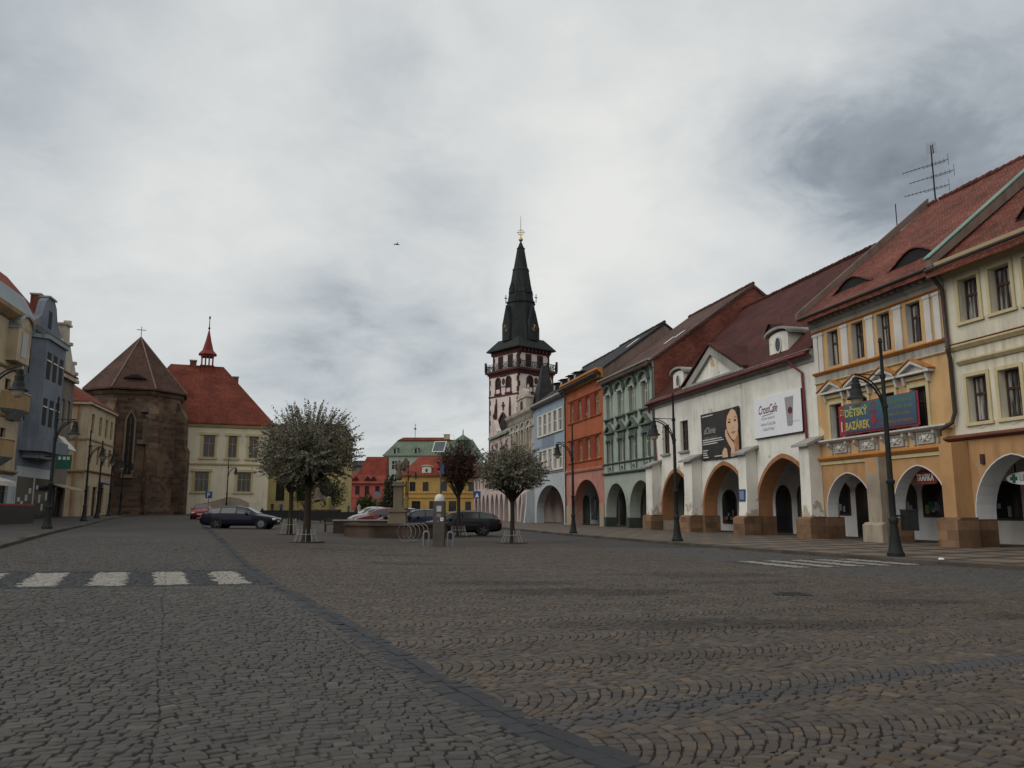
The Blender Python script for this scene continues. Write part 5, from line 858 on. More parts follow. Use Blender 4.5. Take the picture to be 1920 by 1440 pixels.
ops = [(x, x+.9, z, z+2.2) for x in (.7, 2.3) for z in (5.6, 9.4)]; mb = MB(); grid_wall(mb, 0, W, .3, 13.6, 0, ops+[(.5, 3.4, .9, 3.8)], .3); h.part(mb, 'wall', M['dull'], recalc=False); [window(h, *o_, .2, 2, (.6,), 'woodw', 'glass') for o_ in ops]; window(h, .5, 3.4, .9, 3.8, .2, 3, (.8,), 'wood', 'glass', 'shop_window')
h.part(MB().box(.02, W-.02, .35, 9, .3, 14.2), 'side_wall', M['dull']); k = MB().py([(-1.2, 13.6), (W, 13.6), (W, 14.1), (W-.8, 15.0), (W-1.5, 15.3), (1.5, 16.4), (1.0, 16.8), (.7, 18.2), (-.4, 18.2), (-.6, 16.9), (-1.2, 16.2)], -.1, .8); k.box(-1.4, W+.15, -.35, .85, 13.45, 13.75); k.box(-.5, .8, -.3, .8, 18.2, 18.4); k.box(.45, .75, -.2, .4, 18.4, 18.8); [k.box(q, q+.4, -.28, .2, z, z+.28) for q, z in ((-.9, 16.3), (1.1, 16.6), (W-.5, 14.2), (W-1.2, 15.1))]; h.part(k, 'gable', M['sand'])
roof(h, 0, W, 14.2, 4.5, 17, .3, 'tdred'); h.part(MB().px([(-.02, 3.9), (-1.6, 3.4), (-1.6, 3.3), (-.02, 3.8)], 0, W), 'awning', M['dkpeel']); h.part(MB().px([(-.02, 8.2), (-1.1, 7.0), (-1.1, 6.9), (-.02, 7.0)], .2, 2.2), 'balcony', M['offw'])
t = thing('shop_sign', 'teal green sign board with pale marks sticking out over the pavement', 'sign', h.o.location, LANG); k = MB().box(-6.2, -6.1, -3.1, -1.9, 4.9, 6.05); k.build('board', M['greenb'], t); [MB().box(-6.21, -6.201, q, q+.2, 5.65, 5.9).build('pale_mark', M['textw'], t) for q in (-2.95, -2.65, -2.3)]; MB().tube([(-6.15, -1.9, 5.9), (-6.15, .0, 5.9)], .04, 6).build('bracket', M['iron'], t)
h = LH('beige_corner_house', 'two-storey beige corner house with a dark red roof beside the church', 31.0, 41.6); W = h.w
ops = [(x, x+1.05, z, z+h2) for x in (1.2, 4.2, 6.7, 8.9) for z, h2 in ((9.4, 2.0), (6.3, 1.9))]; so_ = [(1, 2.4, 1.2, 4.0), (3.6, 5.2, .9, 4.0), (6.4, 8.0, 1.2, 4.0)]
mb = MB(); grid_wall(mb, 0, W, .5, 12.3, 0, ops+so_, .25); h.part(mb, 'wall', M['beige'], recalc=False); [window(h, *o_, .15, 2, (.62,), 'woody', 'glass') for o_ in ops]; [window(h, *o_, .15, 2, (.7,), 'wood', 'glass', 'shop_window') for o_ in so_]
mb = MB(); EW = [(0, 9.6, .5, 12.3)]; h.part(MB().box(.005, .3, .02, 9.6, .5, 12.3), 'end_wall', M['beige']); h.part(MB().box(W-.3, W-.005, .02, 9.6, .5, 12.3), 'end_wall', M['beige']); h.part(MB().box(.3, W-.3, 9.3, 9.6, .5, 12.3), 'rear_wall', M['beige'])
for z, pr in ((8.8, .1), (5.6, .25)): ledge(h, -pr, W, z, pr, .2, 'beiged'); h.part(MB().box(-pr, .002, .0, 9.6, z-.2, z), 'ledge', M['beiged'])
k = MB().box(-.3, W, -.3, -.002, 12.2, 12.5).box(-.3, .0, .0, 9.6, 12.2, 12.5); h.part(k, 'cornice', M['beige']); hiproof(h, 0, W, 0, 9.6, 12.52, 16.0, 3.6, 3.6, 'tdred', .3); h.part(MB().tube([(-.05, 1.0, 12.2), (-.08, 1.0, .6)], .07, 6), 'downpipe', M['archstone']); h.part(MB().px([(-.02, 4.6), (-1.1, 4.3), (-1.1, 4.2), (-.02, 4.4)], 5.6, 7.6), 'awning', M['blueb'])
# café fence on the left pavement
t = thing('cafe_fence', 'dark café fence panels with a red top strip before the shop windows', 'fence', (-32.2, 49.5, 0)); k = MB()
fx = [(-33.6, 46.5), (-29.6, 53.2)]
k = MB(); k.box(-.03, .03, -4.2, 4.2, gz(-32, 50)+.15, gz(-32, 50)+1.25); f_ = k.build('panel', M['black_b'], t, rz=0); MB().box(-.05, .05, -4.2, 4.2, gz(-32, 50)+1.251, gz(-32, 50)+1.37).build('top_strip', M['redp'], t); MB().box(-4, -.031, 4.14, 4.2, gz(-32, 50)+.15, gz(-32, 50)+1.25).build('panel', M['black_b'], t); t.rotation_euler = (0, 0, R(14)); t.location = (-31.0, 49.8, 0)

# ------------------------------------------------------------------ church apse
ch = thing('stone_church', 'dark brown stone church with polygonal apse and steep tiled roof', 'church', (-48.2, 101, 0), R(22)); RW = 5.75
ang = [-math.pi/2-math.pi/8+i*math.pi/4 for i in range(8)]
P = [(RW*math.cos(a), RW*math.sin(a)) for a in ang]; MB().pz(P, .2, 16.4).build('wall', M['church'], ch)
RE = 6.45; V = [(RE*math.cos(a), RE*math.sin(a), 16.3) for a in ang]+[(0, 0, 23.8)]+[(RE*math.cos(a), RE*math.sin(a), 16.1) for a in ang]
rf = MB().add(V, [(i, (i+1) % 8, 8) for i in range(8)]+[(9+i, 9+(i+1) % 8, (i+1) % 8, i) for i in range(8)]+[tuple(9+i for i in range(8))[::-1]]).build('roof', M['tchurch'], ch)
k = MB(); [k.tube([(RE*math.cos(a), RE*math.sin(a), 16.34), (0, 0, 23.83)], .075, 5) for a in ang]; k.build('ridge_tiles', M['gable'], rf); k = MB(); k.tube([(0, 0, 23.7), (0, 0, 25.2)], .05, 5); k.tube([(-.55, 0, 24.75), (.55, 0, 24.75)], .05, 5); k.build('cross', M['galv'], rf)
lens = [(-1.3+2.6*i/10, 17.6+.5*math.sin(math.pi*i/10)) for i in range(11)]; k = MB().py(lens, -5.35, -4.2); d_ = k.build('dormer', M['tchurch'], rf); MB().py([(x*.7, 17.6+(z-17.6)*.6+.05) for x, z in lens], -5.38, -5.351).build('pane', M['dark'], d_)
k = MB(); nv = Matrix.Rotation(R(38), 4, 'Z'); k.box(-5.6, 5.6, 0, 14, .2, 16.3); nav = k.build('nave_wall', M['church'], ch, rz=R(13)); k = MB().py([(-6.2, 16.2), (6.2, 16.2), (0, 23.7)], 0, 14.4); k.build('nave_roof', M['tchurch'], ch, rz=R(13)); MB().tube([(0, 0, 23.75), (0, 14.3, 23.75)], .12, 5).build('ridge_cap', M['copper'], ch, rz=R(13))
for i, a in enumerate(ang[:3]+[ang[7]]):
    k = MB(); k.px([(-1.35, .2), (-1.35, 9.0), (-1.0, 9.6), (-.9, 13.2), (-.0, 15.0), (.3, 15.0), (.3, .2)], -.55, .55); o = k.build('buttress', M['church'], ch); o.location = (RW*math.cos(a), RW*math.sin(a), 0); o.rotation_euler = (0, 0, a+math.pi/2)
for i in (0,):
    am = (ang[i]+ang[(i+1) % 8])/2; ap = RW*math.cos(math.pi/8)
    k = MB(); archband(k, -.42, .42, 12.3, 13.4, .8, .2, -.12, -.002, z0=5.8); k.py([(-.7, 5.4), (.7, 5.4), (.6, 5.8), (-.6, 5.8)], -.3, -.002); o = k.build('lancet_window', M['column'], ch); o.location = (ap*math.cos(am)+.1*math.sin(am), ap*math.sin(am)-.1*math.cos(am), 0); o.rotation_euler = (0, 0, am+math.pi/2)
    MB().py([(-.42, 5.8), (.42, 5.8)]+arc(-.42, .42, 12.3, 13.4, .8)[::-1], -.03, -.003).build('pane', M['dark'], o); MB().box(-.05, .05, -.08, -.031, 5.8, 12.8).build('mullion', M['church'], o)
k = MB(); k.box(-1.0, 1.0, -.5, -.002, 9.5, 10.0); k.box(-.45, .45, -.4, -.002, 10.0, 12.6); k.ball((0, -.25, 12.9), .3, 8); k.py([(-.9, 13.4), (.9, 13.4), (0, 14.6)], -.6, -.002); o = k.build('niche_statue', M['statue'], ch); am = (ang[0]+ang[1])/2; o.location = (RW*.924*math.cos(am)-1.75*math.sin(am), RW*.924*math.sin(am)+1.75*math.cos(am), 0); o.rotation_euler = (0, 0, am+math.pi/2)
k = MB(); k.lathe([(6.3, .2), (6.2, 1.6), (5.8, 1.9)], 8, ph=ang[0]); k.build('plinth', M['church'], ch)
h_ = MB().lathe([(6.12, 15.85), (6.15, 16.0), (5.95, 15.6), (5.78, 15.5)][::-1], 8, ph=ang[0]); h_.build('cornice', M['church'], ch)

# ------------------------------------------------------------------ town hall with red roof and turret
a0 = math.atan2(4, 10.2); h = House('town_hall', 'cream town hall with big red roof and small red bell turret', 'town hall', -51.8, 105.05, a0, 19.0); W = h.w; sx = lambda px_: 8.0+(px_-345)/160*11.0
ups = [(sx(a), sx(b), 8.75, 11.8) for a, b in ((377, 399), (424, 441), (464, 482))]; los = [(sx(a), sx(b), 4.1, 6.8) for a, b in ((365, 391), (445, 471))]
mb = MB(); grid_wall(mb, 0, W, .4, 13.2, 0, ups+los, .3); h.part(mb, 'wall', M['cream2'], recalc=False)
for o_ in ups+los:
    w_ = window(h, *o_, .2, 2 if o_ in ups else 3, (.62,), 'woody', 'glass', t=.1); a, b, c, d = o_; k = MB(); k.box(a-.28, a, -.1, -.002, c, d); k.box(b, b+.28, -.1, -.002, c, d); k.box(a-.45, b+.45, -.2, -.002, d, d+.35); k.box(a-.45, b+.45, -.2, -.002, c-.25, c); k.build('surround', M['trimcream'], w_)
ledge(h, 0, W, 7.95, .15, .3, 'trimcream'); profile(h, [(0, 12.8), (-.2, 12.9), (-.5, 13.3), (0, 13.4)], 0, W+.4, 'trimcream'); h.part(MB().box(0, W-.01, .3, 14, .4, 13.2), 'side_wall', M['cream2']); rf = hiproof(h, 0, W, 0, 14, 13.42, 22.6, 5.2, 6.6, 'tdred', .6); chimney(h, rf, 8.2, 7.0, 21.5, 23.2, .9, .7); chimney(h, rf, 14.2, 7.6, 18, 21.2, .8, .7)
k = MB(); k.py([(10.2, 1.0), (16.6, 1.0), (16.6, 2.6), (15.4, 3.2), (13.8, 3.4), (12.2, 2.9), (10.2, 2.4)], -.05, -.002); h.part(k, 'plinth_patch', M['dkpeel'])
for xx in (9.0, 14.4): d_ = MB().px([(1.2, 15.0), (1.2, 15.5), (2.2, 15.62), (2.2, 15.0)], xx, xx+1.3).build('dormer', M['tdred'], rf); MB().box(xx+.1, xx+1.2, 1.17, 1.199, 15.05, 15.45).build('pane', M['dark'], d_)
tx, ty = 10.1, 7.0; k = MB(); k.box(tx-.85, tx+.85, ty-.85, ty+.85, 20.5, 22.4); tt = h.part(k, 'bell_turret', M['redmetal']); k = MB(); k.box(tx-.98, tx+.98, ty-.98, ty+.98, 22.4, 22.6); [k.box(tx+q-.11, tx+q+.11, ty+p-.11, ty+p+.11, 22.6, 24.0) for q, p in ((-.75, -.75), (-.25, -.75), (.25, -.75), (.75, -.75), (-.75, .75), (.75, .75), (-.75, 0), (.75, 0))]; k.box(tx-.9, tx+.9, ty-.9, ty+.9, 23.9, 24.2); k.build('arcade', M['redmetal'], tt)
k = MB(); k.lathe([(1.35, 24.2), (1.35, 24.32), (.82, 24.9), (.42, 26.4), (.08, 28.0)], 8, tx, ty, ph=oc); k.build('spire', M['redmetal'], tt); MB().tube([(tx, ty, 27.9), (tx, ty, 30.0)], [.09, .05], 6).ball((tx, ty, 28.3), .17, 8).box(tx-.12, tx+.12, ty-.02, ty+.02, 29.7, 30.1).build('finial', M['iron'], tt)

# ------------------------------------------------------------------ buildings closing the square
def backhouse(name, label, x, y, w, dp, zb_, ez, rz, wall, rfm, ang=0., il=0., ir=0., wins=(), frame='wood', group='houses closing the far end of the square', ov=.4, hip=True):
    h = House(name, label, 'house', x, y, ang, w, group); mb = MB(); grid_wall(mb, 0, w, zb_-1, ez, 0, list(wins), .25); h.part(mb, 'wall', M[wall], recalc=False); h.part(MB().box(.01, w-.01, .3, dp, zb_-1, ez-.02), 'side_wall', M[wall])
    for o_ in wins: window(h, *o_, .15, 2, (.6,), frame, 'glass')
    h.rf = hiproof(h, 0, w, 0, dp, ez, rz, il, ir, rfm, ov); return h
h = backhouse('yellow_church_hall', 'long pale yellow building with dark roof behind the blossoming trees', -37.2, 121, 11.6, 12, 1.5, 13.2, 15.4, 'yellow2', 'tdark', .1, 1, 1, [(x, x+1.3, 3.0, 6.2) for x in (1.5, 4.6, 7.9)]+[(x, x+1.2, 8, 10.6) for x in (1.5, 4.6, 7.9)])
h = backhouse('red_house', 'pinkish red house with bright red roof and small dormers', -40.2, 185, 10.6, 9, 1.7, 7.85, 10.4, 'redh', 'tbright', .02, 1.6, .3, [(1.3, 2.3, 5.2, 7.2), (4.0, 5.0, 5.2, 7.2), (6.2, 7.2, 5.2, 7.2), (8.6, 9.6, 5.2, 7.2), (1.6, 2.6, 2, 3.6), (4.6, 6.8, 1.5, 3.9)])
ledge(h, 0, 10.6, 4.6, .15, .15, 'redh'); h.part(MB().add([(3.6, 3.4, 9.5), (10.5, 3.4, 9.5), (10.5, 9, 9.5), (3.6, 9, 9.5), (5.6, 5.4, 14.3), (10.5, 5.4, 14.3), (10.5, 8, 14.3), (5.6, 8, 14.3)], [(0, 1, 5, 4), (1, 2, 6, 5), (2, 3, 7, 6), (3, 0, 4, 7), (4, 5, 6, 7)]), 'upper_roof', M['tbright'])
for xx in (2.6, 3.9, 6.6, 8.0): d_ = MB().py([(xx-.8, 8.5), (xx+.8, 8.5), (xx, 9.5)], .6, 2.5).build('dormer', M['tdark'], h.rf); MB().py([(xx-.45, 8.55), (xx+.45, 8.55), (xx, 9.15)], .57, .599).build('pane', M['dark'], d_)
h = backhouse('mint_house', 'large pale mint house with patchy green copper roof', -32.9, 205, 25, 14, 1.8, 15.6, 20.3, 'pgreen', 'coppold', 0, 2.6, 2.6, [(2+i*3.2, 3.4+i*3.2, z, z+2.2) for i in range(7) for z in (5, 8.6, 12)], 'woodw')
h.part(MB().add([(2.4, 6.0, 20.0), (17, 6.0, 20.0), (17, 8.5, 20.0), (2.4, 8.5, 20), (3.8, 7.2, 20.9), (15, 7.2, 20.9)], [(0, 1, 5, 4), (1, 2, 5), (2, 3, 4, 5), (3, 0, 4), (0, 3, 2, 1)]), 'ridge_roof', M['tdred'])
for xx in (2.6, 8.0, 13.2): d_ = MB().box(xx-.55, xx+.55, .5, 2.5, 16.0, 17.6).build('dormer', M['pgreen'], h.rf); MB().box(xx-.28, xx+.28, .47, .499, 16.2, 17.4).build('pane', M['dark'], d_); MB().py([(xx-.8, 17.6), (xx+.8, 17.6), (xx, 18.4)], .3, 3).build('dormer_roof', M['copper'], d_)
k = MB().lathe([(1.8, 17.5), (1.8, 19.6), (2.3, 19.7), (2.2, 20.0), (.5, 21.1), (.15, 21.4), (.12, 22.6), (.02, 22.8)], 10, 20.0, 4); h.part(k, 'turret', M['coppold']); h.part(MB().tube([(7.0, 7, 20.8), (7, 7, 24.6)], .07, 5).box(6.7, 7.3, 6.95, 7.05, 23, 23.4), 'mast', M['iron']); chimney(h, h.rf, 15.5, 7, 20, 21.6, 1.6, .8, 'beige')
h = backhouse('mustard_house', 'mustard yellow two-storey house with red hipped roof and oval dormer', -23.0, 165, 17.0, 10, 1.2, 8.75, 13.0, 'yellow', 'tbright', 0, 3.4, 2.6, [(1.9, 3.1, 5.5, 7.4), (4.6, 5.8, 5.5, 7.4), (8.4, 9.6, 5.5, 7.4), (11.2, 12.4, 5.5, 7.4), (14, 15.2, 5.5, 7.4), (2.4, 4.2, 1.4, 3.5), (6, 7.9, 1.4, 3.5), (10, 11.6, 1.4, 3.5), (13.4, 14.6, 1.6, 3.4)])
ledge(h, 0, 17, 5.1, .15, .15, 'trimorange'); ledge(h, 0, 17, 4.2, .15, .15, 'trimorange'); profile(h, [(0, 8.3), (-.25, 8.5), (-.3, 8.74), (0, 8.75)], 0, 17, 'yellow'); d_ = boxdormer(h, h.rf, 5.3, 1.9, 8.9, 10.4, .3, 2.5, 'cream', 'cream'); 
h = backhouse('slate_house', 'grey slate roofed building rising behind the red house', -44, 215, 8.5, 9, 1.8, 13.6, 15.2, 'dull', 'slate', 0, .5, .5); h = backhouse('pale_house', 'plain pale building edge behind the red house gable', -35.5, 225, 6, 10, 2, 17.5, 18.4, 'pgreen', 'slate', 0, .3, .3)
h = backhouse('far_house', 'ochre house half hidden behind the dark red tree', -6.2, 172, 7.5, 9, 1.0, 9.5, 12.4, 'yellow', 'tbrown', 0, .4, .4, [(1, 2, 5.8, 7.6), (3.4, 4.4, 5.8, 7.6)])

# ------------------------------------------------------------------ street lamps
def make_lamp(name, label, group, x, y, z, rz):
    t = thing(name, label, 'street lamp', (x, y, z), rz, group)
    MB().lathe([(.26, 0), (.26, .10), (.22, .14), (.16, .45), (.11, .95), (.115, 1.0), (.14, 1.05), (.14, 1.15), (.10, 1.2)], 12).build('base', M['iron'], t, smooth=True)
    MB().lathe([(.095, 1.2), (.095, 2.2), (.13, 2.24), (.13, 2.32), (.085, 2.36), (.07, 4.6), (.095, 4.62), (.095, 4.7), (.065, 4.75), (.06, 5.55), (.09, 5.57), (.09, 5.68), (.055, 5.7), (.045, 6.7), (.07, 6.74), (.05, 6.85), (.01, 6.9)], 10).build('pole', M['iron'], t, smooth=True)
    k = MB(); pts = [(-.05-1.0*math.sin(a), 0, 4.55+1.0*(1-math.cos(a))) for a in np.linspace(0, math.pi/2, 10)]; pts = [(-.06-(.98*(1-math.cos(a))), 0, 4.45+1.1*math.sin(a)) for a in np.linspace(0, math.pi/2, 12)]
    k.tube(pts, .032, 6); pts2 = [(-.06-(.98*(1-math.cos(a))), 0, 4.72+.92*math.sin(a)) for a in np.linspace(0, math.pi/2, 12)]; k.tube(pts2, .024, 6); k.build('arm', M['iron'], t, smooth=True); MB().tube([(0, 0, 5.66), (-1.0, 0, 5.66)], .018, 6).build('tie_rod', M['iron'], t)
    k = MB().lathe([(.04, 5.58), (.10, 5.53), (.11, 5.36), (.14, 5.33), (.14, 5.16), (.17, 5.13), (.19, 4.98), (.28, 4.9), (.30, 4.86), (.15, 4.9)][::-1], 14, -1.0, 0); hd = k.build('lamp_head', M['iron'], t, smooth=True); MB().lathe([(.02, 4.62), (.10, 4.65), (.17, 4.75), (.19, 4.88)], 14, -1.0, 0).build('lamp_glass', M['lampglass'], hd, smooth=True); return t
G1 = 'street lamps along the square'
lp = make_lamp('street_lamp', 'iron street lamp with a litter bin in front of the yellow house', G1, 11.84, 25.03, .12, R(13))
def lamp(x, y, z, rz, label):
    c = copytree(lp); c.location = (x, y, z); c.rotation_euler = (0, 0, rz); c['label'] = label; return c
lamp(7.6, 37.2, .12, R(13), 'iron street lamp standing between the white house and the green house'); lamp(3.83, 50.4, .12, R(13), 'iron street lamp standing before the orange house')
for x, y, lb in ((-16.9, 25.3, 'lamp head reaching in at the left edge, the nearest lamp of the left pavement'), (-23.9, 41.5, 'left pavement lamp beside the teal sign and café fence'), (-32.3, 60.8, 'left pavement lamp standing before the beige corner house end'), (-36.9, 71.6, 'left pavement lamp before the blue awning of the corner house'), (-40.9, 81.6, 'left pavement lamp in front of the church, the nearer of two'), (-42.9, 88.1, 'left pavement lamp in front of the church, the farther of two')): lamp(x, y, gz(x, y)+.12, R(180), lb)
lamp(-36.6, 103, 1.4, R(180), 'slim lamp standing against the cream town hall wall'); lamp(-13.9, 107, 1.0, R(180), 'lamp standing in front of the mustard house beyond the parked cars')
t = thing('litter_bin', 'dark metal litter bin fixed to the lamp post by the yellow house', 'litter bin', (12.16, 24.98, .12)); MB().pz([(-.02, -.2), (.34, -.2), (.38, 0), (.34, .2), (-.02, .2)], .78, 1.38).build('bin', M['iron'], t); MB().box(-.24, -.02, -.03, .03, 1.2, 1.26).build('bracket', M['iron'], t); MB().pz([(-.03, -.22), (.36, -.22), (.40, 0), (.36, .22), (-.03, .22)], 1.381, 1.43).build('rim', M['ironb'], t)

# ------------------------------------------------------------------ cars
ST_EST = [(0.0, .36, .5, .60, .63, .55, .45), (.10, .24, .5, .68, .72, .78, .6), (.5, .2, .52, .78, .84, .88, .72), (1.2, .2, .54, .88, .97, .90, .74), (1.95, .2, .55, .93, 1.37, .91, .60), (2.6, .2, .55, .95, 1.46, .91, .60), (3.6, .2, .55, .97, 1.43, .91, .60), (4.3, .22, .55, .98, 1.31, .90, .57), (4.68, .26, .55, .97, 1.03, .86, .66), (4.86, .35, .55, .82, .86, .78, .6), (4.9, .42, .55, .7, .72, .62, .55)]
ST_HAT = [(0.0, .36, .5, .62, .65, .55, .45), (.1, .24, .5, .70, .75, .76, .6), (.45, .2, .52, .82, .9, .86, .7), (1.0, .2, .54, .93, 1.03, .87, .72), (1.75, .2, .55, .97, 1.42, .88, .58), (2.3, .2, .55, .98, 1.5, .88, .58), (3.2, .2, .55, 1.0, 1.46, .88, .58), (3.7, .22, .55, 1.02, 1.30, .87, .56), (3.98, .26, .55, 1.0, 1.06, .84, .64), (4.1, .35, .55, .8, .84, .76, .6), (4.14, .42, .55, .7, .72, .6, .55)]
def make_car(name, label, paint, ST, x, y, z, rz, group, wb=(.88, 3.75), win=((1.62, 2.5), (2.58, 3.5), (3.58, 4.32)), front=True, scale=1.):
    t = thing(name, label, 'car', (x, y, z), rz, group); L = ST[-1][0]; A_ = np.array(ST); t.scale = (scale,)*3
    def sec(xx): return [float(np.interp(xx, A_[:, 0], A_[:, i])) for i in range(1, 7)]
    xs_ = sorted(set(list(A_[:, 0])+list(np.linspace(.05, L-.02, 34)))); ring = []
    for xx in xs_:
        zb_, zm, zl, zt, w, wt = sec(xx); hs = [(0, zb_), (w*.8, zb_), (w*.97, zb_+.12), (w, zm), (w*.985, zl), (wt+.01, zt-.06), (wt*.85, zt-.015), (0, zt)]
        ring.append([(xx-L/2, yy, zz) for yy, zz in hs]+[(xx-L/2, -yy, zz) for yy, zz in hs[-2:0:-1]])
    n = len(ring[0]); k = MB(); k.add([p for r_ in ring for p in r_], [(i*n+j, i*n+(j+1) % n, (i+1)*n+(j+1) % n, (i+1)*n+j) for i in range(len(ring)-1) for j in range(n)]+[tuple(range(n))[::-1], tuple((len(ring)-1)*n+j for j in range(n))]); k.build('body', paint, t, smooth=True)
    for sgn in (1, -1):
        for a, b in win:
            k = MB(); V = []; xx_ = np.linspace(a, b, 7)
            for xx in xx_:
                zb_, zm, zl, zt, w, wt = sec(xx); lo = np.array([w*.985, zl]); hi = np.array([wt+.01, zt-.06]); nn = np.array([hi[1]-lo[1], lo[0]-hi[0]]); nn = nn/np.linalg.norm(nn)*.012
                for f in (.08, .92): p = lo+(hi-lo)*f+nn; V.append((xx-L/2, sgn*p[0], p[1]))
            k.add(V, [(2*i, 2*i+2, 2*i+3, 2*i+1) for i in range(6)]); k.build('window', M['carglass'], t, recalc=False)
        hw = A_[1, 5]; k = MB(); k.box(.0, .28, sgn*.42, sgn*(hw+.02), .56, .69); o = k.build('headlight', M['lightw'], t, loc=(-L/2+.02, 0, 0), bevel=.03); k = MB(); k.box(-.22, -.0, sgn*.60, sgn*(A_[-2, 5]+.05), .68, .84); k.build('tail_light', M['lightred'], t, loc=(L/2-.03, 0, 0), bevel=.03); k = MB(); k.box(0, .16, sgn*.9, sgn*1.06, .93, 1.05); k.build('mirror', paint, t, loc=(1.75-L/2, 0, 0), bevel=.03)
        for wx in wb:
            o = MB().tube([(0, -.10, 0), (0, .10, 0)], .325, 22).build('wheel', M['rubber'], t, loc=(wx-L/2, sgn*.80, .325), smooth=True); q = sgn*.105; k = MB(); k.tube([(0, q-.012*sgn, 0), (0, q, 0)], .215, 18); 
            for s5 in range(5): a = s5*2*math.pi/5; k.tube([(.05*math.cos(a), q+.012*sgn, .05*math.sin(a)), (.2*math.cos(a), q+.006*sgn, .2*math.sin(a))], .025, 5)
            k.build('rim', M['rim'], o); k = MB(); k.tube([(wx-L/2, sgn*.70, .345), (wx-L/2, sgn*(sec(wx)[4]+.004), .345)], .385, 22); k.build('wheel_arch', M['dark'], t)
    def glassx(a, b, nm, off):
        V = []
        for xx in np.linspace(a, b, 5):
            zt, wt = sec(xx)[3], sec(xx)[5]; V += [(xx-L/2+off, -wt*.9, zt-.005), (xx-L/2+off, -wt*.45, zt+.008), (xx-L/2+off, wt*.45, zt+.008), (xx-L/2+off, wt*.9, zt-.005)]
        MB().add(V, [(4*i+j, 4*i+j+1, 4*i+j+5, 4*i+j+4) for i in range(4) for j in range(3)]).build(nm, M['carglass'], t, recalc=False)
    glassx(ST[3][0]+.06, ST[4][0]-.02, 'windscreen', -.015); glassx(ST[7][0]+.03, ST[8][0]-.02, 'rear_window', .015)
    MB().box(-.008, .0, -.26, .26, .44, .55).build('number_plate', M['plate'], t, loc=(-L/2, 0, 0)); MB().box(0, .008, -.26, .26, .52, .63).build('number_plate', M['plate'], t, loc=(L/2, 0, 0)); k = MB(); [k.tube([(1.9+.2-L/2, s_*.56, 1.44), (2.6-L/2, s_*.56, 1.485), (3.7-L/2, s_*.56, 1.45)], .018, 5) for s_ in (1, -1)]; k.build('roof_rail', M['galv'], t) if ST is ST_EST else None
    return t
cp = {k: carpaint('paint_'+k, c) for k, c in dict(navy=(.008, .009, .02), black=(.008, .008, .010), red=(.30, .012, .016), wine=(.16, .012, .018), white=(.42, .42, .42), silver=(.28, .29, .31), blue=(.01, .016, .045), rosered=(.14, .03, .033)).items()}
gc = 'cars parked on the square'
make_car('parked_car', 'dark navy estate car parked side on in front of the cream town hall', cp['navy'], ST_EST, -17.75, 52.8, gz(-18, 52.3)-.02, R(181), gc)
make_car('parked_car', 'dark red car mostly hidden behind the navy estate car', cp['wine'], ST_HAT, -29.6, 77.0, gz(-29.6, 77)-.02, R(105), gc, (.8, 3.3), ((1.45, 2.3), (2.38, 3.2), (3.28, 3.7)))
make_car('parked_car', 'black estate car parked behind the dark red leaved tree', cp['black'], ST_EST, -3.1, 48.3, gz(-2.9, 48.3), R(7), gc)
HW = ((.8, 3.3), ((1.45, 2.3), (2.38, 3.2), (3.28, 3.7)))
for nm, px_, Y, rz, lb in (('blue', 788, 53.6, -26, 'dark blue hatchback with bright windscreen, next to the black estate'), ('black', 760, 57.5, -26, 'dark hatchback half hidden behind the fountain column'), ('red', 792, 60.0, -26, 'bright red hatchback in the row behind the fountain'), ('white', 752, 66.5, -26, 'white hatchback behind the bright red one'), ('rosered', 719, 59.5, -26, 'rose red hatchback left of the fountain column'), ('silver', 706, 64.0, -26, 'silver hatchback left of the rose red one'), ('wine', 716, 69.0, -26, 'wine red hatchback behind the silver one'), ('white', 697, 73.5, -26, 'white hatchback at the left end of the parked row')):
    x_ = (px_-960)/1490*Y; make_car('parked_car', lb, cp[nm], ST_HAT, x_, Y, gz(x_, Y), R(18), gc, *HW)

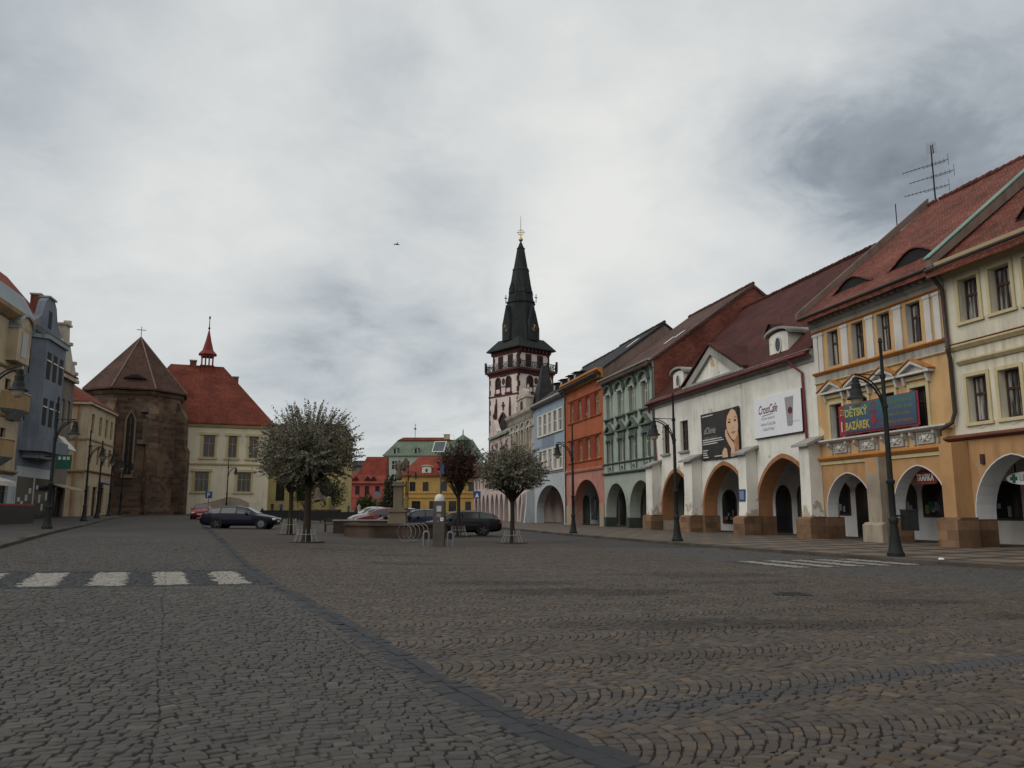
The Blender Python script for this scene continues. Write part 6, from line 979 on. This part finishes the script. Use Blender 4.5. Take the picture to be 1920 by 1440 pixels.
# ------------------------------------------------------------------ trees
def leafmesh(name, parent, cx, cy, cz, rx, ry, rz_, n, mats, probs, size, seed, up=.35, flat_bottom=.55, spike=.13, lowk=1.):
    r = np.random.default_rng(seed); nt = 620; d = r.normal(size=(nt, 3)); d /= np.linalg.norm(d, axis=1)[:, None]; d[:, 2] = np.where(d[:, 2] < -flat_bottom, -d[:, 2]*.5, d[:, 2])
    tl = r.uniform(.72, 1.0+spike*.5, nt)+np.where(r.random(nt) < .25, r.uniform(0, spike, nt), 0)
    ti = r.integers(0, nt, n); f = r.beta(2.0, 1.15, n); base = d[ti]*(tl[ti]*f)[:, None]; base[:, 2] += up*.25*f**2*tl[ti]
    p = base*np.stack([np.full(n, rx), np.full(n, ry), np.where(base[:, 2] > 0, rz_, rz_*lowk)], 1)+r.normal(0, .10, (n, 3))*np.minimum(1, (1.15-f))[:, None]+np.array([cx, cy, cz])
    s = size*r.uniform(.55, 1.3, n); a = r.normal(size=(n, 3)); a /= np.linalg.norm(a, axis=1)[:, None]; b = np.cross(a, r.normal(size=(n, 3))); b /= np.linalg.norm(b, axis=1)[:, None]
    V = np.stack([p-a*s[:, None], p+b*s[:, None]*.6, p+a*s[:, None], p-b*s[:, None]*.6], 1).reshape(-1, 3)
    me = bpy.data.meshes.new(name); me.vertices.add(4*n); me.vertices.foreach_set('co', V.ravel()); me.loops.add(4*n); me.loops.foreach_set('vertex_index', np.arange(4*n, dtype=np.int32)); me.polygons.add(n); me.polygons.foreach_set('loop_start', np.arange(0, 4*n, 4, dtype=np.int32))
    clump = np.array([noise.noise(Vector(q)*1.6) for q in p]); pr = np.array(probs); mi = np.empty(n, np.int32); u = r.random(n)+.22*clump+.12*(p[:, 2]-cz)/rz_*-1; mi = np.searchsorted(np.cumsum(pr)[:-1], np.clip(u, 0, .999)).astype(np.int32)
    for m in mats: me.materials.append(M[m])
    me.polygons.foreach_set('material_index', mi); me.update(calc_edges=True); o = bpy.data.objects.new(name, me); COL.objects.link(o); o.parent = parent; return o, d*tl[:, None]
def leafm(name, col, tr=.25):
    m, nt, b = newmat(name); lk(nt, rampn(nt, noise_n(nt, obj_coord(nt), 5, 3), [(.3, sc_(col, .75)), (.7, sc_(col, 1.25))]), b.inputs['Base Color']); b.inputs['Roughness'].default_value = .75; b.inputs['Specular IOR Level'].default_value = .15
    return m
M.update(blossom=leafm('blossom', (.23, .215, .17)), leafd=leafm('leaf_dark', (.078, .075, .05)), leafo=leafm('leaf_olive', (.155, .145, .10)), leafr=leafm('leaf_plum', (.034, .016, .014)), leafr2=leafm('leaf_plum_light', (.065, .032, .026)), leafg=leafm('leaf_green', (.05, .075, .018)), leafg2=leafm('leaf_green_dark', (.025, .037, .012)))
def tree(name, label, x, y, th, cz, rx, rz_, n, mats, probs, size, seed, rt=.13, group=None, **k):
    z0 = gz(x, y); t = thing(name, label, 'tree', (x, y, z0), 0, group); cr, dirs = leafmesh('crown', t, 0, 0, cz-z0, rx, rx, rz_, n, mats, probs, size, seed, **k); r = random.Random(seed)
    kk = MB(); kk.tube([(0, 0, -.05), (.01, 0, .3), (.02, .01, th*.6), (.0, .0, th)], [rt*1.25, rt, rt*.85, rt*.8], 10)
    for i in range(0, 70):
        d = Vector(dirs[i]); e = Vector((d.x*rx, d.y*rx, (cz-z0)+d.z*rz_*(1 if d.z > 0 else k.get('lowk', 1)))); s0 = Vector((0, 0, th+r.uniform(-.05, .35))); mid = s0.lerp(e, .45)+Vector((r.uniform(-.12, .12), r.uniform(-.12, .12), r.uniform(0, .2)))
        r0 = rt*.42 if i < 14 else rt*.16; kk.tube([s0-Vector((0, 0, .3)), mid, e*.97+Vector((0, 0, th*.03))], [r0, r0*.55, .006], 5, cap=False)
    kk.build('trunk', M['bark'], t, smooth=True); return t
gt = 'round headed trees on the square'
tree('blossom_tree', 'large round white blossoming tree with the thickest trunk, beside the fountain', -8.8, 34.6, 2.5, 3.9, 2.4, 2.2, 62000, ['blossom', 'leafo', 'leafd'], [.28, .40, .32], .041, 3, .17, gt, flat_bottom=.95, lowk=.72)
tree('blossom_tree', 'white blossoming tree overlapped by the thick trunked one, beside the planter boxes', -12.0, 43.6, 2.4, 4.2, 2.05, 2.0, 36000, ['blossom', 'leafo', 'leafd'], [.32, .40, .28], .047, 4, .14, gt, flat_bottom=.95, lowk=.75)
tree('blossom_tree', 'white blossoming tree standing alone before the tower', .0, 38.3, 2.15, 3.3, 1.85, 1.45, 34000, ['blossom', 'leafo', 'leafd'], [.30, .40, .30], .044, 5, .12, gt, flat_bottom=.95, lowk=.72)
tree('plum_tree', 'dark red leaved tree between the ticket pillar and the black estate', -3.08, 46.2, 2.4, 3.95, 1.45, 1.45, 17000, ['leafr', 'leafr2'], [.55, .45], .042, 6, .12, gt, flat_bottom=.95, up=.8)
for x, y, cz, rx, rz_, n, mt, lb, sd_ in ((-17.4, 96, 1.5, 1.5, 1.5, 4500, ['leafg', 'leafg2'], 'green shrub tree before the red house, left of the pair', 11), (-15.6, 98, 1.3, 1.3, 1.2, 3500, ['leafg', 'leafg2'], 'green shrub tree before the red house, right of the pair', 12), (-25.3, 112, 3.3, 2.5, 2.6, 4000, ['leafg2', 'leafd'], 'dark bushy tree behind the monument', 13), (-29.0, 113, 4.4, 2.6, 3.6, 4500, ['leafg', 'leafg2'], 'taller green tree behind the monument', 14), (-10.9, 72, 2.7, .8, 1.7, 2500, ['leafg2', 'leafd'], 'slim dark shrub just behind the fountain statue', 15), (-32.3, 104, .5, .35, .7, 900, ['leafd', 'leafg2'], 'small dark conical bush at the foot of the town hall corner', 16)):
    tree('shrub_tree', lb, x, y, .7, cz+gz(x, y)*.5, rx, rz_, n, mt, [.5, .5], .11, sd_, .08, 'shrubs behind the parked cars', flat_bottom=.9, spike=.15)
def guard(x, y, r_, h_, lb):
    t = thing('tree_guard', lb, 'tree guard', (x, y, gz(x, y)), 0, 'tree guards'); k = MB()
    for i in range(12): a = i*math.pi/6+.2; k.tube([((r_+.12)*math.cos(a), (r_+.12)*math.sin(a), 0), (r_*math.cos(a), r_*math.sin(a), h_*.6), ((r_-.06)*math.cos(a), (r_-.06)*math.sin(a), h_)], .011, 5)
    k.build('bars', M['greybase'], t); k = MB(); k.tube([(r_*math.cos(a), r_*math.sin(a), h_*.62) for a in np.linspace(0, 6.2832, 25)], .011, 5); k.build('ring', M['greybase'], t); MB().lathe([(r_+.35, .0), (r_+.35, .03), (.1, .035)], 24).build('grate', M['iron'], t)
guard(-8.8, 34.6, .42, .55, 'low metal bar guard around the thickest blossoming trunk'); guard(-12.0, 43.6, .38, .85, 'taller metal bar guard around the rear left trunk'); guard(.0, 38.3, .40, .6, 'low metal bar guard around the trunk before the tower'); guard(-3.08, 46.2, .42, .6, 'low metal bar guard around the dark red tree')

# ------------------------------------------------------------------ fountain with its statue column
fx, fy = -6.25, 44.2; t = thing('fountain', 'low dark stone fountain basin with a winged statue on a column', 'fountain', (fx, fy, gz(fx, fy)))
o8 = lambda r_, z: [(r_*math.cos(math.pi/8+i*math.pi/4), r_*math.sin(math.pi/8+i*math.pi/4), z) for i in range(8)]
A_, B_, C_, D_ = o8(2.95, 0), o8(2.85, .62), o8(2.45, .62), o8(2.45, .2); k = MB(); V = A_+B_+C_+D_; k.add(V, [(i+8*j, (i+1) % 8+8*j, (i+1) % 8+8*j+8, i+8*j+8) for j in range(3) for i in range(8)]+[tuple(24+i for i in range(8))]); k.build('basin', M['basinstone'], t)
A_, B_, C_, D_ = o8(2.98, .621), o8(2.98, .74), o8(2.4, .74), o8(2.4, .621); k = MB(); k.add(A_+B_+C_+D_, [(i+8*j, (i+1) % 8+8*j, (i+1) % 8+8*((j+1) % 4), i+8*((j+1) % 4)) for j in range(4) for i in range(8)]); k.build('rim', M['basinstone'], t)
wm, nt, b = newmat('water'); b.inputs['Base Color'].default_value = (.02, .022, .02, 1); b.inputs['Roughness'].default_value = .05; bumpn(nt, b, noise_n(nt, obj_coord(nt), 6, 3), .15, .02); MB().lathe([(2.44, .44), (.01, .445)], 8, ph=math.pi/8).build('water', wm, t)
k = MB(); k.add([(-.56, -.56, .2), (.56, -.56, .2), (.56, .56, .2), (-.56, .56, .2), (-.44, -.44, 1.3), (.44, -.44, 1.3), (.44, .44, 1.3), (-.44, .44, 1.3)], [(0, 1, 5, 4), (1, 2, 6, 5), (2, 3, 7, 6), (3, 0, 4, 7), (4, 5, 6, 7), (3, 2, 1, 0)]); k.box(-.5, .5, -.5, .5, 1.3, 1.42); k.box(-.40, .40, -.40, .40, 1.42, 1.55); k.box(-.25, .25, -.25, .25, 1.55, 2.72); k.box(-.33, .33, -.33, .33, 2.72, 2.84); k.box(-.28, .28, -.28, .28, 2.84, 2.98); k.build('column', M['column'], t, bevel=.02)
k = MB(); [k.ball((sx_, sy_, 1.02), .12, 8) for sx_, sy_ in ((-.66, -.2), (.66, -.2))]; k.build('spout', M['iron'], t)
def skinmesh(name, joints, edges, mat, parent, levels=2, matfn=None, mats=None):
    me = bpy.data.meshes.new(name); me.from_pydata([j[:3] for j in joints], edges, []); o = bpy.data.objects.new(name, me); COL.objects.link(o); s = o.modifiers.new('skin', 'SKIN'); me.skin_vertices or None
    for i, j in enumerate(joints): me.skin_vertices[0].data[i].radius = (j[3], j[3] if len(j) < 5 else j[4])
    me.skin_vertices[0].data[0].use_root = True; sb = o.modifiers.new('sub', 'SUBSURF'); sb.levels = levels; sb.render_levels = levels
    m2 = bpy.data.meshes.new_from_object(o.evaluated_get(bpy.context.evaluated_depsgraph_get())); m2.name = name; bpy.data.objects.remove(o); m2.materials.clear()
    for m in (mats or [mat]): m2.materials.append(m)
    if matfn:
        for p in m2.polygons: p.material_index = matfn(p.center)
    m2.shade_smooth(); o = bpy.data.objects.new(name, m2); COL.objects.link(o); o.parent = parent; return o
z0 = 2.98; J = [(0, 0, z0+.72, .15), (0, 0, z0+.95, .14), (0, .0, z0+1.08, .07), (0, -.02, z0+1.2, .085), (-.17, 0, z0+1.0, .065), (-.27, -.08, z0+.78, .05), (-.14, -.2, z0+.72, .04), (.17, 0, z0+1.0, .065), (.25, -.05, z0+.8, .05), (.16, -.18, z0+.68, .04), (0, 0, z0+.4, .2), (0, 0, z0+.02, .24)]
st = skinmesh('statue', J, [(0, 1), (1, 2), (2, 3), (1, 4), (4, 5), (5, 6), (1, 7), (7, 8), (8, 9), (0, 10), (10, 11)], M['statue'], t); k = MB()
for s_ in (-1, 1): k.py([(s_*.05, z0+.75), (s_*.20, z0+.55), (s_*.38, z0+.6), (s_*.46, z0+1.0), (s_*.42, z0+1.28), (s_*.30, z0+1.3), (s_*.14, z0+1.08)] if s_ > 0 else [(s_*.05, z0+.75), (s_*.20, z0+.6), (s_*.28, z0+.8), (s_*.24, z0+1.05), (s_*.14, z0+1.08)], .12, .2)
k.build('wings', M['statue'], st); 
# low dark walls and benches
t = thing('stone_wall', 'low dark stone wall with pale cap behind the fountain basin', 'wall', (-9.6, 47.6, gz(-9.6, 47.6)), R(6)); MB().box(-.9, 2.7, -.25, .25, 0, .72).build('wall', M['basinstone'], t); MB().box(-.95, 2.75, -.3, .3, .721, .8).build('cap', M['greybase'], t)
def planter(x, y, L, rz, lb):
    t = thing('planter_box', lb, 'planter', (x, y, gz(x, y)), rz, 'dark planter boxes'); MB().box(-L/2, L/2, -.3, .3, .18, .95).build('box', M['ironb'], t); MB().box(-L/2-.03, L/2+.03, -.33, .33, .951, 1.0).build('rim', M['iron'], t); [MB().box(q-.06, q+.06, -.25, .25, 0, .18).build('foot', M['galv'], t) for q in (-L/2+.2, 0, L/2-.2)]
planter(-20.6, 72, 3.2, R(2), 'dark planter box, leftmost, right of the navy estate'); planter(-16.9, 71, 3.4, R(2), 'dark planter box directly behind the left trunks'); planter(-14.2, 69.5, 1.7, R(2), 'short dark planter box near the bench')
t = thing('park_bench', 'dark bench with curved iron legs left of the fountain', 'bench', (-11.0, 49.6, gz(-11, 49.6)), R(20)); k = MB(); [k.box(-.55, .55, -.22+i*.12, -.13+i*.12, .43, .47) for i in range(4)]; k.build('seat', M['wood'], t); k = MB(); [k.box(-.55, .55, .28, .31, .6+i*.14, .7+i*.14) for i in range(2)]; k.build('backrest', M['wood'], t)
for s_ in (-.45, .45): MB().tube([(s_, -.3, 0), (s_, -.15, .2), (s_, -.2, .42)], .03, 6).tube([(s_, .35, 0), (s_, .15, .2), (s_, .28, .45), (s_, .3, .9)], .03, 6).tube([(s_, -.2, .42), (s_, .28, .42)], .03, 6).build('leg', M['iron'], t)
t = thing('monument', 'dark rough stone monument group before the bushes', 'monument', (-22.6, 95, gz(-22.6, 95)), 0); k = MB().box(-2.2, 2.2, -1.2, 1.2, -.2, .9); k.build('plinth', M['basinstone'], t); J = [(0, 0, .9, 1.2), (-.1, 0, 1.9, .8), (-.4, 0, 2.6, .45), (-.45, 0, 3.1, .3), (-.45, 0, 3.5, .2), (.9, 0, 1.6, .6)]; skinmesh('sculpture', J, [(0, 1), (1, 2), (2, 3), (3, 4), (0, 5)], M['statue'], t)

# ------------------------------------------------------------------ ticket pillar, racks, signs
t = thing('parking_machine', 'brown steel parking machine pillar with white dome and labels', 'parking machine', (-3.03, 33.6, gz(-3, 33.6)), R(-4)); MB().box(-.235, .235, -.2, .2, 0, 1.86).build('body', M['steel'], t, bevel=.01); MB().lathe([(.215, 1.861), (.215, 1.93), (.20, 2.02), (.15, 2.1), (.08, 2.145), (.01, 2.16)], 18).build('dome', M['offw'], t, smooth=True)
MB().box(-.09, .11, -.206, -.201, 1.42, 1.66).build('display', M['bluel'], t); MB().box(-.09, .10, -.206, -.201, 1.20, 1.34).build('coin_panel', M['galv'], t); k = MB().box(.07, .20, -.206, -.201, 1.04, 1.18); lb_ = k.build('sticker', M['textw'], t); MB().box(.115, .155, -.210, -.2065, 1.09, 1.13).build('mark', M['black_b'], lb_); MB().box(-.06, .0, -.206, -.201, .98, 1.06).build('slot', M['galv'], t)
MB().tube([(.0, .24, 0), (.02, .24, 4.1)], [.045, .04], 8).build('solar_pole', M['steel'], t); sp = MB().box(-.27, .27, -.30, .30, -.02, .02).build('solar_panel', M['textw'], t); sp.location = (-.08, .24, 4.15); sp.rotation_euler = (R(52), 0, R(-10)); k = MB(); k.box(-.24, .24, -.27, .27, .021, .026); k.build('cells', M['signpanel'], sp); MB().box(.05, .13, .20, .28, 3.0, 3.4).build('control_box', M['blueb'], t)
for x, y, lb in ((-3.55, 33.5, 'grey metal hoop to the left of the parking machine'), (-2.55, 33.5, 'grey metal hoop to the right of the parking machine')):
    t = thing('hoop_barrier', lb, 'barrier', (x, y, gz(x, y)), 0, 'metal hoops'); MB().tube([(-.11, 0, 0), (-.11, 0, .5), (-.08, 0, .57), (0, 0, .6), (.08, 0, .57), (.11, 0, .5), (.11, 0, 0)], .045, 8).build('hoop', M['galv'], t, smooth=True); MB().box(-.06, .06, -.01, .01, .3, .53).build('plate', M['iron'], t)
t = thing('bike_rack', 'grey spiral bicycle rack in front of the fountain', 'bike rack', (-4.75, 37.6, gz(-4.7, 37.6)), R(-18)); MB().tube([(.40*math.cos(a), a*.075-.7, .42+.40*math.sin(a)) for a in np.linspace(-math.pi/2, 4.5*2*math.pi-math.pi/2, 150)], .017, 6).build('spiral', M['galv'], t, smooth=True)
def signpost(x, y, z, hgt, lb, panel, pm, pole='galv'):
    t = thing('sign_post', lb, 'sign', (x, y, z)); MB().tube([(0, 0, 0), (0, 0, hgt)], .035, 6).build('pole', M[pole], t); panel.build('panel', M[pm], t); return t
signpost(-11.6, 69, .55, 2.6, 'round grey traffic sign seen from behind near the shrubs', MB().tube([(0, -.06, 2.3), (0, -.03, 2.3)], .32, 16), 'galv'); o = signpost(-3.4, 78, .2, 4.4, 'blue pedestrian crossing sign before the far arcade', MB().box(-.36, .36, -.06, -.036, 2.5, 3.2), 'blueb', 'iron'); MB().py([(-.2, 2.62), (.2, 2.62), (0, 3.05)], -.066, -.061).build('white_triangle', M['textw'], o)
o = signpost(-27.2, 72, .62, 2.6, 'blue parking sign beside the red car', MB().box(-.3, .3, -.06, -.036, 2.0, 2.6), 'blueb'); text('P', -.12, 2.1, .24, .4, -.064, M['textw'], o)
t = thing('signal_post', 'dark pole carrying a yellow letter box behind the fountain', 'post', (-7.4, 56, gz(-7.4, 56))); MB().tube([(0, 0, 0), (0, 0, 3.4)], .05, 6).build('pole', M['iron'], t); MB().box(-.15, .15, -.14, .1, 1.5, 2.3).build('box', M['textyd'], t, bevel=.03); MB().box(-.19, .19, -.17, .11, 1.3, 1.499).build('box_base', M['iron'], t)
t = thing('advertising_pillar', 'slim yellow and brown pillar left of the walking pair', 'pillar', (-21.0, 92, gz(-21, 92))); MB().lathe([(.32, 0), (.32, .9), (.26, .95)], 12).build('base', M['wood'], t); MB().lathe([(.27, .951), (.27, 2.2), (.3, 2.25), (.1, 2.4)], 12).build('drum', M['textyd'], t)
# ------------------------------------------------------------------ people
def person(lb, x, y, rz, jacket, trousers, step=.16, h=1.72):
    t = thing('person', lb, 'person', (x, y, gz(x, y)+.0), rz, 'people walking on the square'); s = h/1.75
    J = [(0, 0, .93, .13, .10), (0, 0, 1.15, .14, .10), (0, 0, 1.38, .15, .10), (0, 0, 1.50, .055), (0, -.01, 1.60, .085), (0, 0, 1.70, .075),
         (-.20, 0, 1.40, .06), (-.26, -.05, 1.14, .045), (-.25, -.16, .93, .036), (-.25, -.22, .85, .03), (.20, 0, 1.40, .06), (.26, .05, 1.14, .045), (.25, .02, .92, .036), (.25, .0, .83, .03),
         (-.10, 0, .86, .10), (-.10, -step*.8, .5, .07), (-.10, -step*.9, .09, .045), (-.10, -step*.9-.17, .045, .035), (.10, 0, .86, .10), (.10, step*.4, .48, .07), (.10, step*1.4, .12, .045), (.10, step*1.4-.14, .05, .035)]
    J = [tuple([q*s for q in j]) for j in J]; E = [(0, 1), (1, 2), (2, 3), (3, 4), (4, 5), (2, 6), (6, 7), (7, 8), (8, 9), (2, 10), (10, 11), (11, 12), (12, 13), (0, 14), (14, 15), (15, 16), (16, 17), (0, 18), (18, 19), (19, 20), (20, 21)]
    def mf(c):
        z = c.z/s
        if z > 1.62 or (z > 1.54 and c.y > .02*s): return 3
        if z > 1.46: return 0
        if abs(c.x) > .19*s and z < .92: return 0
        return 1 if z > .88 else (2 if z > .1 else 3)
    skinmesh('body', J, E, None, t, 2, mf, [M['skin'], M[jacket], M[trousers], M['hair']])
person('walking person in a dark jacket with teal front near the fountain', -18.6, 91.5, R(70), 'greenb', 'black_b'); person('walking person in a pale blue coat beside the teal one', -17.5, 92, R(60), 'bluel', 'bluep')
person('person in a red jacket by the yellow building', -34.6, 112, R(20), 'redp', 'black_b'); person('person in black clothes beside the red jacket', -33.4, 112, R(-20), 'black_b', 'black_b'); person('person in dark blue seen between the two left trunks', -31.6, 110, R(40), 'blueb', 'black_b')
# bird in the sky
d = pixdir(741, 458); p = Vector((0, 0, 1.5))+d*60; t = thing('bird', 'small dark bird flying in the cloudy sky', 'bird', p, R(30)); J = [(0, 0, 0, .03), (.14, 0, .0, .05), (.28, 0, .03, .035), (.36, 0, .04, .012), (-.14, 0, 0, .02), (.12, .18, .10, .022), (.05, .42, .04, .01), (.12, -.18, .10, .022), (.05, -.42, .04, .01)]; skinmesh('body', J, [(0, 1), (1, 2), (2, 3), (0, 4), (1, 5), (5, 6), (1, 7), (7, 8)], M['black_b'], t)
# litter
for x, y, lb in ((12.1, 22.9, 'crumpled white paper lying at the kerb by the crossing'), (-24.3, 44.0, 'scrap of white paper on the road by the left kerb')): t = tag(MB().lathe([(.02, 0), (.09, .02), (.07, .06), (.02, .07)], 6).build('paper_scrap', M['textw'], None, loc=(x, y, gz(x, y)+(.13 if x > 0 else .01))), lb, 'litter', 'paper litter')
